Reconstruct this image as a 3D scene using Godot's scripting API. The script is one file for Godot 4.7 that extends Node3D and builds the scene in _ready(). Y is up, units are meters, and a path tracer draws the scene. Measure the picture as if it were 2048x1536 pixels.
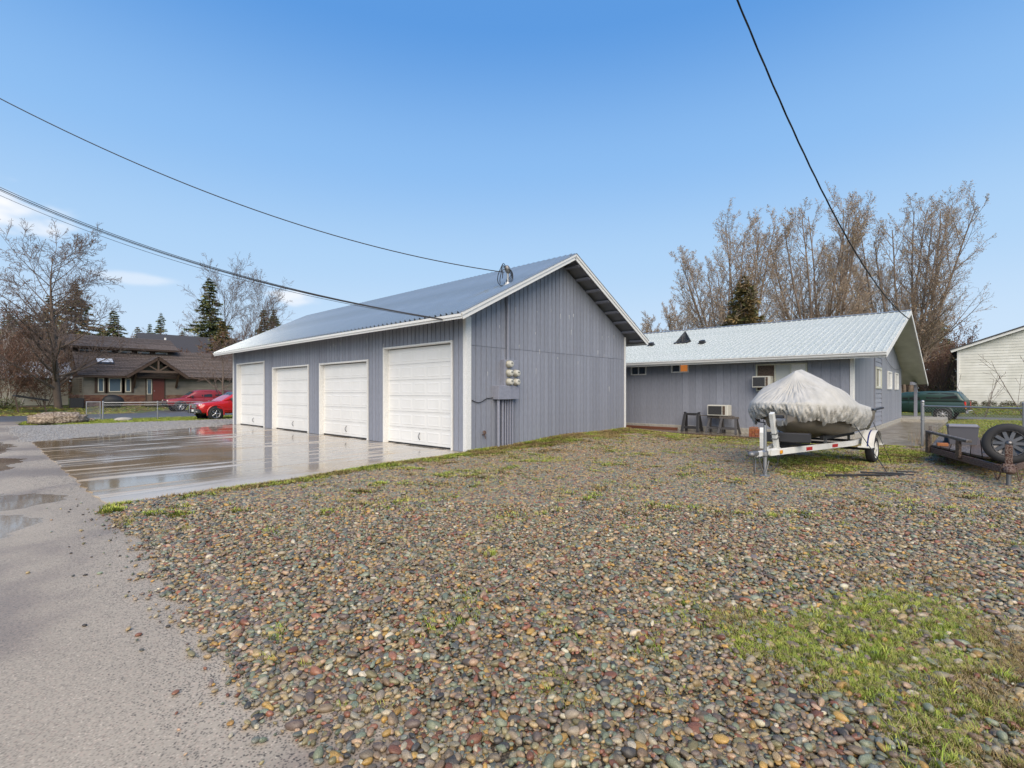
extends Node3D

const CAM := Vector3(-9.11, 1.65, 10.17)
const FWD := Vector3(0.7328, 0.0, -0.6804)
const RIGHT := Vector3(0.6804, 0.0, 0.7328)

var rng := RandomNumberGenerator.new()
var M := {}
var taken := {}


func _ready() -> void:
	rng.seed = 7
	set_camera()
	set_sky()
	make_materials()
	make_ground()
	make_garage()
	make_house()
	make_brown_house()
	make_far_buildings()
	make_gravel_and_grass()
	make_trees()
	make_vehicles()
	make_boat()
	make_utility_trailer()
	make_fences()
	make_patio_things()
	make_wall_fittings()
	make_wires()
	make_small_things()


func set_camera() -> void:
	var cam := Camera3D.new()
	cam.name = "camera"
	cam.projection = Camera3D.PROJECTION_FRUSTUM
	cam.near = 0.05
	cam.far = 2500.0
	cam.size = 2.0 * 0.05 * 768.0 / 997.0
	cam.frustum_offset = Vector2(0.0, 0.05 * 17.0 / 997.0)
	cam.position = CAM
	cam.rotation.y = -deg_to_rad(47.12)
	add_child(cam)


func set_sky() -> void:
	var e := Environment.new()
	e.background_mode = Environment.BG_SKY
	e.tonemap_mode = Environment.TONE_MAPPER_LINEAR
	e.tonemap_exposure = 3.1
	e.background_energy_multiplier = 0.37
	e.sdfgi_enabled = true
	e.ssao_enabled = true
	e.ssil_enabled = true
	var pano := PanoramaSkyMaterial.new()
	pano.panorama = ImageTexture.create_from_image(sky_image())
	var sky := Sky.new()
	sky.sky_material = pano
	e.sky = sky
	var w := WorldEnvironment.new()
	w.name = "environment"
	w.environment = e
	add_child(w)
	var sun := DirectionalLight3D.new()
	sun.name = "sun"
	sun.light_color = Color(1.0, 0.935, 0.84)
	sun.light_energy = 0.5
	sun.light_angular_distance = 62.0
	sun.shadow_enabled = true
	sun.look_at_from_position(Vector3(-8, 10.5, 8), Vector3.ZERO)
	add_child(sun)


func sky_image() -> Image:
	# clear blue air that pales towards the horizon, with banks of low cloud all the way round
	var w := 2048
	var h := 1024
	var im := Image.create(w, h, false, Image.FORMAT_RGBAF)
	var noise := FastNoiseLite.new()
	noise.seed = 21
	noise.frequency = 1.0
	noise.fractal_octaves = 5
	var steps := [[0.0, Color(0.60, 0.71, 0.83)], [6.0, Color(0.52, 0.67, 0.84)], [14.0, Color(0.385, 0.58, 0.82)], [24.0, Color(0.235, 0.45, 0.775)], [36.0, Color(0.10, 0.29, 0.66)], [55.0, Color(0.075, 0.24, 0.60)], [90.0, Color(0.07, 0.22, 0.56)]]
	# low cloud: azimuth, elevation, half width, half height in degrees
	var puffs := [[0.5, 15.0, 7.5, 1.9, 1.0], [-6.0, 9.6, 6.0, 1.0, 0.8], [9.5, 10.4, 3.5, 0.5, 0.4], [23.0, 9.9, 3.0, 0.9, 0.8], [33.0, 9.4, 4.0, 0.4, 0.3]]
	var pick := RandomNumberGenerator.new()
	pick.seed = 5
	for k in 22:
		puffs.append([pick.randf_range(100.0, 345.0), pick.randf_range(6.0, 15.0), pick.randf_range(2.5, 8.0), pick.randf_range(0.5, 1.6), pick.randf_range(0.4, 0.9)])
	for y in h:
		var el := 90.0 - (y + 0.5) * 180.0 / h
		var air: Color = steps[0][1]
		for k in steps.size() - 1:
			if el >= steps[k][0]:
				air = steps[k][1].lerp(steps[k + 1][1], smoothstep(0.0, 1.0, (el - steps[k][0]) / (steps[k + 1][0] - steps[k][0])) * 0.35 + 0.65 * clampf((el - steps[k][0]) / (steps[k + 1][0] - steps[k][0]), 0.0, 1.0))
		for x in w:
			var c := air
			if el > 0.5 and el < 24.0:
				var az := (x + 0.5) / w * TAU
				var q := noise.get_noise_3d(cos(az) * 3.1, el * 0.21, sin(az) * 3.1) * 0.75 + noise.get_noise_3d(cos(az) * 17.0, el * 0.9 + 9.0, sin(az) * 17.0) * 0.42
				var a := 0.0
				for p in puffs:
					if absf(el - p[1]) > p[3] * 2.2:
						continue
					var da = wrapf(rad_to_deg(az) - p[0], -180.0, 180.0) / p[2]
					var de: float = (el - p[1]) / p[3]
					var low := 1.0 if de > 0.0 else 0.7
					a = maxf(a, smoothstep(0.0, 0.7, 1.0 - sqrt(da * da + de * de * low) + q * 0.9) * p[4])
				c = air.lerp(Color(0.86, 0.87, 0.90), a)
			im.set_pixel(x, y, Color(c.r, c.g, c.b, 1.0))
	return im


# ---------------------------------------------------------------- shapes
class Sh:
	var v := PackedVector3Array()
	var n := PackedVector3Array()
	var c := PackedColorArray()
	var uv := PackedVector2Array()
	var tint := Color(1, 1, 1)
	var painted := false

	func t3(a: Vector3, b: Vector3, d: Vector3) -> void:
		var k := (b - a).cross(d - a).normalized()
		v.push_back(a)
		v.push_back(d)
		v.push_back(b)
		n.push_back(k)
		n.push_back(k)
		n.push_back(k)
		if painted:
			c.push_back(tint)
			c.push_back(tint)
			c.push_back(tint)

	func ts(a: Vector3, b: Vector3, d: Vector3, na: Vector3, nb: Vector3, nd: Vector3) -> void:
		v.push_back(a)
		v.push_back(d)
		v.push_back(b)
		n.push_back(na)
		n.push_back(nd)
		n.push_back(nb)
		if painted:
			c.push_back(tint)
			c.push_back(tint)
			c.push_back(tint)

	func q(a: Vector3, b: Vector3, d: Vector3, e: Vector3) -> void:
		t3(a, b, d)
		t3(a, d, e)

	func box(at: Vector3, s: Vector3, bs := Basis.IDENTITY) -> void:
		var h := s * 0.5
		var p := []
		for i in 8:
			p.append(at + bs * Vector3(h.x * (1 if i & 1 else -1), h.y * (1 if i & 2 else -1), h.z * (1 if i & 4 else -1)))
		q(p[0], p[2], p[3], p[1])
		q(p[4], p[5], p[7], p[6])
		q(p[0], p[4], p[6], p[2])
		q(p[1], p[3], p[7], p[5])
		q(p[2], p[6], p[7], p[3])
		q(p[0], p[1], p[5], p[4])

	func cbox(at: Vector3, s: Vector3, ch: float, bs := Basis.IDENTITY) -> void:
		# a box with chamfered edges
		var h := s * 0.5
		var i := h - Vector3(ch, ch, ch)
		for ax in 3:
			for sg: float in [-1.0, 1.0]:
				var u := (ax + 1) % 3
				var w := (ax + 2) % 3
				var pts := []
				for k in [[-1, -1], [1, -1], [1, 1], [-1, 1]]:
					var p := Vector3.ZERO
					p[ax] = h[ax] * sg
					p[u] = i[u] * k[0]
					p[w] = i[w] * k[1]
					pts.append(at + bs * p)
				if sg > 0:
					q(pts[0], pts[1], pts[2], pts[3])
				else:
					q(pts[3], pts[2], pts[1], pts[0])
		for ax in 3:
			var u := (ax + 1) % 3
			var w := (ax + 2) % 3
			for su: float in [-1.0, 1.0]:
				for sw: float in [-1.0, 1.0]:
					var a := Vector3.ZERO
					a[u] = h[u] * su
					a[w] = i[w] * sw
					var b := Vector3.ZERO
					b[u] = i[u] * su
					b[w] = h[w] * sw
					var a0 := a
					a0[ax] = -i[ax]
					var a1 := a
					a1[ax] = i[ax]
					var b0 := b
					b0[ax] = -i[ax]
					var b1 := b
					b1[ax] = i[ax]
					if su * sw > 0:
						q(at + bs * a0, at + bs * b0, at + bs * b1, at + bs * a1)
					else:
						q(at + bs * a0, at + bs * a1, at + bs * b1, at + bs * b0)

	func tube(p: PackedVector3Array, r: PackedFloat32Array, k := 6, caps := true) -> void:
		var rings: Array[PackedVector3Array] = []
		var norms: Array[PackedVector3Array] = []
		var side := Vector3.ZERO
		for i in p.size():
			var d := (p[mini(i + 1, p.size() - 1)] - p[maxi(i - 1, 0)]).normalized()
			if side == Vector3.ZERO:
				side = d.cross(Vector3.UP if absf(d.y) < 0.9 else Vector3.RIGHT).normalized()
			side = (side - d * side.dot(d)).normalized()
			var up := d.cross(side)
			var ring := PackedVector3Array()
			var nr := PackedVector3Array()
			for j in k:
				var a := TAU * j / k
				var o := side * cos(a) + up * sin(a)
				nr.push_back(o)
				ring.push_back(p[i] + o * r[mini(i, r.size() - 1)])
			rings.append(ring)
			norms.append(nr)
		for i in p.size() - 1:
			for j in k:
				var j2 := (j + 1) % k
				ts(rings[i][j], rings[i][j2], rings[i + 1][j2], norms[i][j], norms[i][j2], norms[i + 1][j2])
				ts(rings[i][j], rings[i + 1][j2], rings[i + 1][j], norms[i][j], norms[i + 1][j2], norms[i + 1][j])
		if caps:
			var last := p.size() - 1
			for j in range(1, k - 1):
				t3(rings[0][0], rings[0][j + 1], rings[0][j])
				t3(rings[last][0], rings[last][j], rings[last][j + 1])

	func rod(a: Vector3, b: Vector3, r: float, k := 8) -> void:
		tube(PackedVector3Array([a, b]), PackedFloat32Array([r]), k)

	func bar(a: Vector3, b: Vector3, w: float, t: float, up := Vector3.UP, ch := 0.0) -> void:
		# a rectangular bar from a to b; w across, t along the up direction
		var d := b - a
		var x := d.normalized()
		var z := x.cross(up).normalized()
		var y := z.cross(x)
		if ch > 0.0:
			cbox((a + b) * 0.5, Vector3(d.length(), t, w), ch, Basis(x, y, z))
		else:
			box((a + b) * 0.5, Vector3(d.length(), t, w), Basis(x, y, z))

	func grid(rows: Array, wrap := false, flip := false) -> void:
		var nr := rows.size()
		var nc: int = rows[0].size()
		var nn := []
		for i in nr:
			var line := PackedVector3Array()
			for j in nc:
				var du: Vector3 = rows[mini(i + 1, nr - 1)][j] - rows[maxi(i - 1, 0)][j]
				var ja := (j + 1) % nc if wrap else mini(j + 1, nc - 1)
				var jb := (j - 1 + nc) % nc if wrap else maxi(j - 1, 0)
				var dv: Vector3 = rows[i][ja] - rows[i][jb]
				var k := du.cross(dv).normalized()
				line.push_back(-k if flip else k)
			nn.append(line)
		# where a row closes to a point, borrow the next row's normals
		for i in nr:
			for j in nc:
				if nn[i][j].length_squared() < 0.5:
					nn[i][j] = nn[mini(i + 1, nr - 1)][j] if nn[mini(i + 1, nr - 1)][j].length_squared() > 0.5 else nn[maxi(i - 1, 0)][j]
		for i in nr - 1:
			for j in (nc if wrap else nc - 1):
				var j2 := (j + 1) % nc
				var a: Vector3 = rows[i][j]
				var b: Vector3 = rows[i + 1][j]
				var d: Vector3 = rows[i + 1][j2]
				var e: Vector3 = rows[i][j2]
				if flip:
					ts(a, e, d, nn[i][j], nn[i][j2], nn[i + 1][j2])
					ts(a, d, b, nn[i][j], nn[i + 1][j2], nn[i + 1][j])
				else:
					ts(a, b, d, nn[i][j], nn[i + 1][j], nn[i + 1][j2])
					ts(a, d, e, nn[i][j], nn[i + 1][j2], nn[i][j2])

	func prism(poly: PackedVector2Array, depth: float, xf := Transform3D.IDENTITY) -> void:
		# a polygon in local x, y pushed along local z by depth, half to each side
		var pp := poly
		if Geometry2D.is_polygon_clockwise(pp):
			pp.reverse()
		var tri := Geometry2D.triangulate_polygon(pp)
		var z := depth * 0.5
		for i in range(0, tri.size(), 3):
			var a := pp[tri[i]]
			var b := pp[tri[i + 1]]
			var d := pp[tri[i + 2]]
			if (b - a).cross(d - a) < 0:
				var sw := b
				b = d
				d = sw
			t3(xf * Vector3(a.x, a.y, z), xf * Vector3(b.x, b.y, z), xf * Vector3(d.x, d.y, z))
			t3(xf * Vector3(a.x, a.y, -z), xf * Vector3(d.x, d.y, -z), xf * Vector3(b.x, b.y, -z))
		for i in pp.size():
			var a := pp[i]
			var b := pp[(i + 1) % pp.size()]
			q(xf * Vector3(a.x, a.y, -z), xf * Vector3(b.x, b.y, -z), xf * Vector3(b.x, b.y, z), xf * Vector3(a.x, a.y, z))

	func lathe(prof: PackedVector2Array, k: int, xf := Transform3D.IDENTITY) -> void:
		# profile of (radius, height) turned round local y
		var rows := []
		for i in prof.size():
			var line := PackedVector3Array()
			for j in k:
				var a := TAU * j / k
				line.push_back(xf * Vector3(prof[i].x * cos(a), prof[i].y, prof[i].x * sin(a)))
			rows.append(line)
		grid(rows, true)

	func lump(at: Vector3, rad: Vector3, stacks: int, slices: int, rough: float, r: RandomNumberGenerator, bs := Basis.IDENTITY) -> void:
		# an uneven rounded stone
		var rows := []
		var ph := r.randf() * 9.0
		for i in stacks + 1:
			var th := PI * i / stacks
			var line := PackedVector3Array()
			for j in slices:
				var a := TAU * j / slices
				var d := Vector3(sin(th) * cos(a), cos(th), sin(th) * sin(a))
				var k := 1.0 + rough * (sin(d.x * 3.1 + ph) * cos(d.z * 2.7 + ph * 1.7) + 0.6 * sin(d.y * 4.0 + d.x * 2.0 + ph * 2.3) + 0.35 * sin(d.z * 7.0 - d.x * 5.0 + ph))
				line.push_back(at + bs * (d * rad * k))
			rows.append(line)
		grid(rows, true, true)

	func mesh(m: Material) -> ArrayMesh:
		var a := []
		a.resize(Mesh.ARRAY_MAX)
		a[Mesh.ARRAY_VERTEX] = v
		a[Mesh.ARRAY_NORMAL] = n
		if painted:
			a[Mesh.ARRAY_COLOR] = c
		if uv.size() == v.size():
			a[Mesh.ARRAY_TEX_UV] = uv
		var am := ArrayMesh.new()
		am.add_surface_from_arrays(Mesh.PRIMITIVE_TRIANGLES, a)
		if m:
			am.surface_set_material(0, m)
		return am


# ---------------------------------------------------------------- objects
func numbered(s: String) -> String:
	var k: int = taken.get(s, 0)
	taken[s] = k + 1
	return s if k == 0 else "%s_%03d" % [s, k]


func thing(called: String, label: String, category: String, at := Vector3.ZERO, turn := 0.0, group := "") -> Node3D:
	var o := Node3D.new()
	o.name = numbered(called)
	add_child(o)
	o.position = at
	o.rotation.y = turn
	tag(o, label, category, group)
	return o


func tag(o: Node, label: String, category: String, group := "") -> void:
	o.set_meta("label", label)
	o.set_meta("category", category)
	if group:
		o.set_meta("group", group)


func part(parent: Node, called: String, sh: Sh, m: Material) -> MeshInstance3D:
	return put(parent, called, sh.mesh(m), Transform3D.IDENTITY)


func put(parent: Node, called: String, me: Mesh, xf: Transform3D) -> MeshInstance3D:
	var o := MeshInstance3D.new()
	var key := str(parent.get_instance_id()) + called
	var k: int = taken.get(key, 0)
	taken[key] = k + 1
	o.name = called if k == 0 else "%s_%03d" % [called, k]
	o.mesh = me
	o.transform = xf
	parent.add_child(o)
	return o


func solo(called: String, sh: Sh, m: Material, label: String, category: String, group := "") -> MeshInstance3D:
	# a thing that is one mesh
	var o := MeshInstance3D.new()
	o.name = numbered(called)
	o.mesh = sh.mesh(m)
	add_child(o)
	tag(o, label, category, group)
	return o


func struct(called: String, sh: Sh, m: Material) -> MeshInstance3D:
	var o := MeshInstance3D.new()
	o.name = numbered(called)
	o.mesh = sh.mesh(m)
	add_child(o)
	o.set_meta("kind", "structure")
	return o


func copy_of(src: Node3D, at: Vector3, turn: float, label: String, group := "") -> Node3D:
	var o: Node3D = src.duplicate()
	var base := String(src.name)
	var cut := base.rfind("_")
	if cut > 0 and base.substr(cut + 1).is_valid_int():
		base = base.substr(0, cut)
	o.name = numbered(base)
	add_child(o)
	o.position = at
	o.rotation.y = turn
	o.set_meta("label", label)
	if group:
		o.set_meta("group", group)
	return o


# ---------------------------------------------------------------- materials
func noise_tex(sd: int, freq: float, oct: int, lo: Color, hi: Color, size := 512, from := 0.25, to := 0.75, kind := FastNoiseLite.TYPE_SIMPLEX_SMOOTH) -> NoiseTexture2D:
	var f := FastNoiseLite.new()
	f.seed = sd
	f.noise_type = kind
	f.frequency = freq
	f.fractal_octaves = oct
	var t := NoiseTexture2D.new()
	t.width = size
	t.height = size
	t.seamless = true
	t.noise = f
	var g := Gradient.new()
	g.offsets = PackedFloat32Array([from, to])
	g.colors = PackedColorArray([lo, hi])
	t.color_ramp = g
	return t


func bump_tex(sd: int, freq: float, oct: int, strength: float, size := 512, kind := FastNoiseLite.TYPE_SIMPLEX_SMOOTH) -> NoiseTexture2D:
	var f := FastNoiseLite.new()
	f.seed = sd
	f.noise_type = kind
	f.frequency = freq
	f.fractal_octaves = oct
	var t := NoiseTexture2D.new()
	t.width = size
	t.height = size
	t.seamless = true
	t.as_normal_map = true
	t.bump_strength = strength
	t.noise = f
	return t


func mat(lin: Color, rough: float, metal := 0.0) -> StandardMaterial3D:
	# base colour given as linear reflectance
	var m := StandardMaterial3D.new()
	m.albedo_color = lin.linear_to_srgb()
	m.roughness = rough
	m.metallic = metal
	return m


func worn(lin: Color, rough: float, tex: Texture2D, scale: Vector3, bump: Texture2D = null, depth := 0.3, metal := 0.0) -> StandardMaterial3D:
	var m := mat(lin, rough, metal)
	m.albedo_texture = tex
	m.uv1_triplanar = true
	m.uv1_world_triplanar = true
	m.uv1_scale = scale
	if bump:
		m.normal_enabled = true
		m.normal_texture = bump
		m.normal_scale = depth
	return m


func make_materials() -> void:
	var grain := noise_tex(3, 0.02, 5, Color(0.93, 0.93, 0.925), Color(1, 1, 1), 512, 0.1, 0.9)
	var blotch := noise_tex(4, 0.006, 6, Color(0.90, 0.90, 0.885), Color(1, 1, 1), 512, 0.1, 0.9)
	var speck := noise_tex(5, 0.12, 3, Color(0.66, 0.64, 0.62), Color(1, 1, 1), 512, 0.2, 0.8)
	var rust := noise_tex(6, 0.03, 5, Color(0.55, 0.30, 0.16), Color(1, 1, 1), 512, 0.38, 0.55)
	var fine := bump_tex(8, 0.08, 4, 6.0)
	var coarse := bump_tex(9, 0.02, 5, 10.0)
	M.grain = grain
	M.blotch = blotch
	M.speck = speck
	M.fine = fine
	M.coarse = coarse
	# wall paints
	M.siding = []
	for k in 4:
		M.siding.append(worn(Color(0.268, 0.284, 0.338) * (0.93 + 0.045 * k), 0.6, grain, Vector3(1.7, 0.35, 1.7), fine, 0.25))
	M.sheathing = mat(Color(0.262, 0.278, 0.330), 0.7)
	M.grey_paint = worn(Color(0.262, 0.274, 0.335), 0.5, grain, Vector3(0.8, 0.8, 0.8))
	M.soffit = worn(Color(0.25, 0.257, 0.29), 0.75, blotch, Vector3(0.6, 0.6, 0.6))
	M.white = worn(Color(0.78, 0.78, 0.765), 0.5, grain, Vector3(1.5, 1.5, 1.5))
	M.door_white = worn(Color(0.81, 0.806, 0.79), 0.4, noise_tex(46, 0.01, 4, Color(0.975, 0.975, 0.97), Color(1, 1, 1), 256, 0.1, 0.9), Vector3(0.35, 0.25, 0.35))
	M.cream = worn(Color(0.58, 0.585, 0.50), 0.7, blotch, Vector3(0.4, 0.4, 0.4))
	M.foundation = worn(Color(0.40, 0.38, 0.34), 0.85, blotch, Vector3(1.2, 1.2, 1.2), coarse, 0.6)
	M.black = mat(Color(0.016, 0.016, 0.018), 0.6)
	M.rubber = worn(Color(0.022, 0.022, 0.024), 0.72, grain, Vector3(3, 3, 3), fine, 0.4)
	M.dark_plastic = mat(Color(0.03, 0.03, 0.033), 0.45)
	M.glass = mat(Color(0.03, 0.035, 0.04), 0.06)
	M.glass.metallic_specular = 0.8
	M.glass_blue = mat(Color(0.10, 0.14, 0.17), 0.06)
	M.glass_blue.metallic_specular = 0.9
	M.chrome = mat(Color(0.75, 0.76, 0.78), 0.18, 1.0)
	M.galv = worn(Color(0.55, 0.57, 0.60), 0.42, speck, Vector3(3, 3, 3), null, 0.0, 0.75)
	M.steel = worn(Color(0.30, 0.31, 0.32), 0.5, speck, Vector3(4, 4, 4), null, 0.0, 0.6)
	M.rusty = worn(Color(0.16, 0.12, 0.10), 0.75, rust, Vector3(2, 2, 2), coarse, 0.5)
	M.drip = mat(Color(0.52, 0.52, 0.53), 0.8)
	# metal roofs
	M.roof_garage = worn(Color(0.40, 0.455, 0.49), 0.18, blotch, Vector3(0.25, 0.25, 0.9), fine, 0.03, 0.6)
	var stain := noise_tex(12, 0.05, 5, Color(0.60, 0.65, 0.61), Color(1, 1, 1), 512, 0.25, 0.6)
	M.roof_house = worn(Color(0.71, 0.715, 0.665), 0.45, stain, Vector3(0.22, 0.22, 1.3), fine, 0.12, 0.1)
	M.flashing = worn(Color(0.42, 0.44, 0.46), 0.45, grain, Vector3(2, 2, 2), null, 0.0, 0.7)
	# ground
	M.soil = worn(Color(0.13, 0.105, 0.075), 0.9, noise_tex(31, 0.09, 5, Color(0.5, 0.5, 0.5), Color(1, 1, 1)), Vector3(1.3, 1.3, 1.3), coarse, 1.0)
	M.turf = worn(Color(0.135, 0.17, 0.045), 0.9, noise_tex(32, 0.05, 6, Color(0.62, 0.60, 0.55), Color(1, 1, 0.95)), Vector3(0.25, 0.25, 0.25), coarse, 1.0)
	M.pad = worn(Color(0.34, 0.32, 0.285), 0.85, noise_tex(33, 0.13, 4, Color(0.45, 0.45, 0.45), Color(1, 1, 1), 512, 0.28, 0.62), Vector3(0.9, 0.9, 0.9), coarse, 1.2)
	M.street = worn(Color(0.10, 0.10, 0.105), 0.45, blotch, Vector3(0.2, 0.2, 0.2), fine, 0.3)
	M.walk = worn(Color(0.29, 0.265, 0.225), 0.30, noise_tex(45, 0.008, 5, Color(0.78, 0.74, 0.68), Color(1, 1, 1)), Vector3(0.35, 0.35, 0.35), fine, 0.15)
	M.patio = worn(Color(0.20, 0.17, 0.14), 0.14, blotch, Vector3(0.6, 0.6, 0.6), fine, 0.08)
	# leaves, bark, stone: colours come with the vertices
	M.leaf = mat(Color(1, 1, 1), 0.75)
	M.leaf.vertex_color_use_as_albedo = true
	M.leaf.backlight_enabled = true
	M.leaf.backlight = Color(0.25, 0.25, 0.2)
	M.stone = mat(Color(1, 1, 1), 0.36)
	M.stone.vertex_color_use_as_albedo = true
	M.stone.albedo_texture = noise_tex(44, 0.035, 5, Color(0.74, 0.72, 0.70), Color(1, 1, 1), 512, 0.2, 0.75)
	M.stone.uv1_triplanar = true
	M.stone.uv1_world_triplanar = true
	M.stone.uv1_scale = Vector3(7, 11, 9)
	M.stone.normal_enabled = true
	M.stone.normal_texture = fine
	M.stone.normal_scale = 0.25
	M.bark = worn(Color(0.20, 0.155, 0.125), 0.9, speck, Vector3(0.6, 0.15, 0.6), coarse, 0.8)
	M.bark_pale = worn(Color(0.30, 0.235, 0.19), 0.9, speck, Vector3(0.6, 0.15, 0.6), coarse, 0.8)
	M.birch = worn(Color(0.60, 0.57, 0.52), 0.8, speck, Vector3(0.5, 1.5, 0.5))
	M.boulder = worn(Color(0.50, 0.42, 0.33), 0.85, noise_tex(41, 0.02, 6, Color(0.45, 0.40, 0.36), Color(1, 1, 1)), Vector3(0.7, 1.4, 0.7), coarse, 1.5)
	M.wood = worn(Color(0.19, 0.165, 0.145), 0.6, noise_tex(42, 0.02, 5, Color(0.55, 0.53, 0.52), Color(1, 1, 1)), Vector3(0.4, 2.5, 2.5), fine, 0.4)
	M.wood_brown = worn(Color(0.17, 0.115, 0.08), 0.6, noise_tex(43, 0.02, 5, Color(0.5, 0.48, 0.46), Color(1, 1, 1)), Vector3(2.0, 2.0, 2.0), fine, 0.4)
	M.brick = []
	for k in 4:
		M.brick.append(worn([Color(0.45, 0.15, 0.06), Color(0.38, 0.12, 0.06), Color(0.50, 0.20, 0.08), Color(0.42, 0.20, 0.12)][k], 0.8, speck, Vector3(2, 2, 2), coarse, 0.5))


# ---------------------------------------------------------------- ground
func yard_height(x: float, z: float) -> float:
	var bank := smoothstep(0.3, 4.5, x) * (1.0 - smoothstep(8.3, 9.6, x)) * (1.0 - smoothstep(0.6, 4.0, z))
	return 0.17 * bank + 0.012 * sin(x * 1.7 + z * 0.9) + 0.010 * sin(z * 2.3 - x * 0.6) + 0.015


func land_height(x: float, z: float) -> float:
	return -0.09 + 0.46 * smoothstep(-45.0, -50.5, z) + 0.5 * smoothstep(37.0, 45.0, x)


func sheet(x0: float, x1: float, z0: float, z1: float, nx: int, nz: int, hgt: Callable) -> Sh:
	var s := Sh.new()
	var rows := []
	for i in nz + 1:
		var line := PackedVector3Array()
		for j in nx + 1:
			var x := lerpf(x0, x1, float(j) / nx)
			var z := lerpf(z0, z1, float(i) / nz)
			line.push_back(Vector3(x, hgt.call(x, z), z))
		rows.append(line)
	s.grid(rows)
	return s


func slab(poly: PackedVector2Array, top: float, thick: float) -> Sh:
	# poly in world x, z
	var s := Sh.new()
	var flat := PackedVector2Array()
	for p in poly:
		flat.push_back(Vector2(p.x, -p.y))
	s.prism(flat, thick, Transform3D(Basis(Vector3.RIGHT, -PI / 2), Vector3(0, top - thick * 0.5, 0)))
	return s


func planar_uv(s: Sh, x0: float, z0: float, w: float, d: float) -> void:
	s.uv.resize(s.v.size())
	for i in s.v.size():
		s.uv[i] = Vector2((s.v[i].x - x0) / w, (s.v[i].z - z0) / d)


func blob(x: float, z: float, cx: float, cz: float, rx: float, rz: float) -> float:
	var a := (x - cx) / rx
	var b := (z - cz) / rz
	return 1.0 - sqrt(a * a + b * b)


func make_road() -> void:
	# worn asphalt lane with sand-coloured aggregate; rain stands in its hollows
	var lane := road_piece(-1.0, 13.0, 2048, null)
	road_piece(-30.0, 29.0, 1024, lane)


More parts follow.
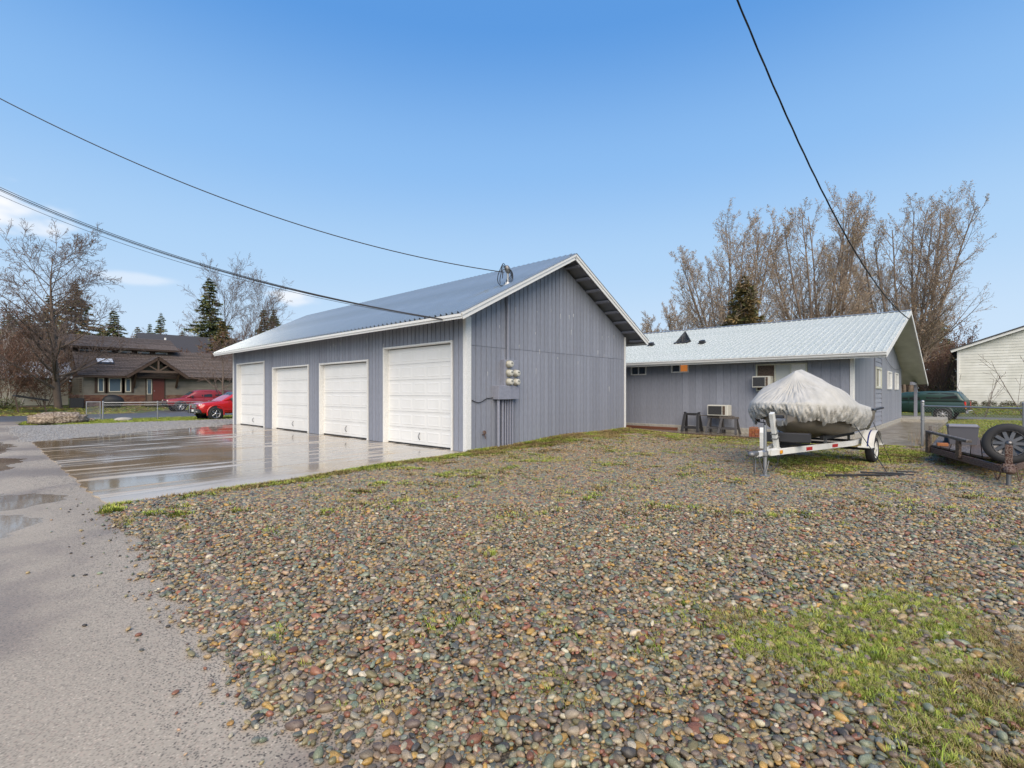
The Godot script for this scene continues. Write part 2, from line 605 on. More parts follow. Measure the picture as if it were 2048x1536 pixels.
func road_piece(z0: float, dep: float, hgt: int, lane: Node3D) -> Node3D:
	var w := 1024
	var x0 := -13.4
	var wid := 6.4
	var n1 := FastNoiseLite.new()
	n1.seed = 5
	n1.frequency = 0.30
	n1.fractal_octaves = 4
	var n2 := FastNoiseLite.new()
	n2.seed = 8
	n2.frequency = 1.3
	n2.fractal_octaves = 3
	var col := PackedByteArray()
	var rgh := PackedByteArray()
	col.resize(w * hgt * 3)
	rgh.resize(w * hgt)
	var r := RandomNumberGenerator.new()
	r.seed = 11
	var wet_row := PackedFloat32Array()
	wet_row.resize(w / 4 + 2)
	var patch_row := PackedFloat32Array()
	patch_row.resize(w / 4 + 2)
	for y in hgt:
		var z := z0 + dep * (y + 0.5) / hgt
		if y % 4 == 0:
			for k in w / 4 + 2:
				var x := x0 + wid * (k * 4) / w
				var jag := n1.get_noise_2d(x * 2.2, z * 2.2) * 0.5 + n2.get_noise_2d(x, z) * 0.22
				var pool := -1.0
				for b in [[-9.75, -0.55, 1.5, 1.3], [-9.3, 1.2, 0.7, 1.3], [-9.6, -6.5, 1.2, 2.6], [-9.2, -12.0, 0.9, 3.5], [-10.9, 5.2, 1.9, 0.8], [-9.8, 5.05, 0.9, 0.5], [-11.4, 2.6, 1.4, 2.2], [-10.6, -17.0, 1.6, 4.0]]:
					pool = maxf(pool, blob(x, z, b[0], b[1], b[2], b[3]))
				wet_row[k] = smoothstep(0.0, 0.10, pool + jag * 0.9)
				patch_row[k] = n1.get_noise_2d(x * 1.1 + 40.0, z * 1.1)
		for x in w:
			var k := x >> 2
			var f := (x & 3) * 0.25
			var wet := lerpf(wet_row[k], wet_row[k + 1], f)
			var p := lerpf(patch_row[k], patch_row[k + 1], f)
			var g := r.randf()
			var base := 0.32 + 0.075 * p
			var grit := smoothstep(-8.75, -7.9, x0 + wid * (x + 0.5) / w) * (0.6 + 0.8 * p)
			if g < 0.20 * grit:
				base *= 0.6
			if g > 0.965:
				base += 0.22 * r.randf()
			elif g < 0.16:
				base -= 0.11
			base += (g - 0.5) * 0.07
			var damp := smoothstep(-0.10, 0.28, -p)
			base *= (1.0 - 0.22 * wet) * (1.0 - 0.26 * damp)
			var red := 1.15 + 0.06 * damp + (0.12 if g > 0.80 and g < 0.86 else 0.0)
			var at := (y * w + x)
			# stored as sRGB
			col[at * 3] = int(255.0 * pow(clampf(base * red, 0.0, 1.0), 0.4545))
			col[at * 3 + 1] = int(255.0 * pow(clampf(base * 0.975, 0.0, 1.0), 0.4545))
			col[at * 3 + 2] = int(255.0 * pow(clampf(base * 0.75, 0.0, 1.0), 0.4545))
			rgh[at] = int(255.0 * lerpf(0.56 - 0.16 * damp + 0.10 * (g - 0.5), 0.045, wet))
	var m := StandardMaterial3D.new()
	m.albedo_texture = ImageTexture.create_from_image(Image.create_from_data(w, hgt, false, Image.FORMAT_RGB8, col))
	m.roughness_texture = ImageTexture.create_from_image(Image.create_from_data(w, hgt, false, Image.FORMAT_L8, rgh))
	m.roughness_texture_channel = BaseMaterial3D.TEXTURE_CHANNEL_RED
	m.roughness = 1.0
	m.metallic_specular = 0.36
	var edge := FastNoiseLite.new()
	edge.seed = 2
	edge.frequency = 0.5
	edge.fractal_octaves = 4
	var poly := PackedVector2Array()
	var zfar := maxf(z0, -26.5)
	for i in 61:
		var z := lerpf(z0 + dep - (0.1 if lane == null else 0.004), zfar, i / 60.0)
		poly.push_back(Vector2(-7.60 + edge.get_noise_1d(z * 3.0) * 0.10, z))
	if lane:
		poly.push_back(Vector2(-7.2, -29.9))
		poly.push_back(Vector2(-13.3, -29.9))
	else:
		poly.push_back(Vector2(-13.3, z0))
	poly.push_back(Vector2(-13.3, z0 + dep - (0.1 if lane == null else 0.004)))
	var s := slab(poly, 0.0, 0.12)
	planar_uv(s, x0, z0, wid, dep)
	if lane:
		return part(lane, "far_length", s, m)
	return struct("asphalt_lane", s, m)


func make_apron() -> void:
	# poured concrete with long screed ridges, wet all over, water lying between the ridges
	var w := 1024
	var x0 := -8.2
	var z0 := -18.4
	var wid := 8.6
	var dep := 19.8
	var n1 := FastNoiseLite.new()
	n1.seed = 15
	n1.frequency = 0.25
	n1.fractal_octaves = 5
	var n2 := FastNoiseLite.new()
	n2.seed = 16
	n2.frequency = 1.0
	n2.fractal_octaves = 4
	var col := PackedByteArray()
	var rgh := PackedByteArray()
	col.resize(w * w * 3)
	rgh.resize(w * w)
	var r := RandomNumberGenerator.new()
	r.seed = 12
	for y in w:
		var z := z0 + dep * (y + 0.5) / w
		for x in w:
			var xx := x0 + wid * (x + 0.5) / w
			var ridge := n2.get_noise_2d(xx * 0.16, (z + xx * 0.06) * 1.9)
			var stain := n1.get_noise_2d(xx * 1.1, z * 1.4)
			var dry := smoothstep(0.02, 0.55, ridge + 0.45 * stain - 0.02)
			var rim := smoothstep(-1.5, 0.9, z - 0.9 * (-xx) / 7.9 * 0.7)
			dry = clampf(maxf(dry, 1.15 * rim * smoothstep(-0.45, 0.15, stain + 0.25)), 0.0, 1.0)
			var g := r.randf()
			var brown_tint := smoothstep(0.05, 0.45, -stain + 0.25 * ridge + smoothstep(-5.0, -8.0, xx) * 0.45)  # noise-driven brown tint, stronger towards the lane side
			var base := lerpf(0.27, 0.50, dry) * (0.94 + 0.12 * g)
			var rr := base * lerpf(1.07, 0.98, brown_tint)
			var gg := base * lerpf(0.955, 0.72, brown_tint)
			var bb := base * lerpf(0.80, 0.42, brown_tint)
			var at := y * w + x
			col[at * 3] = int(255.0 * pow(rr, 0.4545))
			col[at * 3 + 1] = int(255.0 * pow(gg, 0.4545))
			col[at * 3 + 2] = int(255.0 * pow(bb, 0.4545))
			rgh[at] = int(255.0 * lerpf(0.07, 0.42, dry))
	var m := StandardMaterial3D.new()
	m.albedo_texture = ImageTexture.create_from_image(Image.create_from_data(w, w, false, Image.FORMAT_RGB8, col))
	m.roughness_texture = ImageTexture.create_from_image(Image.create_from_data(w, w, false, Image.FORMAT_L8, rgh))
	m.roughness_texture_channel = BaseMaterial3D.TEXTURE_CHANNEL_RED
	m.roughness = 1.0
	m.metallic_specular = 0.62
	var edge := FastNoiseLite.new()
	edge.seed = 3
	edge.frequency = 0.8
	edge.fractal_octaves = 4
	# three strips of slab, each with its own joint
	var strips := [[-0.02, -5.9], [-5.92, -11.9], [-11.92, -18.2]]
	var ap: MeshInstance3D
	for k in 3:
		var za: float = strips[k][0]
		var zb: float = strips[k][1]
		var poly := PackedVector2Array()
		for i in 25:
			# left edge crumbles towards the lane
			var z := lerpf(za, zb, i / 24.0)
			if k == 0:
				z = lerpf(1.02, zb, i / 24.0)
			if z < -12.7:
				break
			poly.push_back(Vector2(-7.82 + edge.get_noise_1d(z * 4.0) * 0.10, z))
		if k == 2:
			poly.push_back(Vector2(-7.75, -12.72))
			poly.push_back(Vector2(0.5, -18.2))
			poly.push_back(Vector2(0.5, za))
		else:
			poly.push_back(Vector2(0.5, zb))
			poly.push_back(Vector2(0.5, za - (0.0 if k else 0.02)))
		var s := slab(poly, 0.018, 0.16)
		planar_uv(s, x0, z0, wid, dep)
		if k == 0:
			ap = struct("concrete_apron", s, m)
		else:
			part(ap, "slab", s, m)


func make_ground() -> void:
	var s := Sh.new()
	var xs := PackedFloat32Array([-900, -450, -200, -100, -60])
	var zs := PackedFloat32Array([-1200, -500, -250, -140, -90, -70])
	for k in range(-40, 92, 4):
		xs.push_back(k)
	for k in range(-62, 32, 2):
		zs.push_back(k)
	for k in [110, 160, 300, 600, 1200]:
		xs.push_back(k)
	for k in [40, 60, 100, 200, 500]:
		zs.push_back(k)
	var rows := []
	for z in zs:
		var line := PackedVector3Array()
		for x in xs:
			line.push_back(Vector3(x, land_height(x, z), z))
		rows.append(line)
	s.grid(rows)
	struct("ground", s, M.turf)
	make_road()
	make_apron()
	# street across the far end, its kerbless edge and the neighbour's drive
	struct("street", slab(PackedVector2Array([Vector2(-120, -30.2), Vector2(-7.5, -30.2), Vector2(30, -31.0), Vector2(120, -33), Vector2(120, -41), Vector2(12, -40.0), Vector2(-120, -40.5)]), -0.03, 0.1), M.street)
	struct("driveway", slab(PackedVector2Array([Vector2(0.2, -39.9), Vector2(16, -39.9), Vector2(16, -45.5), Vector2(2.4, -45.5)]), -0.022, 0.08), M.street)
	# pale gravel pad between the apron and the verge
	struct("gravel_pad", slab(PackedVector2Array([Vector2(-8.0, -12.5), Vector2(-0.2, -17.9), Vector2(0.3, -19.4), Vector2(14, -19.4), Vector2(14, -23.6), Vector2(-3, -23.4), Vector2(-6.0, -23.8), Vector2(-8.2, -26.2)]), -0.012, 0.1), M.pad)
	# soil bed under the cobbles
	struct("gravel_yard", sheet(-8.05, 9.75, -0.35, 14.0, 90, 72, yard_soil), M.soil)
	struct("garden_soil", sheet(9.75, 14.0, 7.4, 14.0, 12, 20, func(_x: float, _z: float) -> float: return 0.0), M.soil)
	# wet walk round the grey house
	struct("patio", slab(PackedVector2Array([Vector2(9.7, -9.5), Vector2(11.6, -9.5), Vector2(11.6, 7.0), Vector2(9.7, 7.0)]), 0.05, 0.16), M.patio)
	var wk := struct("concrete_walk", slab(PackedVector2Array([Vector2(9.9, 7.02), Vector2(14.4, 7.02), Vector2(14.4, 8.95), Vector2(10.2, 8.95)]), 0.045, 0.14), M.walk)
	part(wk, "slab", slab(PackedVector2Array([Vector2(14.42, 7.02), Vector2(20.4, 7.02), Vector2(20.4, 9.0), Vector2(14.42, 8.95)]), 0.047, 0.14), M.walk)
	part(wk, "slab", slab(PackedVector2Array([Vector2(20.42, 7.02), Vector2(26.0, 7.02), Vector2(26.0, 9.05), Vector2(20.42, 9.0)]), 0.043, 0.14), M.walk)
	part(wk, "step", slab(PackedVector2Array([Vector2(26.02, 6.6), Vector2(29.9, 6.6), Vector2(29.9, 9.0), Vector2(26.02, 9.0)]), 0.2, 0.3), M.foundation)
	# road in front of the pale building
	struct("side_road", slab(PackedVector2Array([Vector2(33.4, -60), Vector2(39.8, -60), Vector2(39.8, 60), Vector2(33.4, 60)]), -0.03, 0.1), M.street)


func yard_soil(x: float, z: float) -> float:
	return yard_height(x, z) - 0.02 - 0.05 * (1.0 - smoothstep(-8.0, -7.6, x))


# ---------------------------------------------------------------- walls and roofs
func siding(parent: Node, o: Vector3, u: Vector3, nrm: Vector3, cuts: PackedFloat32Array, low: Callable, high: Callable, mats: Array, called := "siding_board", thick := 0.026, gap := 0.018) -> void:
	# upright boards between the cuts along u, each its own piece
	for i in cuts.size() - 1:
		var a := cuts[i] + gap * 0.5
		var b := cuts[i + 1] - gap * 0.5
		if b - a < 0.015:
			continue
		var mid := (a + b) * 0.5
		var la: float = low.call(mid)
		var ha: float = high.call(a)
		var hb: float = high.call(b)
		if minf(ha, hb) - la < 0.02:
			continue
		var s := Sh.new()
		var out := nrm * (thick + rng.randf_range(-0.001, 0.001))
		var p0 := o + u * a + Vector3.UP * la
		var p1 := o + u * b + Vector3.UP * la
		var p2 := o + u * b + Vector3.UP * hb
		var p3 := o + u * a + Vector3.UP * ha
		var ch := 0.004
		var f0 := p0 + out + u * ch
		var f1 := p1 + out - u * ch
		var f2 := p2 + out - u * ch
		var f3 := p3 + out + u * ch
		if u.cross(Vector3.UP).dot(nrm) > 0:
			s.q(f0, f1, f2, f3)
			s.q(f1, p1, p2, f2)
			s.q(p0, f0, f3, p3)
			s.q(p0, p1, f1, f0)
			s.q(f3, f2, p2, p3)
		else:
			s.q(f1, f0, f3, f2)
			s.q(p1, f1, f2, p2)
			s.q(f0, p0, p3, f3)
			s.q(p1, p0, f0, f1)
			s.q(f2, f3, p3, p2)
		part(parent, called, s, mats[rng.randi() % mats.size()])


func cut_list(a: float, b: float, w: float, extra := []) -> PackedFloat32Array:
	var out := PackedFloat32Array()
	var n := int(round((b - a) / w))
	for i in n + 1:
		out.push_back(lerpf(a, b, float(i) / n))
	for e in extra:
		out.push_back(e)
	out.sort()
	return out


func rib_panel(width: float, length: float, m: Material, ribs := 4, tall := 0.055) -> ArrayMesh:
	# a sheet of ribbed metal: x along the fall (0 at the eave), z across, y up
	var s := Sh.new()
	var prof := PackedVector2Array()
	var step := width / ribs
	for k in ribs:
		var c := (k + 0.5) * step
		prof.push_back(Vector2(c - step * 0.5, 0.0))
		prof.push_back(Vector2(c - 0.042, 0.0))
		prof.push_back(Vector2(c - 0.016, tall))
		prof.push_back(Vector2(c + 0.016, tall))
		prof.push_back(Vector2(c + 0.042, 0.0))
	prof.push_back(Vector2(width, 0.0))
	for i in prof.size() - 1:
		var a := prof[i]
		var b := prof[i + 1]
		s.q(Vector3(0, a.y, a.x), Vector3(0, b.y, b.x), Vector3(length, b.y, b.x), Vector3(length, a.y, a.x))
		s.q(Vector3(0, a.y - 0.006, a.x), Vector3(0, b.y - 0.006, b.x), Vector3(0, b.y, b.x), Vector3(0, a.y, a.x))
	return s.mesh(m)


func slope_frame(eave: Vector3, ridge: Vector3) -> Transform3D:
	# x from eave up to ridge, y out of the roof, z along the eave
	var x := (ridge - eave).normalized()
	var y := Vector3(0, 0, 1).cross(x).normalized()
	if y.y < 0:
		y = -y
	return Transform3D(Basis(x, y, x.cross(y)), eave)


func make_garage() -> void:
	var g := thing("garage", "long grey garage with four white overhead doors and blue metal roof", "garage")
	var wid := 8.45
	var len := 18.0
	var ex := 0.68
	var y_eave := 3.66
	var xr := wid * 0.5
	var pitch := 0.505
	var y_wall := y_eave + ex * pitch - 0.10
	var roof_y := func(x: float) -> float: return y_eave + (x + ex) * pitch if x < xr else y_eave + (wid + ex - x) * pitch
	# inner shell that closes the building
	var sh := Sh.new()
	sh.box(Vector3(wid * 0.5, 1.82, -0.07), Vector3(wid - 0.04, 3.72, 0.10))
	sh.prism(PackedVector2Array([Vector2(0.02, 3.68), Vector2(wid - 0.02, 3.68), Vector2(xr, 5.78)]), 0.10, Transform3D(Basis.IDENTITY, Vector3(0, 0, -0.07)))
	part(g, "gable_wall", sh, M.sheathing)
	sh = Sh.new()
	sh.box(Vector3(wid - 0.07, 1.82, -len * 0.5), Vector3(0.12, 3.72, len - 0.3))
	part(g, "back_wall", sh, M.siding[1])
	sh = Sh.new()
	sh.box(Vector3(wid * 0.5, 1.82, -len + 0.07), Vector3(wid - 0.04, 3.72, 0.12))
	sh.prism(PackedVector2Array([Vector2(0.02, 3.68), Vector2(wid - 0.02, 3.68), Vector2(xr, 5.78)]), 0.12, Transform3D(Basis.IDENTITY, Vector3(0, 0, -len + 0.07)))
	part(g, "end_wall", sh, M.siding[1])
	# door openings: z from, z to, height, rows
	var doors := [[-0.56, -4.03, 3.10, 6], [-4.97, -8.48, 2.76, 5], [-9.42, -12.98, 2.76, 5], [-13.92, -17.46, 3.10, 6]]
	sh = Sh.new()
	var zlast := -0.13
	for d in doors:
		sh.box(Vector3(0.07, 1.82, (zlast + d[0]) * 0.5), Vector3(0.10, 3.66, zlast - d[0]))
		sh.box(Vector3(0.07, (d[2] + 3.65) * 0.5, (d[0] + d[1]) * 0.5), Vector3(0.10, 3.65 - d[2], d[0] - d[1]))
		zlast = d[1]
	sh.box(Vector3(0.07, 1.82, (zlast - len + 0.13) * 0.5), Vector3(0.10, 3.66, zlast + len - 0.13))
	part(g, "door_wall", sh, M.sheathing)
	# gable boards in two tiers
	var cuts := cut_list(0.16, wid - 0.09, 0.2)
	siding(g, Vector3(0, 0, -0.02), Vector3.RIGHT, Vector3.BACK, cuts, func(_u: float) -> float: return 0.02, func(_u: float) -> float: return 2.945, M.siding)
	siding(g, Vector3(0, 0, -0.02), Vector3.RIGHT, Vector3.BACK, cuts, func(_u: float) -> float: return 2.957, func(u: float) -> float: return roof_y.call(u) - 0.16, M.siding)
	# boards round the doors
	var extra := []
	for d in doors:
		extra.append(-d[0] - 0.02)
		extra.append(-d[1] + 0.02)
	cuts = cut_list(0.10, len - 0.08, 0.2, extra)
	var low := func(u: float) -> float:
		for d in doors:
			if u > -d[0] - 0.02 and u < -d[1] + 0.02:
				return d[2] + 0.015
		return 0.03
	siding(g, Vector3(0.02, 0, 0), Vector3.FORWARD, Vector3.LEFT, cuts, low, func(_u: float) -> float: return y_wall - 0.06, M.siding)
	# bird lime and paint drips dried on the boards
	for k in 34:
		var on_gable := k < 24
		var w := rng.randf_range(0.008, 0.02)
		var l := rng.randf_range(0.05, 0.20)
		var u := rng.randf_range(0.5, 8.0) if on_gable else rng.randf_range(0.6, 17.0)
		var top: float = rng.randf_range(1.8, roof_y.call(u) - 0.5) if on_gable else rng.randf_range(3.2, 3.75)
		if on_gable and u > 0.9 and u < 2.1 and top < 2.9:
			continue
		sh = Sh.new()
		var pt := PackedVector2Array([Vector2(-w, 0), Vector2(-w * 0.7, -l * 0.4), Vector2(-w * 0.4, -l), Vector2(w * 0.3, -l * 0.9), Vector2(w * 0.5, -l * 0.45), Vector2(w, -0.005), Vector2(0, 0.008)])
		sh.prism(pt, 0.002, Transform3D(Basis.IDENTITY, Vector3(u, top, 0.0075)) if on_gable else Transform3D(Basis(Vector3.UP, PI / 2), Vector3(-0.0075, top, -u)))
		part(g, "dried_drip", sh, M.drip)
	# corner boards
	sh = Sh.new()
	sh.cbox(Vector3(0.085, 1.86, 0.012), Vector3(0.17, 3.76, 0.035), 0.004)
	part(g, "corner_board", sh, M.white)
	sh = Sh.new()
	sh.cbox(Vector3(-0.018, 1.86, -0.032), Vector3(0.034, 3.76, 0.118), 0.004)
	part(g, "corner_board", sh, M.white)
	sh = Sh.new()
	sh.cbox(Vector3(wid - 0.04, 1.97, 0.012), Vector3(0.10, 3.74, 0.035), 0.004)
	part(g, "corner_board", sh, M.white)
	sh = Sh.new()
	sh.cbox(Vector3(-0.012, 1.86, -len + 0.04), Vector3(0.035, 3.72, 0.10), 0.004)
	part(g, "corner_board", sh, M.white)
	sh = Sh.new()
	sh.cbox(Vector3(6.52, 0.19, 0.018), Vector3(3.84, 0.085, 0.03), 0.004)
	part(g, "base_board", sh, M.white)
	# doors
	for k in 4:
		make_overhead_door(g, doors[k][0], doors[k][1], doors[k][2], doors[k][3])
	# roof
	var roof := Node3D.new()
	roof.name = "roof"
	g.add_child(roof)
	var z_front := 0.60
	var z_back := -len - 0.75
	var n := 21
	var pw := (z_front - z_back) / n
	var run := sqrt(pow(xr + ex, 2) * (1.0 + pitch * pitch))
	var pan := rib_panel(pw - 0.002, run, M.roof_garage)
	var fl := slope_frame(Vector3(-ex - 0.02, y_eave + 0.02, z_back), Vector3(xr, roof_y.call(xr) + 0.03, z_back))
	var fr := slope_frame(Vector3(wid + ex + 0.02, y_eave + 0.02, z_front), Vector3(xr, roof_y.call(xr) + 0.03, z_front))
	for i in n:
		put(roof, "roof_panel", pan, fl * Transform3D(Basis.IDENTITY, Vector3(0, 0, i * pw)))
		put(roof, "roof_panel", pan, fr * Transform3D(Basis.IDENTITY, Vector3(0, 0, i * pw)))
	sh = Sh.new()
	var top := Vector3(xr, roof_y.call(xr) + 0.062, 0)
	for sg: float in [-1.0, 1.0]:
		var off := Vector3(sg * 0.085, -0.085 * pitch, 0)
		sh.bar(top + off + Vector3(0, 0, z_front), top + off + Vector3(0, 0, z_back), 0.19, 0.006, Vector3(sg * pitch, 1, 0).normalized())
	part(roof, "ridge_cap", sh, M.roof_garage)
	# deck under the metal, seen from below at the overhangs
	for sg: float in [-1.0, 1.0]:
		sh = Sh.new()
		var e := Vector3(xr + sg * (xr + ex - 0.02), y_eave - 0.03, 0)
		var t := Vector3(xr, roof_y.call(xr) - 0.02, 0)
		var up := Vector3(sg * pitch, 1, 0).normalized()
		var mid := (e + t) * 0.5 + Vector3(0, 0, (z_front + z_back) * 0.5)
		var x := (t - e).normalized()
		sh.box(mid, Vector3(e.distance_to(t), 0.03, z_front - z_back - 0.06), Basis(x, up, x.cross(up)))
		part(roof, "roof_deck", sh, M.soffit)
	# eave boards: a wide board and a narrow one proud of it
	for sg: float in [-1.0, 1.0]:
		var x := xr + sg * (xr + ex)
		sh = Sh.new()
		sh.cbox(Vector3(x - sg * 0.01, y_eave - 0.055, (z_front + z_back) * 0.5), Vector3(0.03, 0.135, z_front - z_back - 0.02), 0.004)
		part(roof, "fascia", sh, M.white)
		sh = Sh.new()
		sh.cbox(Vector3(x + sg * 0.018, y_eave - 0.028, (z_front + z_back) * 0.5), Vector3(0.026, 0.07, z_front - z_back - 0.01), 0.004)
		part(roof, "fascia_trim", sh, M.white)
	# rake boards
	for zz: float in [z_front, z_back]:
		for sg: float in [-1.0, 1.0]:
			var e := Vector3(xr + sg * (xr + ex + 0.01), y_eave - 0.065, zz)
			var t := Vector3(xr, roof_y.call(xr) - 0.065 + 0.005, zz)
			var dz := 0.015 if zz > 0 else -0.015
			sh = Sh.new()
			sh.bar(e + Vector3(0, 0, dz), t + Vector3(0, 0, dz), 0.03, 0.17, Vector3.UP, 0.004)
			part(roof, "rake_board", sh, M.white)
			sh = Sh.new()
			sh.bar(e + Vector3(sg * 0.02, 0.055, dz * 2.9), t + Vector3(0, 0.055, dz * 2.9), 0.024, 0.075, Vector3.UP, 0.003)
			part(roof, "rake_trim", sh, M.white)
			sh = Sh.new()
			sh.bar(e + Vector3(sg * 0.03, 0.108, dz * 1.8), t + Vector3(0, 0.108, dz * 1.8), 0.085, 0.010, Vector3.UP)
			part(roof, "rake_flashing", sh, M.flashing)
	# lookouts under the front overhang
	for sg: float in [-1.0, 1.0]:
		for k in 8:
			var t := (k + 0.55) / 8.0
			var x := xr + sg * (xr + ex) * (1.0 - t)
			var y: float = roof_y.call(x) - 0.145
			sh = Sh.new()
			sh.box(Vector3(x, y, 0.29), Vector3(0.09, 0.075, 0.56), Basis(Vector3.BACK, -sg * atan(pitch)))
			part(roof, "lookout", sh, M.grey_paint)
	# rafter tails under the long eave
	for k in 16:
		sh = Sh.new()
		sh.box(Vector3(-ex * 0.5, y_eave + 0.5 * ex * pitch - 0.10, -0.6 - k * 1.15), Vector3(ex * 1.04, 0.09, 0.045), Basis(Vector3.BACK, atan(pitch)))
		part(roof, "rafter_tail", sh, M.grey_paint)


func make_overhead_door(g: Node3D, za: float, zb: float, hgt: float, rows: int) -> void:
	var d := Node3D.new()
	d.name = "overhead_door" if not g.has_node("overhead_door") else "overhead_door_%03d" % taken.get("od", 0)
	taken["od"] = taken.get("od", 0) + 1
	g.add_child(d)
	var rec := 0.20
	var jam := 0.05
	var sh := Sh.new()
	# jambs and head: boxes lining the opening, a little proud of the boards
	sh.cbox(Vector3(rec * 0.5 - 0.012, hgt * 0.5 + 0.02, za - jam * 0.5), Vector3(rec + 0.05, hgt - 0.0, jam), 0.004)
	part(d, "door_jamb", sh, M.white)
	sh = Sh.new()
	sh.cbox(Vector3(rec * 0.5 - 0.012, hgt * 0.5 + 0.02, zb + jam * 0.5), Vector3(rec + 0.05, hgt - 0.0, jam), 0.004)
	part(d, "door_jamb", sh, M.white)
	sh = Sh.new()
	sh.cbox(Vector3(rec * 0.5 - 0.013, hgt - jam * 0.5 + 0.012, (za + zb) * 0.5), Vector3(rec + 0.052, jam, za - zb - jam * 2.0), 0.004)
	part(d, "door_head", sh, M.white)
	var w := za - zb - jam * 2.0
	var base := 0.06
	var rh := (hgt - jam - base - 0.01) / rows
	# one section with pressed fields, shared by every row
	var s := Sh.new()
	s.box(Vector3(0.02, rh * 0.5, 0), Vector3(0.04, rh - 0.008, w))
	s.box(Vector3(-0.001, rh - 0.02, 0), Vector3(0.008, 0.022, w - 0.01))
	var cols := 5
	var cw := w / cols
	for c in cols:
		var zc := -w * 0.5 + (c + 0.5) * cw
		var a := Vector2(cw * 0.5 - 0.055, rh * 0.5 - 0.085)
		var b := a - Vector2(0.028, 0.028)
		var e := b - Vector2(0.03, 0.03)
		var yc := rh * 0.5 - 0.012
		# a pressed moulding round each field
		for ring in [[a, 0.0, b, 0.007], [b, 0.007, e, 0.003]]:
			var p := []
			for q2 in [[ring[0], ring[1]], [ring[2], ring[3]]]:
				var v: Vector2 = q2[0]
				p.append([Vector3(-q2[1], yc - v.y, zc - v.x), Vector3(-q2[1], yc - v.y, zc + v.x), Vector3(-q2[1], yc + v.y, zc + v.x), Vector3(-q2[1], yc + v.y, zc - v.x)])
			for i in 4:
				var j := (i + 1) % 4
				s.q(p[0][i], p[0][j], p[1][j], p[1][i])
		s.q(Vector3(-0.003, yc - e.y, zc - e.x), Vector3(-0.003, yc - e.y, zc + e.x), Vector3(-0.003, yc + e.y, zc + e.x), Vector3(-0.003, yc + e.y, zc - e.x))
	var me := s.mesh(M.door_white)
	for r in rows:
		put(d, "door_section", me, Transform3D(Basis.IDENTITY, Vector3(rec - 0.045 + 0.0005 * (r % 2), base + r * rh, (za + zb) * 0.5)))
	sh = Sh.new()
	sh.box(Vector3(rec - 0.03, 0.04, (za + zb) * 0.5), Vector3(0.05, 0.045, w - 0.01))
	part(d, "bottom_seal", sh, M.rubber)
	# lift handle
	sh = Sh.new()
	var hz := (za + zb) * 0.5
	var p := PackedVector3Array()
	for k in 9:
		var t := k / 8.0
		p.push_back(Vector3(rec - 0.05 - 0.06 * sin(PI * t), base + rh * 0.28 + 0.22 * t, hz + 0.02))
	sh.tube(p, PackedFloat32Array([0.012]), 6)
	part(d, "lift_handle", sh, M.steel)


# ---------------------------------------------------------------- windows
func window_in(parent: Node3D, at: Vector3, u: Vector3, nrm: Vector3, w: float, h: float, frame_mat: Material, panes: Array, bar := 0.05, called := "window") -> Node3D:
	# at: lower corner; u along the wall; panes: list of [from, to, material] as shares of the width
	var o := Node3D.new()
	var key := str(parent.get_instance_id()) + called
	var k: int = taken.get(key, 0)
	taken[key] = k + 1
	o.name = called if k == 0 else "%s_%03d" % [called, k]
	parent.add_child(o)
	var bs := Basis(u, Vector3.UP, u.cross(Vector3.UP))
	var s := Sh.new()
	s.cbox(at + u * (w * 0.5) + Vector3.UP * (bar * 0.5) + nrm * 0.012, Vector3(w, bar, 0.07), 0.004, bs)
	s.cbox(at + u * (w * 0.5) + Vector3.UP * (h - bar * 0.5) + nrm * 0.012, Vector3(w, bar, 0.07), 0.004, bs)
	s.cbox(at + u * (bar * 0.5) + Vector3.UP * (h * 0.5) + nrm * 0.011, Vector3(bar, h - bar * 2.0, 0.068), 0.004, bs)
	s.cbox(at + u * (w - bar * 0.5) + Vector3.UP * (h * 0.5) + nrm * 0.011, Vector3(bar, h - bar * 2.0, 0.068), 0.004, bs)
	part(o, "frame", s, frame_mat)
	for i in panes.size():
		var a: float = bar + (w - 2.0 * bar) * panes[i][0]
		var b: float = bar + (w - 2.0 * bar) * panes[i][1]
		s = Sh.new()
		s.box(at + u * ((a + b) * 0.5) + Vector3.UP * (h * 0.5) - nrm * 0.005, Vector3(b - a - 0.012, h - bar * 2.0 + 0.004, 0.012), bs)
		part(o, "pane", s, panes[i][2])
		if i > 0:
			s = Sh.new()
			s.box(at + u * a + Vector3.UP * (h * 0.5) + nrm * 0.008, Vector3(0.045, h - bar * 2.0, 0.045), bs)
			part(o, "mullion", s, frame_mat)
	return o


func lap_boards(parent: Node3D, at: Vector3, u: Vector3, nrm: Vector3, w: Callable, rows: int, rh: float, mats: Array, called := "lap_board", lean := 0.034) -> void:
	# level boards, each leaning out at its foot; w(y) gives [from, to] along u
	for r in rows:
		var y := r * rh
		var span: Array = w.call(y + rh * 0.5)
		var top: Array = w.call(y + rh)
		if span[1] - span[0] < 0.05:
			continue
		var s := Sh.new()
		var a = at + u * span[0] + Vector3.UP * y
		var b = at + u * span[1] + Vector3.UP * y
		var a2 = at + u * top[0] + Vector3.UP * (y + rh + 0.01)
		var b2 = at + u * top[1] + Vector3.UP * (y + rh + 0.01)
		var o := nrm * lean
		if u.cross(Vector3.UP).dot(nrm) > 0:
			s.q(a + o, b + o, b2 + nrm * 0.004, a2 + nrm * 0.004)
			s.q(a, b, b + o, a + o)
		else:
			s.q(b + o, a + o, a2 + nrm * 0.004, b2 + nrm * 0.004)
			s.q(b, a, a + o, b + o)
		s.q(a, a + o, a2 + nrm * 0.004, a2)
		s.q(b + o, b, b2, b2 + nrm * 0.004)
		part(parent, called, s, mats[rng.randi() % mats.size()])


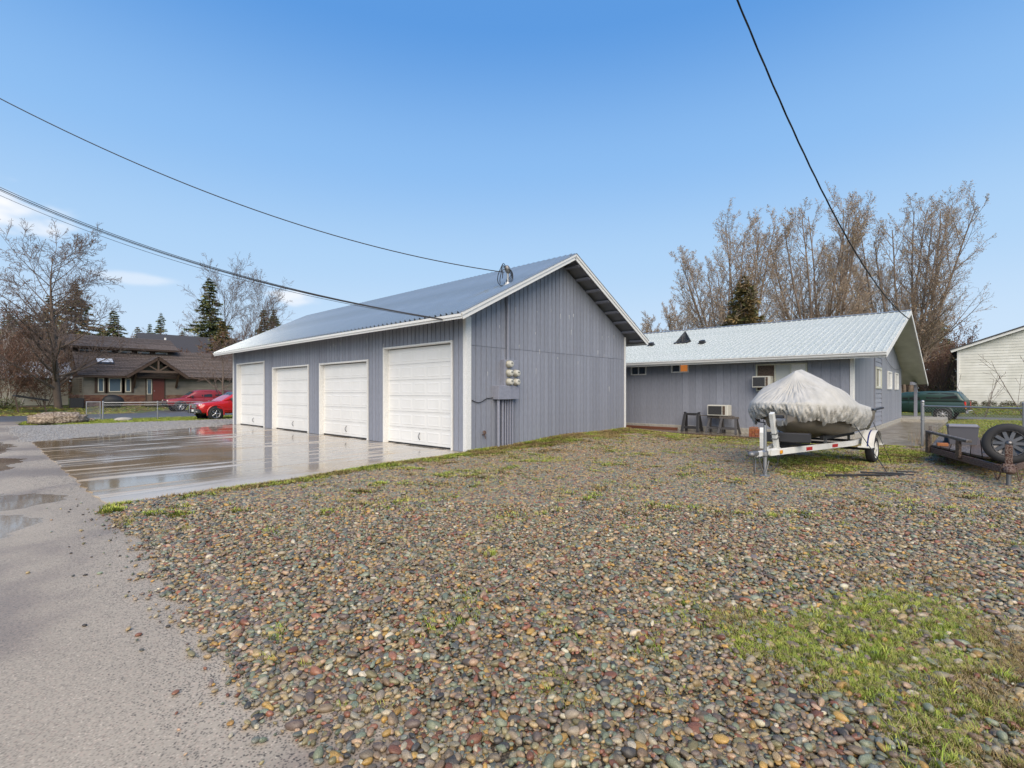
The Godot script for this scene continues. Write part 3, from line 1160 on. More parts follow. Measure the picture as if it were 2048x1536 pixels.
func make_house() -> void:
	var h := thing("house", "low grey house with pale streaked metal roof behind the covered boat", "house")
	var x0 := 11.5
	var x1 := 26.8
	var z1 := 7.1
	var z0 := -9.0
	var xr := 19.2
	var yr := 5.28
	var pl := (yr - 2.96) / (xr - 10.8)
	var pr := (yr - 2.22) / (30.0 - xr)
	var roof_y := func(x: float) -> float: return yr - (xr - x) * pl if x < xr else yr - (x - xr) * pr
	var sh := Sh.new()
	sh.box(Vector3(x0 + 0.07, 1.60, (z0 + z1) * 0.5), Vector3(0.12, 3.0, z1 - z0 - 0.3))
	part(h, "front_wall", sh, M.sheathing)
	sh = Sh.new()
	sh.prism(PackedVector2Array([Vector2(x0 + 0.14, 0.1), Vector2(x1 - 0.02, 0.1), Vector2(x1 - 0.02, roof_y.call(x1) - 0.16), Vector2(xr, yr - 0.18), Vector2(x0 + 0.14, roof_y.call(x0 + 0.14) - 0.16)]), 0.12, Transform3D(Basis.IDENTITY, Vector3(0, 0, z1 - 0.07)))
	part(h, "gable_wall", sh, M.sheathing)
	sh = Sh.new()
	sh.prism(PackedVector2Array([Vector2(x0 + 0.14, 0.1), Vector2(x1 - 0.02, 0.1), Vector2(x1 - 0.02, roof_y.call(x1) - 0.16), Vector2(xr, yr - 0.18), Vector2(x0 + 0.14, roof_y.call(x0 + 0.14) - 0.16)]), 0.12, Transform3D(Basis.IDENTITY, Vector3(0, 0, z0 + 0.07)))
	sh.box(Vector3(x1 - 0.08, 1.5, (z0 + z1) * 0.5), Vector3(0.12, 2.8, z1 - z0 - 0.4))
	part(h, "rear_wall", sh, M.siding[0])
	sh = Sh.new()
	sh.cbox(Vector3(x0 - 0.01, 0.12, (z0 + z1) * 0.5), Vector3(0.10, 0.26, z1 - z0 + 0.02), 0.01)
	sh.cbox(Vector3((x0 + x1) * 0.5 + 0.05, 0.10, z1 - 0.01), Vector3(x1 - x0 - 0.02, 0.24, 0.09), 0.01)
	part(h, "foundation", sh, M.foundation)
	# front boards; u runs along -z from the corner
	var wins := [[0.69 + 0.0, 0.0, 0.0, 0.0]]
	wins = [[8.56 - 0.77, 8.56, 2.44, 2.85], [5.82, 6.60, 2.50, 2.91], [1.40, 3.15, 1.70, 2.74]]
	var extra := []
	for w in wins:
		extra.append(w[0])
		extra.append(w[1])
	var cuts := cut_list(0.10, z1 - z0, 0.285, extra)
	var top := func(_u: float) -> float: return roof_y.call(x0) - 0.14
	var low := func(u: float) -> float:
		for w in wins:
			if u > w[0] and u < w[1]:
				return w[3]
		return 0.25
	siding(h, Vector3(x0 + 0.02, 0, z1), Vector3.FORWARD, Vector3.LEFT, cuts, low, top, M.siding)
	# below the windows
	for w in wins:
		var c2 := PackedFloat32Array()
		for c in cuts:
			if c >= w[0] - 0.001 and c <= w[1] + 0.001:
				c2.push_back(c)
		var sill: float = w[2]
		siding(h, Vector3(x0 + 0.02, 0, z1), Vector3.FORWARD, Vector3.LEFT, c2, func(_u: float) -> float: return 0.25, func(_u: float) -> float: return sill, M.siding)
	var warm := mat(Color(0.30, 0.16, 0.06), 0.25)
	warm.emission_enabled = true
	warm.emission = Color(1.0, 0.60, 0.28)
	warm.emission_energy_multiplier = 0.12
	var blind := mat(Color(0.45, 0.47, 0.45), 0.3)
	var panel = M.wood_brown
	var u := Vector3.FORWARD
	window_in(h, Vector3(x0 + 0.0, 2.44, z1 - 7.79), u, Vector3.LEFT, 0.77, 0.41, M.white, [[0.0, 0.5, M.glass], [0.5, 1.0, M.glass]])
	var lit := window_in(h, Vector3(x0 + 0.0, 2.50, z1 - 5.82), u, Vector3.LEFT, 0.78, 0.41, M.white, [[0.0, 0.5, warm], [0.5, 1.0, M.glass]])
	lit.set_meta("label", "small sliding window lit orange on one side")
	window_in(h, Vector3(x0 + 0.0, 1.70, z1 - 1.40), u, Vector3.LEFT, 1.75, 1.04, M.cream, [[0.0, 0.3, M.white], [0.3, 0.62, blind], [0.62, 1.0, panel]])
	# corner boards
	sh = Sh.new()
	sh.cbox(Vector3(x0 - 0.012, 1.58, z1 - 0.045), Vector3(0.035, 2.7, 0.11), 0.004)
	sh.cbox(Vector3(x0 + 0.055, 1.58, z1 + 0.012), Vector3(0.10, 2.7, 0.034), 0.004)
	part(h, "corner_board", sh, M.white)
	# gable boards left and right of the lapped bay
	var gt := func(uu: float) -> float: return roof_y.call(uu) - 0.18
	siding(h, Vector3(0, 0, z1 - 0.02), Vector3.RIGHT, Vector3.BACK, cut_list(x0 + 0.12, 16.28, 0.285), func(_u: float) -> float: return 0.25, gt, M.siding)
	var side := [[20.5, 22.0], [23.5, 24.9]]
	var c3 := cut_list(18.35, x1, 0.285, [20.5, 22.0, 23.5, 24.9])
	var sl := func(uu: float) -> float:
		for w in side:
			if uu > w[0] and uu < w[1]:
				return 2.68
		return 0.25
	siding(h, Vector3(0, 0, z1 - 0.02), Vector3.RIGHT, Vector3.BACK, c3, sl, gt, M.siding)
	for w in side:
		var c4 := PackedFloat32Array()
		for c in c3:
			if c >= w[0] - 0.001 and c <= w[1] + 0.001:
				c4.push_back(c)
		siding(h, Vector3(0, 0, z1 - 0.02), Vector3.RIGHT, Vector3.BACK, c4, func(_u: float) -> float: return 0.25, func(_u: float) -> float: return 1.80, M.siding)
		window_in(h, Vector3(w[0], 1.80, z1 + 0.01), Vector3.RIGHT, Vector3.BACK, w[1] - w[0], 0.88, M.white, [[0.0, 0.5, M.glass_blue], [0.5, 1.0, M.white]], 0.07)
	lap_boards(h, Vector3(0, 0.25, z1 + 0.005), Vector3.RIGHT, Vector3.BACK, func(_y: float) -> Array: return [16.33, 18.3], 8, 0.195, M.siding)
	lap_boards(h, Vector3(0, 2.76, z1 + 0.005), Vector3.RIGHT, Vector3.BACK, func(_y: float) -> Array: return [16.33, 18.3], 9, 0.195, M.siding)
	window_in(h, Vector3(16.5, 1.82, z1 + 0.015), Vector3.RIGHT, Vector3.BACK, 1.7, 0.92, M.cream, [[0.0, 0.5, M.glass], [0.5, 1.0, M.white]], 0.10)
	for xx: float in [16.30, 18.325]:
		sh = Sh.new()
		sh.cbox(Vector3(xx, 2.3, z1 + 0.02), Vector3(0.045, 4.1, 0.06), 0.004)
		part(h, "batten", sh, M.siding[0])
	# roof
	var roof := Node3D.new()
	roof.name = "roof"
	h.add_child(roof)
	var zf := 8.1
	var zb := z0 - 0.4
	var n := 19
	var pw := (zf - zb) / n
	var fl := slope_frame(Vector3(10.76, 2.97, zb), Vector3(xr, yr + 0.02, zb))
	var pan := rib_panel(pw - 0.002, Vector3(10.76, 2.97, 0).distance_to(Vector3(xr, yr + 0.02, 0)), M.roof_house, 4, 0.022)
	var fr := slope_frame(Vector3(30.0, 2.23, zf), Vector3(xr, yr + 0.02, zf))
	var pan2 := rib_panel(pw - 0.002, Vector3(30.0, 2.23, 0).distance_to(Vector3(xr, yr + 0.02, 0)), M.roof_house, 4, 0.022)
	for i in n:
		put(roof, "roof_panel", pan, fl * Transform3D(Basis.IDENTITY, Vector3(0, 0, i * pw)))
		put(roof, "roof_panel", pan2, fr * Transform3D(Basis.IDENTITY, Vector3(0, 0, i * pw)))
	sh = Sh.new()
	for sg: float in [-1.0, 1.0]:
		var p := pl if sg < 0 else pr
		sh.bar(Vector3(xr + sg * 0.1, yr + 0.052 - 0.1 * p, zf), Vector3(xr + sg * 0.1, yr + 0.052 - 0.1 * p, zb), 0.22, 0.006, Vector3(sg * p, 1, 0).normalized())
	part(roof, "ridge_cap", sh, M.flashing)
	for sg: float in [-1.0, 1.0]:
		var e := Vector3(10.80, 2.90, (zf + zb) * 0.5) if sg < 0 else Vector3(29.96, 2.16, (zf + zb) * 0.5)
		var t := Vector3(xr, yr - 0.05, (zf + zb) * 0.5)
		var x := (t - e).normalized()
		var up := Vector3(sg * (pl if sg < 0 else pr), 1, 0).normalized()
		sh = Sh.new()
		sh.box((e + t) * 0.5, Vector3(e.distance_to(t), 0.03, zf - zb - 0.08), Basis(x, up, x.cross(up)))
		part(roof, "soffit", sh, M.cream)
		for zz: float in [zf - 0.01, zb + 0.01]:
			sh = Sh.new()
			sh.bar(Vector3(e.x + sg * 0.05, e.y - 0.035, zz), Vector3(t.x, t.y - 0.035 + 0.012, zz), 0.035, 0.17, Vector3.UP, 0.004)
			part(roof, "rake_board", sh, M.white)
	# gutter of bent sheet along the front eave
	sh = Sh.new()
	var prof := PackedVector2Array([Vector2(0.0, 0.0), Vector2(-0.075, 0.0), Vector2(-0.095, 0.035), Vector2(-0.095, 0.06), Vector2(-0.125, 0.10), Vector2(-0.125, 0.125), Vector2(-0.112, 0.125), Vector2(-0.112, 0.105), Vector2(-0.085, 0.066), Vector2(-0.083, 0.04), Vector2(-0.068, 0.012), Vector2(0.0, 0.012)])
	sh.prism(prof, zf - zb, Transform3D(Basis.IDENTITY, Vector3(10.785, 2.845, (zf + zb) * 0.5)))
	part(roof, "gutter", sh, M.white)
	sh = Sh.new()
	sh.cbox(Vector3(10.80, 2.875, (zf + zb) * 0.5), Vector3(0.03, 0.18, zf - zb - 0.01), 0.004)
	part(roof, "fascia", sh, M.white)
	# porch beam and post at the far side
	sh = Sh.new()
	sh.cbox(Vector3(28.2, 2.16, 7.55), Vector3(3.2, 0.17, 0.12), 0.01)
	part(h, "porch_beam", sh, M.grey_paint)
	sh = Sh.new()
	sh.cbox(Vector3(29.45, 1.13, 7.55), Vector3(0.16, 1.88, 0.16), 0.01)
	part(h, "porch_post", sh, M.grey_paint)
	# roof fittings
	var on_roof := func(x: float, z: float) -> Vector3: return Vector3(x, roof_y.call(x) + 0.03, z)
	for v in [[14.75, -2.14], [14.34, 0.69]]:
		sh = Sh.new()
		var p: Vector3 = on_roof.call(v[0], v[1])
		sh.cbox(p + Vector3(0, 0.045, 0), Vector3(0.30, 0.05, 0.30), 0.01, Basis(Vector3.BACK, atan(pl)))
		sh.cbox(p + Vector3(0, 0.115, 0), Vector3(0.24, 0.10, 0.24), 0.03, Basis(Vector3.BACK, atan(pl)))
		part(roof, "roof_vent", sh, M.dark_plastic)
	sh = Sh.new()
	var rj: Vector3 = on_roof.call(15.1, -0.62)
	# a bent sheet that splits sliding snow round the flue
	var apex := rj + Vector3(0.35, 0.62, 0.0)
	var f1 := rj + Vector3(-0.35, -0.1, -0.28)
	var f2 := rj + Vector3(-0.15, -0.04, 0.52)
	var bk := rj + Vector3(0.75, 0.2, 0.1)
	sh.t3(apex, bk, f2)
	sh.t3(apex, f2, bk)
	sh.t3(f1, bk, apex)
	sh.t3(apex, bk, f1)
	part(roof, "flue_guard", sh, M.flashing)
	sh = Sh.new()
	sh.rod(rj + Vector3(-0.12, -0.1, 0.05), rj + Vector3(-0.12, 0.28, 0.05), 0.09, 12)
	sh.cbox(rj + Vector3(-0.12, 0.0, 0.05), Vector3(0.5, 0.05, 0.7), 0.01, Basis(Vector3.BACK, atan(pl)))
	part(roof, "flue_pipe", sh, M.dark_plastic)


# ---------------------------------------------------------------- brown house across the street
func shingle_roof(parent: Node3D, e0: Vector3, e1: Vector3, t0: Vector3, t1: Vector3, rows: int, per: int, mats: Array, called := "shingle_course") -> void:
	# courses of split shakes from the eave (e0, e1) up to the ridge (t0, t1); uneven butts, one mesh a course
	for r in rows:
		var s := Sh.new()
		var a := float(r) / rows
		var b := float(r + 1) / rows
		var la := e0.lerp(t0, a)
		var lb := e1.lerp(t1, a)
		var ha := e0.lerp(t0, minf(b + 0.2 / rows, 1.0))
		var hb := e1.lerp(t1, minf(b + 0.2 / rows, 1.0))
		var nrm := (lb - la).cross(ha - la).normalized()
		if nrm.y < 0:
			nrm = -nrm
		var x := 0.0
		while x < 1.0:
			var w := minf(rng.randf_range(0.6, 1.4) / per, 1.0 - x)
			if w < 0.0005:
				break
			var drop := rng.randf_range(0.0, 0.22) / rows
			var p := la.lerp(lb, x + 0.0008) + (la - ha) * drop
			var q := la.lerp(lb, x + w - 0.0008) + (la - ha) * drop
			var p2 := ha.lerp(hb, x + 0.0008)
			var q2 := ha.lerp(hb, x + w - 0.0008)
			var o := nrm * rng.randf_range(0.03, 0.055)
			if (q - p).cross(p2 - p).dot(nrm) > 0:
				s.q(p + o, q + o, q2 + nrm * 0.01, p2 + nrm * 0.01)
				s.q(p, q, q + o, p + o)
			else:
				s.q(q + o, p + o, p2 + nrm * 0.01, q2 + nrm * 0.01)
				s.q(q, p, p + o, q + o)
			x += w
		part(parent, called, s, mats[rng.randi() % mats.size()])


func make_brown_house() -> void:
	var zf := -50.0
	var y0 := 0.36
	var h := thing("brown_house", "brown shingled house with red door and timber gable porch across the street", "house")
	var speck: Texture2D = M.speck
	var shakes := []
	for k in 3:
		shakes.append(worn(Color(0.16, 0.128, 0.112) * (0.85 + 0.2 * k), 0.9, speck, Vector3(1.5, 1.5, 1.5)))
	var olive := []
	for k in 2:
		olive.append(worn(Color(0.20, 0.18, 0.145) * (0.95 + 0.1 * k), 0.8, M.blotch, Vector3(0.4, 0.4, 0.4)))
	var dark := worn(Color(0.06, 0.035, 0.022), 0.7, M.grain, Vector3(1, 1, 1))
	var red := worn(Color(0.13, 0.032, 0.022), 0.55, M.grain, Vector3(1, 1, 1))
	var cream := mat(Color(0.62, 0.58, 0.46), 0.6)
	var xl := -2.3
	var xe := 12.0
	var sh := Sh.new()
	sh.box(Vector3((xl + xe) * 0.5, 1.9, zf - 4.2), Vector3(xe - xl - 0.06, 3.2, 8.2))
	part(h, "wall", sh, dark)
	# lapped boards above a brick skirt, cut round the entry and windows by setting those proud
	lap_boards(h, Vector3(0, y0 + 1.05, zf), Vector3.RIGHT, Vector3.BACK, func(_y: float) -> Array: return [xl, xe], 9, 0.19, olive)
	lap_boards(h, Vector3(xl, y0 + 0.3, zf - 8.2), Vector3.BACK, Vector3.LEFT, func(_y: float) -> Array: return [0.0, 8.2], 13, 0.19, olive)
	# bricks in running bond
	var bm := []
	for k in 4:
		var s := Sh.new()
		s.box(Vector3.ZERO, Vector3(0.27, 0.105, 0.09))
		bm.append(s.mesh(worn([Color(0.23, 0.10, 0.065), Color(0.27, 0.13, 0.08), Color(0.19, 0.085, 0.06), Color(0.31, 0.17, 0.11)][k], 0.85, speck, Vector3(3, 3, 3))))
	sh = Sh.new()
	sh.box(Vector3((xl + 5.6) * 0.5, y0 + 0.52, zf + 0.01), Vector3(5.6 - xl, 1.04, 0.06))
	part(h, "brick_base", sh, worn(Color(0.22, 0.16, 0.12), 0.9, speck, Vector3(2, 2, 2)))
	for r in 9:
		for k in 28:
			var x := xl + 0.14 + k * 0.285 + (0.14 if r % 2 else 0.0)
			if x > 5.5 or (x > 2.35 and x < 4.2):
				continue
			put(h, "brick", bm[rng.randi() % 4], Transform3D(Basis.IDENTITY, Vector3(x, y0 + 0.06 + r * 0.117, zf + 0.045)))
	# door, sidelight, fanlight
	sh = Sh.new()
	sh.cbox(Vector3(3.42, y0 + 1.55, zf + 0.08), Vector3(0.95, 2.15, 0.07), 0.01)
	var door := part(h, "door", sh, red)
	sh = Sh.new()
	for k in 2:
		for r in 3:
			sh.cbox(Vector3(3.20 + k * 0.44, y0 + 0.85 + r * 0.66, zf + 0.12), Vector3(0.30, 0.50, 0.02), 0.006)
	part(door, "door_panel", sh, red)
	sh = Sh.new()
	sh.lump(Vector3(3.05, y0 + 1.45, zf + 0.15), Vector3(0.04, 0.04, 0.04), 5, 6, 0.0, rng)
	part(door, "handle", sh, M.chrome)
	var jambs := Sh.new()
	for x: float in [2.40, 2.92, 3.94]:
		jambs.cbox(Vector3(x, y0 + 1.6, zf + 0.06), Vector3(0.08, 2.3, 0.10), 0.005)
	jambs.cbox(Vector3(3.17, y0 + 2.7, zf + 0.06), Vector3(1.6, 0.09, 0.12), 0.005)
	part(h, "door_frame", jambs, dark)
	window_in(h, Vector3(2.46, y0 + 1.1, zf + 0.05), Vector3.RIGHT, Vector3.BACK, 0.42, 1.5, cream, [[0.0, 1.0, M.glass_blue]], 0.06, "sidelight")
	sh = Sh.new()
	var fan := PackedVector2Array()
	for k in 13:
		fan.push_back(Vector2(cos(PI * k / 12.0) * 0.74, sin(PI * k / 12.0) * 0.38))
	sh.prism(fan, 0.03, Transform3D(Basis.IDENTITY, Vector3(3.17, y0 + 2.76, zf + 0.06)))
	var fl := part(h, "fanlight", sh, M.glass_blue)
	sh = Sh.new()
	for k in 12:
		var a := PI * k / 12.0
		var b := PI * (k + 1) / 12.0
		sh.bar(Vector3(3.17 + cos(a) * 0.80, y0 + 2.76 + sin(a) * 0.44, zf + 0.07), Vector3(3.17 + cos(b) * 0.80, y0 + 2.76 + sin(b) * 0.44, zf + 0.07), 0.08, 0.08, Vector3.BACK)
	part(fl, "frame", sh, dark)
	# three front windows with dark casings
	for w in [[-1.3, 0.45, 1.3], [-0.5, 0.95, 1.3], [0.75, 0.45, 1.3]]:
		var fr := window_in(h, Vector3(w[0], y0 + 1.35, zf + 0.05), Vector3.RIGHT, Vector3.BACK, w[1], w[2], cream, [[0.0, 1.0, M.glass_blue]], 0.07)
		sh = Sh.new()
		for sx: float in [-0.13, w[1] + 0.13]:
			sh.cbox(Vector3(w[0] + sx, y0 + 2.0, zf + 0.05), Vector3(0.20, 1.5, 0.06), 0.005)
		part(fr, "casing", sh, dark)
	window_in(h, Vector3(xl - 0.01, y0 + 1.3, zf - 2.2), Vector3.BACK, Vector3.LEFT, 0.9, 1.3, dark, [[0.0, 1.0, M.glass]], 0.08)
	# lower roof
	var roof := Node3D.new()
	roof.name = "lower_roof"
	h.add_child(roof)
	shingle_roof(roof, Vector3(xl - 0.5, 3.22, zf + 0.7), Vector3(xe, 3.22, zf + 0.7), Vector3(xl - 0.5, 6.1, zf - 4.2), Vector3(xe, 6.1, zf - 4.2), 16, 46, shakes)
	sh = Sh.new()
	sh.box(Vector3((xl - 0.5 + xe) * 0.5, 3.12, zf + 0.68), Vector3(xe - xl + 0.5, 0.14, 0.05))
	part(roof, "fascia", sh, dark)
	sh = Sh.new()
	sh.prism(PackedVector2Array([Vector2(-0.7, 3.18), Vector2(4.2, 6.05), Vector2(8.2, 3.4)]), xe - xl, Transform3D(Basis(Vector3.UP, PI / 2), Vector3((xl + xe) * 0.5, 0, zf)))
	part(roof, "attic", sh, dark)
	sh = Sh.new()
	sh.cbox(Vector3.ZERO, Vector3(1.35, 0.08, 1.0), 0.02, Basis(Vector3.RIGHT, 0.53))
	var sky := put(roof, "skylight", sh.mesh(M.dark_plastic), Transform3D(Basis.IDENTITY, Vector3(-0.55, 4.66, zf - 1.6)))
	sh = Sh.new()
	sh.box(Vector3(0, 0.05, 0.028), Vector3(1.2, 0.02, 0.42), Basis(Vector3.RIGHT, 0.53))
	sh.box(Vector3(0, 0.05 + 0.14, -0.22), Vector3(1.2, 0.02, 0.42), Basis(Vector3.RIGHT, 0.53))
	var sg := mat(Color(0.82, 0.83, 0.84), 0.3)
	part(sky, "pane", sh, sg)
	# upper storey strip with low windows, then the upper roof
	sh = Sh.new()
	sh.box(Vector3(1.05, 5.55, zf - 5.4), Vector3(8.2, 1.3, 3.6))
	part(h, "clerestory_wall", sh, dark)
	for k in 5:
		window_in(h, Vector3(-2.3 + k * 1.55, 5.55, zf - 3.56), Vector3.RIGHT, Vector3.BACK, 1.05, 0.38, cream if k > 1 else dark, [[0.0, 1.0, M.glass]], 0.05, "clerestory_window")
	var up := Node3D.new()
	up.name = "upper_roof"
	h.add_child(up)
	shingle_roof(up, Vector3(-3.3, 6.15, zf - 2.9), Vector3(5.9, 6.15, zf - 2.9), Vector3(-3.3, 7.55, zf - 6.6), Vector3(5.9, 7.55, zf - 6.6), 9, 32, shakes)
	sh = Sh.new()
	sh.box(Vector3(1.3, 6.06, zf - 2.92), Vector3(9.2, 0.14, 0.05))
	part(up, "fascia", sh, dark)
	sh = Sh.new()
	sh.prism(PackedVector2Array([Vector2(2.9, 6.1), Vector2(6.6, 7.5), Vector2(9.0, 6.0)]), 9.0, Transform3D(Basis(Vector3.UP, PI / 2), Vector3(1.3, 0, zf)))
	part(up, "attic", sh, dark)
	# timber porch gable over the door
	var porch := Node3D.new()
	porch.name = "porch_gable"
	h.add_child(porch)
	var pk := Vector3(3.15, 5.02, zf + 1.4)
	for sg2: float in [-1.0, 1.0]:
		var e := Vector3(3.15 + sg2 * 2.5, 3.12, zf + 1.4)
		sh = Sh.new()
		sh.bar(e, pk, 0.14, 0.26, Vector3.UP)
		part(porch, "barge_board", sh, dark)
		var back := Vector3(0, 0, -4.0)
		shingle_roof(porch, e + Vector3(0, 0.14, 0.1), e + Vector3(0, 0.14, 0) + back * 0.4, pk + Vector3(0, 0.14, 0.1), pk + Vector3(0, 0.14, 0) + back, 8, 8, shakes)
		sh = Sh.new()
		sh.bar(Vector3(3.15 + sg2 * 1.75, 3.5, zf + 1.2), Vector3(3.15 + sg2 * 1.75, 2.15, zf + 0.15), 0.16, 0.16, Vector3.UP)
		part(porch, "brace", sh, dark)
		sh = Sh.new()
		sh.bar(Vector3(3.15, 3.75, zf + 1.35), Vector3(3.15 + sg2 * 0.8, 4.3, zf + 1.35), 0.1, 0.12, Vector3.UP)
		part(porch, "strut", sh, M.wood_brown)
	sh = Sh.new()
	sh.bar(Vector3(1.4, 3.68, zf + 1.35), Vector3(4.9, 3.68, zf + 1.35), 0.14, 0.2, Vector3.UP)
	part(porch, "tie_beam", sh, M.wood_brown)
	sh = Sh.new()
	sh.bar(Vector3(3.15, 3.7, zf + 1.34), Vector3(3.15, 4.9, zf + 1.34), 0.14, 0.14, Vector3.RIGHT)
	part(porch, "king_post", sh, M.wood_brown)
	sh = Sh.new()
	sh.prism(PackedVector2Array([Vector2(1.0, 3.15), Vector2(5.3, 3.15), Vector2(3.15, 4.85)]), 0.06, Transform3D(Basis.IDENTITY, Vector3(0, 0, zf + 0.1)))
	part(porch, "gable_panel", sh, olive[0])
	sh = Sh.new()
	sh.cbox(Vector3(3.2, y0 + 0.2, zf + 0.9), Vector3(2.4, 0.42, 1.6), 0.02)
	part(h, "porch_step", sh, M.wood_brown)


func make_far_buildings() -> void:
	# dark slate roof beyond the brown house
	var b := thing("slate_roofed_house", "house with plain dark grey roof rising behind the brown house", "house")
	var slate := worn(Color(0.075, 0.075, 0.085), 0.7, M.speck, Vector3(1, 1, 1))
	var sh := Sh.new()
	sh.box(Vector3(13.0, 2.6, -66.0), Vector3(16.0, 4.6, 8.0))
	part(b, "wall", sh, M.cream)
	sh = Sh.new()
	sh.prism(PackedVector2Array([Vector2(-5.0, 4.8), Vector2(5.0, 4.8), Vector2(0.0, 9.1)]), 17.0, Transform3D(Basis(Vector3.UP, PI / 2), Vector3(13.0, 0, -66.0)))
	var rf := part(b, "roof", sh, slate)
	sh = Sh.new()
	sh.rod(Vector3(6.9, 7.2, -63.2), Vector3(6.9, 8.4, -63.2), 0.12, 8)
	part(rf, "vent_pipe", sh, M.white)
	# white shed with a bright metal roof behind the big bare tree
	b = thing("white_shed", "white clapboard shed with bright metal roof behind the bare tree", "shed")
	var cl := [worn(Color(0.62, 0.61, 0.55), 0.7, M.blotch, Vector3(0.3, 0.3, 0.3)), worn(Color(0.58, 0.57, 0.51), 0.7, M.blotch, Vector3(0.3, 0.3, 0.3))]
	sh = Sh.new()
	sh.box(Vector3(-7.6, 1.6, -61.0), Vector3(10.0, 3.0, 5.6))
	part(b, "wall", sh, M.sheathing)
	lap_boards(b, Vector3(0, 0.2, -58.15), Vector3.RIGHT, Vector3.BACK, func(_y: float) -> Array: return [-12.6, -2.6], 14, 0.2, cl)
	sh = Sh.new()
	var me := rib_panel(1.0, 4.6, mat(Color(0.66, 0.70, 0.73), 0.4, 0.1), 4)
	var fr := slope_frame(Vector3(0, 0, 0), Vector3(4.2, 1.75, 0))
	for k in 11:
		put(b, "roof_panel", me, Transform3D(Basis(Vector3.UP, PI / 2), Vector3(-13.2 + k * 1.0, 3.1, -57.6)) * Transform3D(fr.basis, Vector3(0, 0, 0)))
	# pale two-storey building on the right
	b = thing("pale_building", "cream clapboard two storey building beyond the green pickup", "building")
	var pale := [worn(Color(0.74, 0.74, 0.70), 0.65, M.blotch, Vector3(0.2, 0.2, 0.2)), worn(Color(0.72, 0.72, 0.68), 0.65, M.blotch, Vector3(0.2, 0.2, 0.2))]
	var bx := 50.5
	var bz := 9.1
	var rise := 0.37
	var eave := 5.42
	var top := func(y: float) -> Array:
		var from := maxf(0.0, (y + 0.45 - eave) / rise)
		return [from, maxf(26.0 - from, from)]
	sh = Sh.new()
	sh.prism(PackedVector2Array([Vector2(0.05, 0), Vector2(25.95, 0), Vector2(25.95, eave), Vector2(13, eave + 13.0 * rise - 0.05), Vector2(0.05, eave)]), 14.0, Transform3D(Basis(Vector3.UP, -PI / 2), Vector3(bx + 7.05, 0, bz)))
	part(b, "wall", sh, pale[1])
	lap_boards(b, Vector3(bx, 0.45, bz), Vector3.BACK, Vector3.LEFT, top, 40, 0.24, pale, "lap_board", 0.032)
	sh = Sh.new()
	sh.cbox(Vector3(bx - 0.02, eave * 0.5 + 0.15, bz - 0.02), Vector3(0.16, eave - 0.4, 0.16), 0.01)
	part(b, "corner_board", sh, M.white)
	for sg: float in [-1.0, 1.0]:
		var e := Vector3(bx - 0.45, eave - 0.12, bz - 0.5) if sg < 0 else Vector3(bx - 0.45, eave - 0.12, bz + 26.5)
		var t := Vector3(bx - 0.45, eave - 0.12 + 13.5 * rise, bz + 13.0)
		sh = Sh.new()
		sh.bar(e, t, 0.05, 0.20, Vector3.UP)
		part(b, "rake_board", sh, M.white)
		var up := Vector3(0, 1, sg * rise).normalized()
		var x := (t - e).normalized()
		sh = Sh.new()
		sh.box((e + t) * 0.5 + Vector3(7.5, 0.17, 0), Vector3(e.distance_to(t) + 0.2, 0.10, 15.2), Basis(x, up, x.cross(up)))
		part(b, "roof", sh, slate)


# ---------------------------------------------------------------- cobbles and grass
func stone_color(r: RandomNumberGenerator) -> Color:
	var pal := [Color(0.17, 0.20, 0.165), Color(0.16, 0.18, 0.185), Color(0.175, 0.14, 0.145), Color(0.24, 0.11, 0.085), Color(0.34, 0.265, 0.175), Color(0.40, 0.255, 0.10), Color(0.35, 0.25, 0.20), Color(0.085, 0.085, 0.09), Color(0.46, 0.43, 0.385), Color(0.25, 0.225, 0.15), Color(0.20, 0.235, 0.205), Color(0.27, 0.225, 0.19), Color(0.30, 0.27, 0.24)]
	var odds := [11, 9, 11, 11, 17, 6, 11, 8, 5, 11, 7, 11, 8]
	var total := 0
	for o in odds:
		total += o
	var pick := r.randi() % total
	var k := 0
	while pick >= odds[k]:
		pick -= odds[k]
		k += 1
	var c: Color = pal[k]
	var f := r.randf_range(0.72, 1.62)
	var grey := (c.r + c.g + c.b) / 3.0
	c = Color(grey * 1.02 + (c.r - grey) * 1.02, grey + (c.g - grey) * 1.02, maxf(0.02, grey * 0.96 + (c.b - grey) * 1.02))
	return Color(c.r * f * r.randf_range(0.97, 1.07), c.g * f, 0.85 * c.b * f * r.randf_range(0.95, 1.05), 1.0)


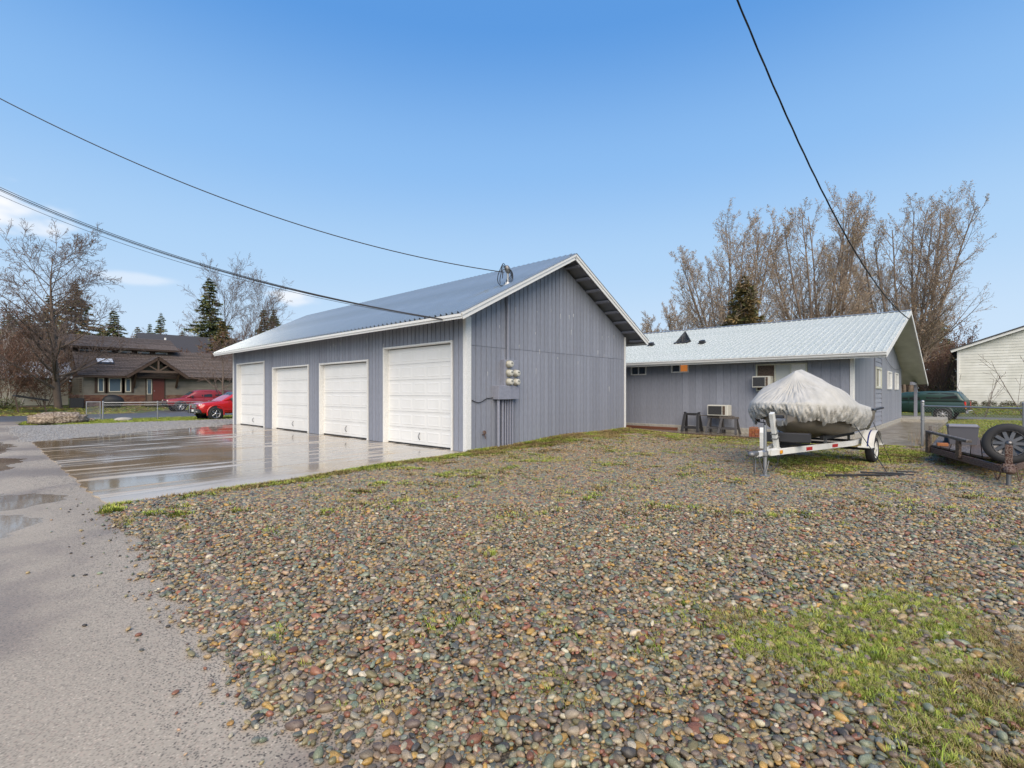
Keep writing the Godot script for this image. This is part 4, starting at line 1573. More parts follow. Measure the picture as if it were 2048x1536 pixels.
func grass_density(x: float, z: float, n: FastNoiseLite) -> float:
	# how much grass and moss has taken the gravel here
	var k := n.get_noise_2d(x, z)
	var k2 := n.get_noise_2d(x * 3.3 + 50.0, z * 3.3)
	var d := 0.0
	# strip under the gable and across to the patio
	var reach := 1.1 + 0.07 * x + 0.8 * k
	if x > -0.6 and x < 9.8:
		d = maxf(d, (1.0 - smoothstep(reach * 0.45, reach, z)) * (0.95 if z > -0.4 else 0.0))
	if x > 4.0 and x < 9.8 and z < 7.6:
		d = maxf(d, smoothstep(5.5, 8.8, x + 2.2 * k) * (0.45 + 0.5 * k2))
	# along the edge of the apron
	var edge := 1.0 - (x + 7.9) / 7.9
	if x < 0.6:
		d = maxf(d, (1.0 - smoothstep(0.10, 0.42 + 0.25 * k, absf(z - edge - 0.18))) * (0.7 + 0.5 * k2) * smoothstep(-7.6, -5.8, x))
	# foreground patch
	for b in [[-5.35, 9.45, 0.85, 0.75], [-4.75, 9.95, 0.9, 0.9], [-5.7, 10.15, 0.75, 0.55], [-5.2, 10.7, 0.9, 0.6]]:
		d = maxf(d, smoothstep(0.0, 0.55, blob(x, z, b[0], b[1], b[2], b[3]) + 0.30 * k + 0.18 * k2) * smoothstep(-0.62, 0.10, n.get_noise_2d(x * 6.0 - 20.0, z * 6.0)))
	# under and round the boat
	d = maxf(d, smoothstep(0.0, 0.5, blob(x, z, 4.3, 7.5, 3.2, 1.3) + 0.35 * k) * (0.55 + 0.4 * k2))
	d = maxf(d, smoothstep(0.0, 0.5, blob(x, z, 7.2, 8.6, 2.6, 0.9) + 0.3 * k) * 0.75)
	# thin moss and seedlings all through
	d = maxf(d, clampf(0.05 + 0.18 * k + 0.14 * k2, 0.0, 0.22) * smoothstep(-7.2, -5.5, x))
	# stray tufts
	d = maxf(d, smoothstep(0.28, 0.58, k2 + 0.35 * k) * 0.5)
	return clampf(d, 0.0, 1.0)


func scatter(parent: Node3D, called: String, me: Mesh, xfs: Array, cols: PackedColorArray) -> void:
	var mm := MultiMesh.new()
	mm.transform_format = MultiMesh.TRANSFORM_3D
	mm.use_colors = cols.size() > 0
	mm.mesh = me
	mm.instance_count = xfs.size()
	for i in xfs.size():
		mm.set_instance_transform(i, xfs[i])
		if cols.size() > 0:
			mm.set_instance_color(i, cols[i])
	var o := MultiMeshInstance3D.new()
	var key := str(parent.get_instance_id()) + called
	var k: int = taken.get(key, 0)
	taken[key] = k + 1
	o.name = called if k == 0 else "%s_%03d" % [called, k]
	o.multimesh = mm
	o.set_meta("kind", "stuff")
	parent.add_child(o)


func make_gravel_and_grass() -> void:
	var yard: Node3D = get_node("gravel_yard")
	var r := RandomNumberGenerator.new()
	r.seed = 99
	var n := FastNoiseLite.new()
	n.seed = 77
	n.frequency = 0.45
	n.fractal_octaves = 3
	var edge := FastNoiseLite.new()
	edge.seed = 4
	edge.frequency = 0.55
	edge.fractal_octaves = 3
	# single cobbles near, handfuls of them farther off
	var kinds := []
	for k in 7:
		var s := Sh.new()
		s.lump(Vector3.ZERO, Vector3(0.5, 0.5 * r.randf_range(0.38, 0.75), 0.5 * r.randf_range(0.55, 0.95)), 7, 10, 0.11, r)
		s.painted = false
		kinds.append(s)
	var meshes := []
	for s in kinds:
		meshes.append(s.mesh(M.stone))
	var xfs := []
	var cols := []
	for k in 7:
		xfs.append([])
		cols.append(PackedColorArray())
	var near := []
	var step := 0.034
	var lim := 7.4
	var gx := -8.6
	while gx < 2.5:
		var gz := 0.2
		while gz < 13.9:
			var x := gx + r.randf_range(-0.022, 0.022)
			var z := gz + r.randf_range(-0.022, 0.022)
			gz += step
			var rel := Vector3(x, 0, z) - CAM
			var dep := rel.dot(FWD)
			if dep < 1.2 or dep > lim:
				continue
			var lat := rel.dot(RIGHT)
			if absf(lat) > dep * 1.06 + 2.5:
				continue
			# boundary with the lane and the apron
			var bound := -7.86 - 0.22 * smoothstep(2.0, 6.0, z) + 0.16 * edge.get_noise_1d(z * 3.0) + 0.10 * edge.get_noise_1d(z * 11.0)
			var over := x - bound
			if over < 0.0 and r.randf() > 0.20 * exp(over * 9.0):
				continue
			if z < 1.0 - (x + 7.9) / 7.9 * 1.02 + 0.05 + 0.12 * edge.get_noise_1d(x * 3.0):
				continue
			var g := grass_density(x, z, n)
			if r.randf() < g * 0.38:
				continue
			var size := r.randf_range(0.026, 0.050)
			var big := r.randf()
			if big > 0.93:
				size = r.randf_range(0.050, 0.074)
			elif big < 0.28:
				size = r.randf_range(0.016, 0.026)
			var y := yard_height(x, z) + r.randf_range(-0.012, 0.016) - (0.004 if g > 0.3 else 0.0)
			if over < 0.05:
				y = maxf(0.006 + size * 0.16, lerpf(0.01, y, clampf((over + 0.05) * 10.0, 0.0, 1.0)))
				size *= 0.8
			elif over < 0.5:
				y = lerpf(0.012, y, over / 0.5)
			var bs := Basis(Vector3.UP, r.randf() * TAU) * Basis(Vector3.RIGHT, r.randf_range(-0.45, 0.45)) * Basis(Vector3.BACK, r.randf_range(-0.3, 0.3))
			bs = bs.scaled_local(Vector3(size * r.randf_range(0.95, 1.35), size, size))
			var k := r.randi() % 7
			var xf := Transform3D(bs, Vector3(x, y, z))
			var c := stone_color(r)
			if dep < 2.9 and size > 0.042 and absf(lat) < dep * 1.0 and dep > 2.15:
				near.append([size / dep, xf, c, k])
			else:
				xfs[k].append(xf)
				cols[k].push_back(c)
		gx += step
	near.sort_custom(func(a: Array, b: Array) -> bool: return a[0] > b[0])
	# the largest cobbles are pieces of their own
	var tones := []
	for k in 26:
		var m := worn(stone_color(r) * 0.92, 0.46, M.stone.albedo_texture, Vector3(7, 11, 9), M.fine, 0.25)
		tones.append(m)
	for i in near.size():
		if i < 300:
			var o := put(yard, "cobble", meshes[near[i][3]], near[i][1])
			o.material_override = tones[r.randi() % tones.size()]
		else:
			xfs[near[i][3]].append(near[i][1])
			cols[near[i][3]].push_back(near[i][2])
	for k in 7:
		scatter(yard, "cobbles", meshes[k], xfs[k], cols[k])
	# handfuls: a 24 cm disc of about 34 stones
	var hands := []
	for k in 6:
		var s := Sh.new()
		s.painted = true
		for i in 40:
			s.tint = stone_color(r)
			var a := r.randf() * TAU
			var d := sqrt(r.randf()) * 0.135
			var sz := r.randf_range(0.017, 0.033)
			s.lump(Vector3(cos(a) * d, r.randf_range(-0.008, 0.012), sin(a) * d), Vector3(sz * r.randf_range(0.8, 1.4), sz * 0.62, sz), 4, 6, 0.08, r, Basis(Vector3.UP, r.randf() * TAU) * Basis(Vector3.RIGHT, r.randf_range(-0.4, 0.4)))
		hands.append(s.mesh(M.stone))
	var hx := []
	for k in 6:
		hx.append([])
	gx = -8.2
	while gx < 14.0:
		var gz := -0.2
		while gz < 14.0:
			var x := gx + r.randf_range(-0.06, 0.06)
			var z := gz + r.randf_range(-0.06, 0.06)
			gz += 0.155
			var rel := Vector3(x, 0, z) - CAM
			var dep := rel.dot(FWD)
			if dep < lim - 0.1 or absf(rel.dot(RIGHT)) > dep * 1.06 + 2.8:
				continue
			if x > 9.65 and z < 9.05:
				continue
			if x < -7.75 + 0.1 * edge.get_noise_1d(z * 3.0) or z < 1.06 - (x + 7.9) / 7.9 * 1.02 + 0.12 + 0.1 * edge.get_noise_1d(x * 3.0):
				continue
			if z < 0.15:
				continue
			var g := grass_density(x, z, n)
			if r.randf() < g * 0.85:
				continue
			var y := yard_height(x, z) if x < 9.7 else 0.02
			var bs := Basis(Vector3.UP, r.randf() * TAU).scaled(Vector3.ONE * r.randf_range(0.9, 1.1))
			hx[r.randi() % 6].append(Transform3D(bs, Vector3(x, y - 0.004 - g * 0.015, z)))
		gx += 0.155
	# small stones filling the gaps between the near cobbles
	gx = -8.0
	while gx < 2.0:
		var gz := 0.3
		while gz < 13.8:
			var x := gx + r.randf_range(-0.05, 0.05)
			var z := gz + r.randf_range(-0.05, 0.05)
			gz += 0.125
			var rel := Vector3(x, 0, z) - CAM
			var dep := rel.dot(FWD)
			if dep < 1.2 or dep > lim + 0.2 or absf(rel.dot(RIGHT)) > dep * 1.06 + 2.5:
				continue
			if x < -7.72 or z < 1.06 - (x + 7.9) / 7.9 * 1.02 + 0.12:
				continue
			if r.randf() < grass_density(x, z, n) * 0.5:
				continue
			hx[r.randi() % 6].append(Transform3D(Basis(Vector3.UP, r.randf() * TAU).scaled(Vector3(0.62, 0.5, 0.62)), Vector3(x, yard_height(x, z) - 0.012, z)))
		gx += 0.125
	for k in 6:
		scatter(yard, "gravel", hands[k], hx[k], PackedColorArray())
	make_grass(r, n)
	# pale stones of the pad beyond the apron
	var pad: Node3D = get_node("gravel_pad")
	var px := []
	for i in 5200:
		var x := r.randf_range(-8.0, 6.0)
		var z := r.randf_range(-24.0, -13.0)
		if z > -12.8 - (x + 7.8) / 7.8 * 5.3 or (x > -0.4 and z > -18.6):
			continue
		px.append(Transform3D(Basis(Vector3.UP, r.randf() * TAU).scaled(Vector3.ONE * r.randf_range(0.8, 1.5)), Vector3(x, -0.012, z)))
	var s2 := Sh.new()
	s2.painted = true
	for i in 16:
		var f := r.randf_range(0.20, 0.52)
		s2.tint = Color(f, f * 0.96, f * 0.88)
		s2.lump(Vector3(r.randf_range(-0.2, 0.2), 0.005, r.randf_range(-0.2, 0.2)), Vector3(1.2, 0.7, 1.0) * r.randf_range(0.012, 0.026), 4, 5, 0.1, r)
	scatter(pad, "gravel", s2.mesh(M.stone), px, PackedColorArray())


func tuft_mesh(r: RandomNumberGenerator, blades: int, h: float, spread: float, w: float) -> ArrayMesh:
	var s := Sh.new()
	for i in blades:
		var a := r.randf() * TAU
		var d := sqrt(r.randf()) * spread
		var root := Vector3(cos(a) * d, 0, sin(a) * d)
		var lean := Vector3(r.randf_range(-1, 1), 0, r.randf_range(-1, 1)) * h * 0.65
		var tall := h * r.randf_range(0.45, 1.15)
		var side := Vector3(cos(a + 1.3), 0, sin(a + 1.3)) * w * r.randf_range(0.7, 1.3)
		var mid := root + lean * 0.35 + Vector3.UP * tall * 0.62
		var tip := root + lean + Vector3.UP * tall
		var nn := (Vector3.UP * 0.8 + side.cross(tip - root).normalized() * 0.5).normalized()
		s.ts(root - side, root + side, mid + side * 0.8, nn, nn, nn)
		s.ts(root - side, mid + side * 0.8, mid - side * 0.8, nn, nn, nn)
		s.ts(mid - side * 0.8, mid + side * 0.8, tip, nn, nn, nn)
	return s.mesh(M.leaf)


func make_grass(r: RandomNumberGenerator, n: FastNoiseLite) -> void:
	var o := Node3D.new()
	o.name = "grass"
	add_child(o)
	o.set_meta("kind", "stuff")
	o.set_meta("label", "short green and brown grass growing through the cobbles")
	o.set_meta("category", "grass")
	var greens := [Color(0.31, 0.41, 0.055), Color(0.41, 0.48, 0.08), Color(0.23, 0.33, 0.05), Color(0.48, 0.49, 0.11)]
	var browns := [Color(0.36, 0.26, 0.12), Color(0.44, 0.34, 0.17), Color(0.28, 0.19, 0.09), Color(0.36, 0.32, 0.10)]
	var fine := tuft_mesh(r, 15, 0.042, 0.040, 0.0014)
	var far := tuft_mesh(r, 16, 0.05, 0.10, 0.0042)
	var xf := [[], []]
	var cl := [PackedColorArray(), PackedColorArray()]
	var tries := 170000
	for i in tries:
		var x := r.randf_range(-8.0, 10.0)
		var z := r.randf_range(-0.25, 12.5)
		if i % 10 == 0:
			x = r.randf_range(-6.9, -3.2)
			z = r.randf_range(8.4, 11.4)
		elif i % 5 == 1:
			x = r.randf_range(-7.9, 9.7)
			z = r.randf_range(0.0, 3.0)
		var rel := Vector3(x, 0, z) - CAM
		var dep := rel.dot(FWD)
		if dep < 1.2 or absf(rel.dot(RIGHT)) > dep * 1.06 + 2.4:
			continue
		if z < 0.98 - (x + 7.9) / 7.9 + 0.02 and x < 0.1:
			continue
		var d := grass_density(x, z, n)
		if r.randf() > d * 0.95:
			continue
		var lush := n.get_noise_2d(x * 1.7 - 30.0, z * 1.7) + r.randf_range(-0.3, 0.3)
		if z < 1.9 and x > -0.5 and x < 8.6:
			lush -= 0.22
		if x < -3.0 and z > 8.5:
			lush += 0.0 + 0.5 * smoothstep(-0.35, 0.25, blob(x, z, -4.95, 9.6, 0.7, 0.55))
		var c: Color = greens[r.randi() % 4] if lush > -0.06 else browns[r.randi() % 4]
		var k := 0 if dep < 6.5 else 1
		var f := r.randf_range(0.6, 1.25)
		if z < 0.25 and x > 0.0 and x < 8.4:
			f *= 1.7
		xf[k].append(Transform3D(Basis(Vector3.UP, r.randf() * TAU).scaled(Vector3(1.1, f, 1.1)), Vector3(x, yard_height(x, z) - 0.012, z)))
		cl[k].push_back(c * r.randf_range(0.75, 1.2))
	scatter(o, "grass_blades", fine, xf[0], cl[0])
	scatter(o, "grass_blades", far, xf[1], cl[1])
	# dead straw lying flat, and a few long tufts
	var straw := Sh.new()
	for i in 14:
		var a := r.randf() * TAU
		var p := Vector3(r.randf_range(-0.06, 0.06), r.randf_range(0.004, 0.02), r.randf_range(-0.06, 0.06))
		var d := Vector3(cos(a), r.randf_range(-0.05, 0.25), sin(a)) * r.randf_range(0.03, 0.085)
		var sd := Vector3(-sin(a), 0, cos(a)) * 0.0012
		straw.ts(p - sd, p + sd, p + d, Vector3.UP, Vector3.UP, Vector3.UP)
	var sx := []
	var sc := PackedColorArray()
	for i in 30000:
		var x := r.randf_range(-7.0, -3.0)
		var z := r.randf_range(8.4, 11.4)
		if i % 2:
			x = r.randf_range(-6.5, 9.5)
			z = r.randf_range(0.0, 8.0)
		if z < 1.06 - (x + 7.9) / 7.9 and x < 0.1:
			continue
		if r.randf() > grass_density(x, z, n) * (0.14 if x < -2.9 and z > 8.0 else 0.5):
			continue
		sx.append(Transform3D(Basis(Vector3.UP, r.randf() * TAU).scaled(Vector3.ONE * r.randf_range(0.7, 1.4)), Vector3(x, yard_height(x, z) + 0.004, z)))
		sc.push_back(browns[r.randi() % 4] * r.randf_range(0.7, 1.15))
	scatter(o, "straw", straw.mesh(M.leaf), sx, sc)
	var long := tuft_mesh(r, 26, 0.085, 0.035, 0.0020)
	sx = []
	sc = PackedColorArray()
	for p in [[-5.55, 10.15], [-5.9, 10.5], [-6.15, 10.12], [-5.2, 10.3], [-4.7, 9.55], [-4.4, 9.8], [-6.35, 9.95], [-5.0, 9.3], [-5.35, 9.75], [-3.2, 5.6], [-3.9, 5.9], [-4.8, 4.9], [-2.0, 8.2], [-5.6, 6.6]]:
		for i in 5:
			var x: float = p[0] + r.randfn(0.0, 0.05)
			var z: float = p[1] + r.randfn(0.0, 0.05)
			sx.append(Transform3D(Basis(Vector3.UP, r.randf() * TAU).scaled(Vector3.ONE * r.randf_range(0.5, 1.1)), Vector3(x, yard_height(x, z) - 0.01, z)))
			sc.push_back(greens[r.randi() % 4] * r.randf_range(0.9, 1.2))
	scatter(o, "grass_blades", long, sx, sc)
	# verge along the street and the lawns
	var verge := tuft_mesh(r, 22, 0.09, 0.16, 0.010)
	var vx := []
	var vc := PackedColorArray()
	for i in 9000:
		var x := r.randf_range(-7.6, 9.0)
		var z := r.randf_range(-30.0, -23.2)
		if r.randf() < 0.3:
			x = r.randf_range(-12.0, 14.0)
			z = r.randf_range(-49.8, -40.6)
			if x > 0.0 and z > -45.6:
				continue
		elif x < -6.2 and z > -26.0:
			continue
		vx.append(Transform3D(Basis(Vector3.UP, r.randf() * TAU).scaled(Vector3.ONE * r.randf_range(0.7, 1.3)), Vector3(x, land_height(x, z), z)))
		vc.push_back((greens[r.randi() % 4] if z > -40.0 or r.randf() < 0.4 else browns[r.randi() % 4]) * r.randf_range(0.8, 1.15))
	for i in 9000:
		var x := r.randf_range(13.0, 33.3)
		var z := r.randf_range(9.1, 15.0)
		if r.randf() < 0.35:
			x = r.randf_range(40.0, 50.0)
			z = r.randf_range(4.0, 22.0)
		vx.append(Transform3D(Basis(Vector3.UP, r.randf() * TAU).scaled(Vector3.ONE * r.randf_range(0.7, 1.3)), Vector3(x, land_height(x, z), z)))
		vc.push_back((greens[r.randi() % 4] if r.randf() < 0.8 else browns[r.randi() % 4]) * r.randf_range(0.8, 1.15))
	scatter(o, "grass_blades", verge, vx, vc)


# ---------------------------------------------------------------- trees
func grow(wood: Sh, twig: Sh, p: Vector3, dir: Vector3, length: float, rad: float, lev: int, o: Dictionary, r: RandomNumberGenerator) -> void:
	var segs: int = [7, 5, 3, 2, 2][mini(lev, 4)]
	var sides: int = [9, 6, 4, 3, 3][mini(lev, 4)]
	var pts := PackedVector3Array([p])
	var rads := PackedFloat32Array([rad])
	var d := dir
	var at := p
	var bend: float = o.bend
	for i in segs:
		d = (d + Vector3(r.randf_range(-1, 1), r.randf_range(-1, 1), r.randf_range(-1, 1)) * bend + Vector3.UP * o.up[lev]).normalized()
		at += d * length / segs
		pts.push_back(at)
		rads.push_back(maxf(rad * lerpf(1.0, o.taper, float(i + 1) / segs), o.thin))
	(wood if lev < o.split else twig).tube(pts, rads, sides, false)
	if lev >= o.levels:
		if o.buds > 0:
			var pal: Array = o.pal
			for i in o.buds:
				var t := r.randf()
				var c = pts[0].lerp(pts[pts.size() - 1], t) + Vector3(r.randf_range(-1, 1), r.randf_range(-1, 1), r.randf_range(-1, 1)) * o.bud_spread
				var a = Vector3(r.randf_range(-1, 1), r.randf_range(-1, 1), r.randf_range(-1, 1)).normalized() * o.bud
				var b = a.cross(Vector3(r.randf_range(-1, 1), r.randf_range(-1, 1), r.randf_range(-1, 1))).normalized() * o.bud * 0.7
				twig.tint = pal[r.randi() % pal.size()] * r.randf_range(0.7, 1.25)
				twig.t3(c - a, c + b, c + a)
				twig.t3(c - a, c + a, c - b)
			twig.tint = o.twig_tint
		return
	var kids: int = o.kids[lev]
	for i in kids:
		var t: float = lerpf(o.start[lev], 1.0, (i + r.randf()) / kids)
		var f := t * segs
		var k := mini(int(f), segs - 1)
		var base := pts[k].lerp(pts[k + 1], f - k)
		var axis := (pts[k + 1] - pts[k]).normalized()
		var side := axis.cross(Vector3(r.randf_range(-1, 1), r.randf_range(-1, 1), r.randf_range(-1, 1))).normalized()
		var ang: float = o.angle[lev] * r.randf_range(0.7, 1.25)
		var nd := (axis * cos(ang) + side * sin(ang)).normalized()
		var shape: float = o.shape.call(t) if lev == 0 else (1.15 - 0.6 * t)
		grow(wood, twig, base, nd, length * o.ratio[lev] * shape * r.randf_range(0.75, 1.2), maxf(rads[k] * o.thick, o.thin), lev + 1, o, r)


func bare_tree(called: String, label: String, at: Vector3, h: float, o: Dictionary, sd: int, bark: Material, group := "") -> Node3D:
	var t := thing(called, label, "tree", at, 0.0, group)
	var r := RandomNumberGenerator.new()
	r.seed = sd
	var wood := Sh.new()
	var twig := Sh.new()
	twig.painted = true
	twig.tint = o.twig_tint
	for k in o.stems:
		var lean: float = o.lean if o.stems > 1 else 0.02
		if o.has("fan"):
			lean *= sqrt((k + 0.3) / o.stems)
		var a = TAU * (k + 0.3 * r.randf()) / o.stems
		var dir := Vector3(cos(a) * lean, 1, sin(a) * lean).normalized()
		grow(wood, twig, Vector3(cos(a), 0, sin(a)) * (0.25 if o.stems > 1 else 0.0), dir, h * r.randf_range(0.90, 1.0) * (1.0 - (0.55 * lean if o.has("fan") else 0.0)), h * o.girth, 0, o, r)
	part(t, "trunk", wood, bark)
	part(t, "crown", twig, M.leaf)
	return t


func conifer(called: String, label: String, at: Vector3, h: float, rad: float, sd: int, pal: Array, group := "", gap := 0.0) -> Node3D:
	var t := thing(called, label, "tree", at, 0.0, group)
	var r := RandomNumberGenerator.new()
	r.seed = sd
	var wood := Sh.new()
	wood.tube(PackedVector3Array([Vector3.ZERO, Vector3(0, h * 0.5, 0), Vector3(0, h, 0)]), PackedFloat32Array([h * 0.016, h * 0.010, 0.02]), 7, false)
	var leaf := Sh.new()
	leaf.painted = true
	var y := h * (0.10 + gap)
	while y < h * 0.985:
		var f := (y / h - 0.08) / 0.92
		var reach := rad * 1.6 * pow(1.0 - f, 0.95) * (0.75 + 0.25 * sin(y * 2.1 + sd)) + 0.12
		var nb := r.randi_range(7, 10)
		for b in nb:
			var a := TAU * (b + r.randf() * 0.7) / nb
			var out := Vector3(cos(a), 0, sin(a))
			var l := reach * r.randf_range(0.55, 1.15)
			if r.randf() < 0.2:
				continue
			var tip := Vector3(0, y - l * r.randf_range(0.05, 0.30) + l * 0.1, 0) + out * l
			var root := Vector3(0, y + 0.05, 0)
			wood.tube(PackedVector3Array([root, tip]), PackedFloat32Array([0.035, 0.01]), 3, false)
			var m := int(4 + l * 4.4)
			for k in m:
				var u := (k + r.randf()) / m * 0.85 + 0.18
				var c := root.lerp(tip, u)
				leaf.tint = pal[r.randi() % pal.size()] * r.randf_range(0.65, 1.3)
				for j in 5:
					var dd := (out * r.randf_range(0.1, 1.0) + out.cross(Vector3.UP) * r.randf_range(-1.0, 1.0) + Vector3.UP * r.randf_range(-0.55, 0.35)).normalized()
					var reach2: float = r.randf_range(0.26, 0.60) * (0.5 + 0.5 * minf(1.0, l))
					var wd := dd.cross(Vector3(r.randf_range(-1, 1), 1, r.randf_range(-1, 1))).normalized() * reach2 * 0.24
					leaf.t3(c - wd, c + wd, c + dd * reach2)
		y += h * 0.017 + 0.10
	part(t, "trunk", wood, M.bark)
	part(t, "crown", leaf, M.leaf)
	return t


func make_trees() -> void:
	var up_shape := func(t: float) -> float: return 1.15 - 0.75 * t
	# poplars behind the grey house
	var pop := {"levels": 3, "split": 2, "stems": 12, "fan": true, "lean": 0.40, "girth": 0.0075, "taper": 0.22, "thin": 0.009, "bend": 0.05, "up": [0.03, 0.075, 0.07, 0.05, 0.0], "kids": [18, 8, 5], "start": [0.16, 0.10, 0.1], "angle": [0.62, 0.62, 0.75], "ratio": [0.30, 0.44, 0.5], "thick": 0.48, "shape": up_shape, "buds": 3, "bud": 0.048, "bud_spread": 0.10, "pal": [Color(0.30, 0.19, 0.11), Color(0.40, 0.30, 0.20), Color(0.28, 0.20, 0.13), Color(0.36, 0.29, 0.17)], "twig_tint": Color(0.36, 0.29, 0.235)}
	bare_tree("poplar_tree", "many stemmed poplar in brown bud standing around the dark spruce", Vector3(38.5, 0.3, -6.2), 18.6, pop, 101, M.bark_pale, "poplars behind the grey house")
	bare_tree("poplar_tree", "tall poplar in brown bud whose top the thick overhead cable crosses", Vector3(43.9, 0.3, -0.3), 20.8, pop, 102, M.bark_pale, "poplars behind the grey house")
	var pop3 := pop.duplicate()
	pop3.stems = 14
	pop3.lean = 0.43
	bare_tree("poplar_tree", "tallest poplar in brown bud rising behind the peak of the pale roof", Vector3(50.6, 0.3, 5.4), 20.8, pop3, 107, M.bark_pale, "poplars behind the grey house")
	var popd := pop.duplicate()
	popd.lean = 0.46
	popd.stems = 14
	bare_tree("poplar_tree", "smaller distant poplar in brown bud seen between the two roofs", Vector3(51.4, 0.3, -18.7), 13.6, popd, 104, M.bark_pale, "poplars behind the grey house")
	# big bare tree by the brown house
	var oak := {"levels": 4, "split": 2, "stems": 1, "lean": 0.05, "girth": 0.021, "taper": 0.06, "thin": 0.011, "bend": 0.10, "up": [0.03, 0.07, 0.05, 0.03, 0.0], "kids": [44, 7, 5, 4], "start": [0.13, 0.15, 0.12, 0.1], "angle": [0.98, 0.72, 0.75, 0.8], "ratio": [0.44, 0.42, 0.5, 0.5], "thick": 0.42, "shape": func(t: float) -> float: return 1.15 - 0.70 * absf(t - 0.35), "buds": 0, "bud": 0.05, "bud_spread": 0.1, "pal": [Color(0.2, 0.14, 0.09)], "twig_tint": Color(0.17, 0.125, 0.10)}
	bare_tree("bare_tree", "large bare spreading tree with thick trunk beside the brown house", Vector3(-4.1, 0.1, -49.1), 14.2, oak, 206, M.bark)
	var oak2 := oak.duplicate()
	oak2.kids = [14, 5, 4, 3]
	bare_tree("bare_tree", "small bare tree standing between the brown house and garage eave", Vector3(6.5, 0.0, -40.6), 6.4, oak2, 211, M.bark)
	var tall := oak.duplicate()
	tall.angle = [0.55, 0.6, 0.7, 0.8]
	tall.stems = 2
	tall.lean = 0.16
	tall.girth = 0.013
	tall.kids = [26, 8, 5, 3]
	bare_tree("bare_tree", "tall grey bare tree next to the tallest spruce left of the garage", Vector3(17.0, 0.3, -67.5), 17.0, tall, 221, M.bark)
	# birches and brown brush at the far left
	var birch := oak.duplicate()
	birch.girth = 0.010
	birch.stems = 3
	birch.lean = 0.22
	birch.kids = [10, 5, 4, 2]
	birch.angle = [0.7, 0.7, 0.7, 0.8]
	bare_tree("birch_tree", "white trunked birch at the street corner beyond the boulder", Vector3(-6.6, 0.0, -54.7), 7.4, birch, 231, M.birch, "birches at the street corner")
	bare_tree("birch_tree", "white trunked birch leaning behind the big bare tree", Vector3(-4.7, 0.0, -61.5), 8.8, birch, 232, M.birch, "birches at the street corner")
	# brown thickets
	var brush := {"levels": 3, "split": 1, "stems": 9, "lean": 0.42, "girth": 0.006, "taper": 0.3, "thin": 0.012, "bend": 0.10, "up": [0.04, 0.05, 0.03, 0.0, 0.0], "kids": [9, 5, 3], "start": [0.1, 0.1, 0.1], "angle": [0.6, 0.7, 0.7], "ratio": [0.45, 0.45, 0.5], "thick": 0.5, "shape": up_shape, "buds": 2, "bud": 0.06, "bud_spread": 0.10, "pal": [Color(0.16, 0.085, 0.055), Color(0.21, 0.12, 0.075), Color(0.13, 0.08, 0.05)], "twig_tint": Color(0.165, 0.095, 0.07)}
	var spots := [[-7.7, -70.7, 8.5, "brown leafless thicket behind the birch at the street corner"], [8.4, -94.5, 10.8, "brown leafless thicket between the skylight spruce and the skyline pair"], [13.0, -86.5, 10.6, "brown leafless thicket right of the skyline spruce pair"], [16.7, -85.5, 11.8, "brown leafless thicket left of the tallest spruce"], [21.2, -74.8, 11.4, "brown leafless thicket behind the tall grey bare tree"], [4.3, -95.9, 11.0, "brown leafless thicket beside the broad rusty spruce"], [-7.2, -55.3, 6.0, "low brown thicket standing round the birch stems"], [-5.8, -59.7, 7.5, "brown leafless thicket overhanging the white shed"], [-4.7, -54.1, 5.0, "small brown thicket beside the garden seat"], [-9.5, -48.0, 8.8, "reddish leafless thicket between the birches"], [-4.1, -81.4, 9.5, "brown leafless thicket behind the leaning birch"], [0.4, -82.4, 8.0, "brown leafless thicket behind the white shed roof"], [9.7, -60.7, 6.5, "brown leafless thicket behind the slate roofed house end"], [11.6, -55.7, 8.2, "brown leafless thicket under the tallest spruce"], [15.8, -57.1, 7.6, "brown leafless thicket against the far garage gable"], [56.3, 7.2, 8.0, "reddish brown thicket behind the porch post"], [65.4, 8.1, 7.4, "reddish brown thicket beside the pale building corner"], [65.7, 5.5, 7.0, "reddish brown thicket behind the pale metal roof end"]]
	var i := 0
	for s in spots:
		var b := brush.duplicate()
		bare_tree("thicket", s[3], Vector3(s[0], 0.2, s[1]), s[2], b, 300 + i, M.bark, "brown thickets")
		i += 1
	# conifers
	var dark := [Color(0.13, 0.165, 0.07), Color(0.17, 0.195, 0.075), Color(0.22, 0.22, 0.09), Color(0.10, 0.13, 0.06)]
	var rusty := [Color(0.24, 0.18, 0.08), Color(0.17, 0.165, 0.07), Color(0.29, 0.20, 0.085), Color(0.13, 0.14, 0.06)]
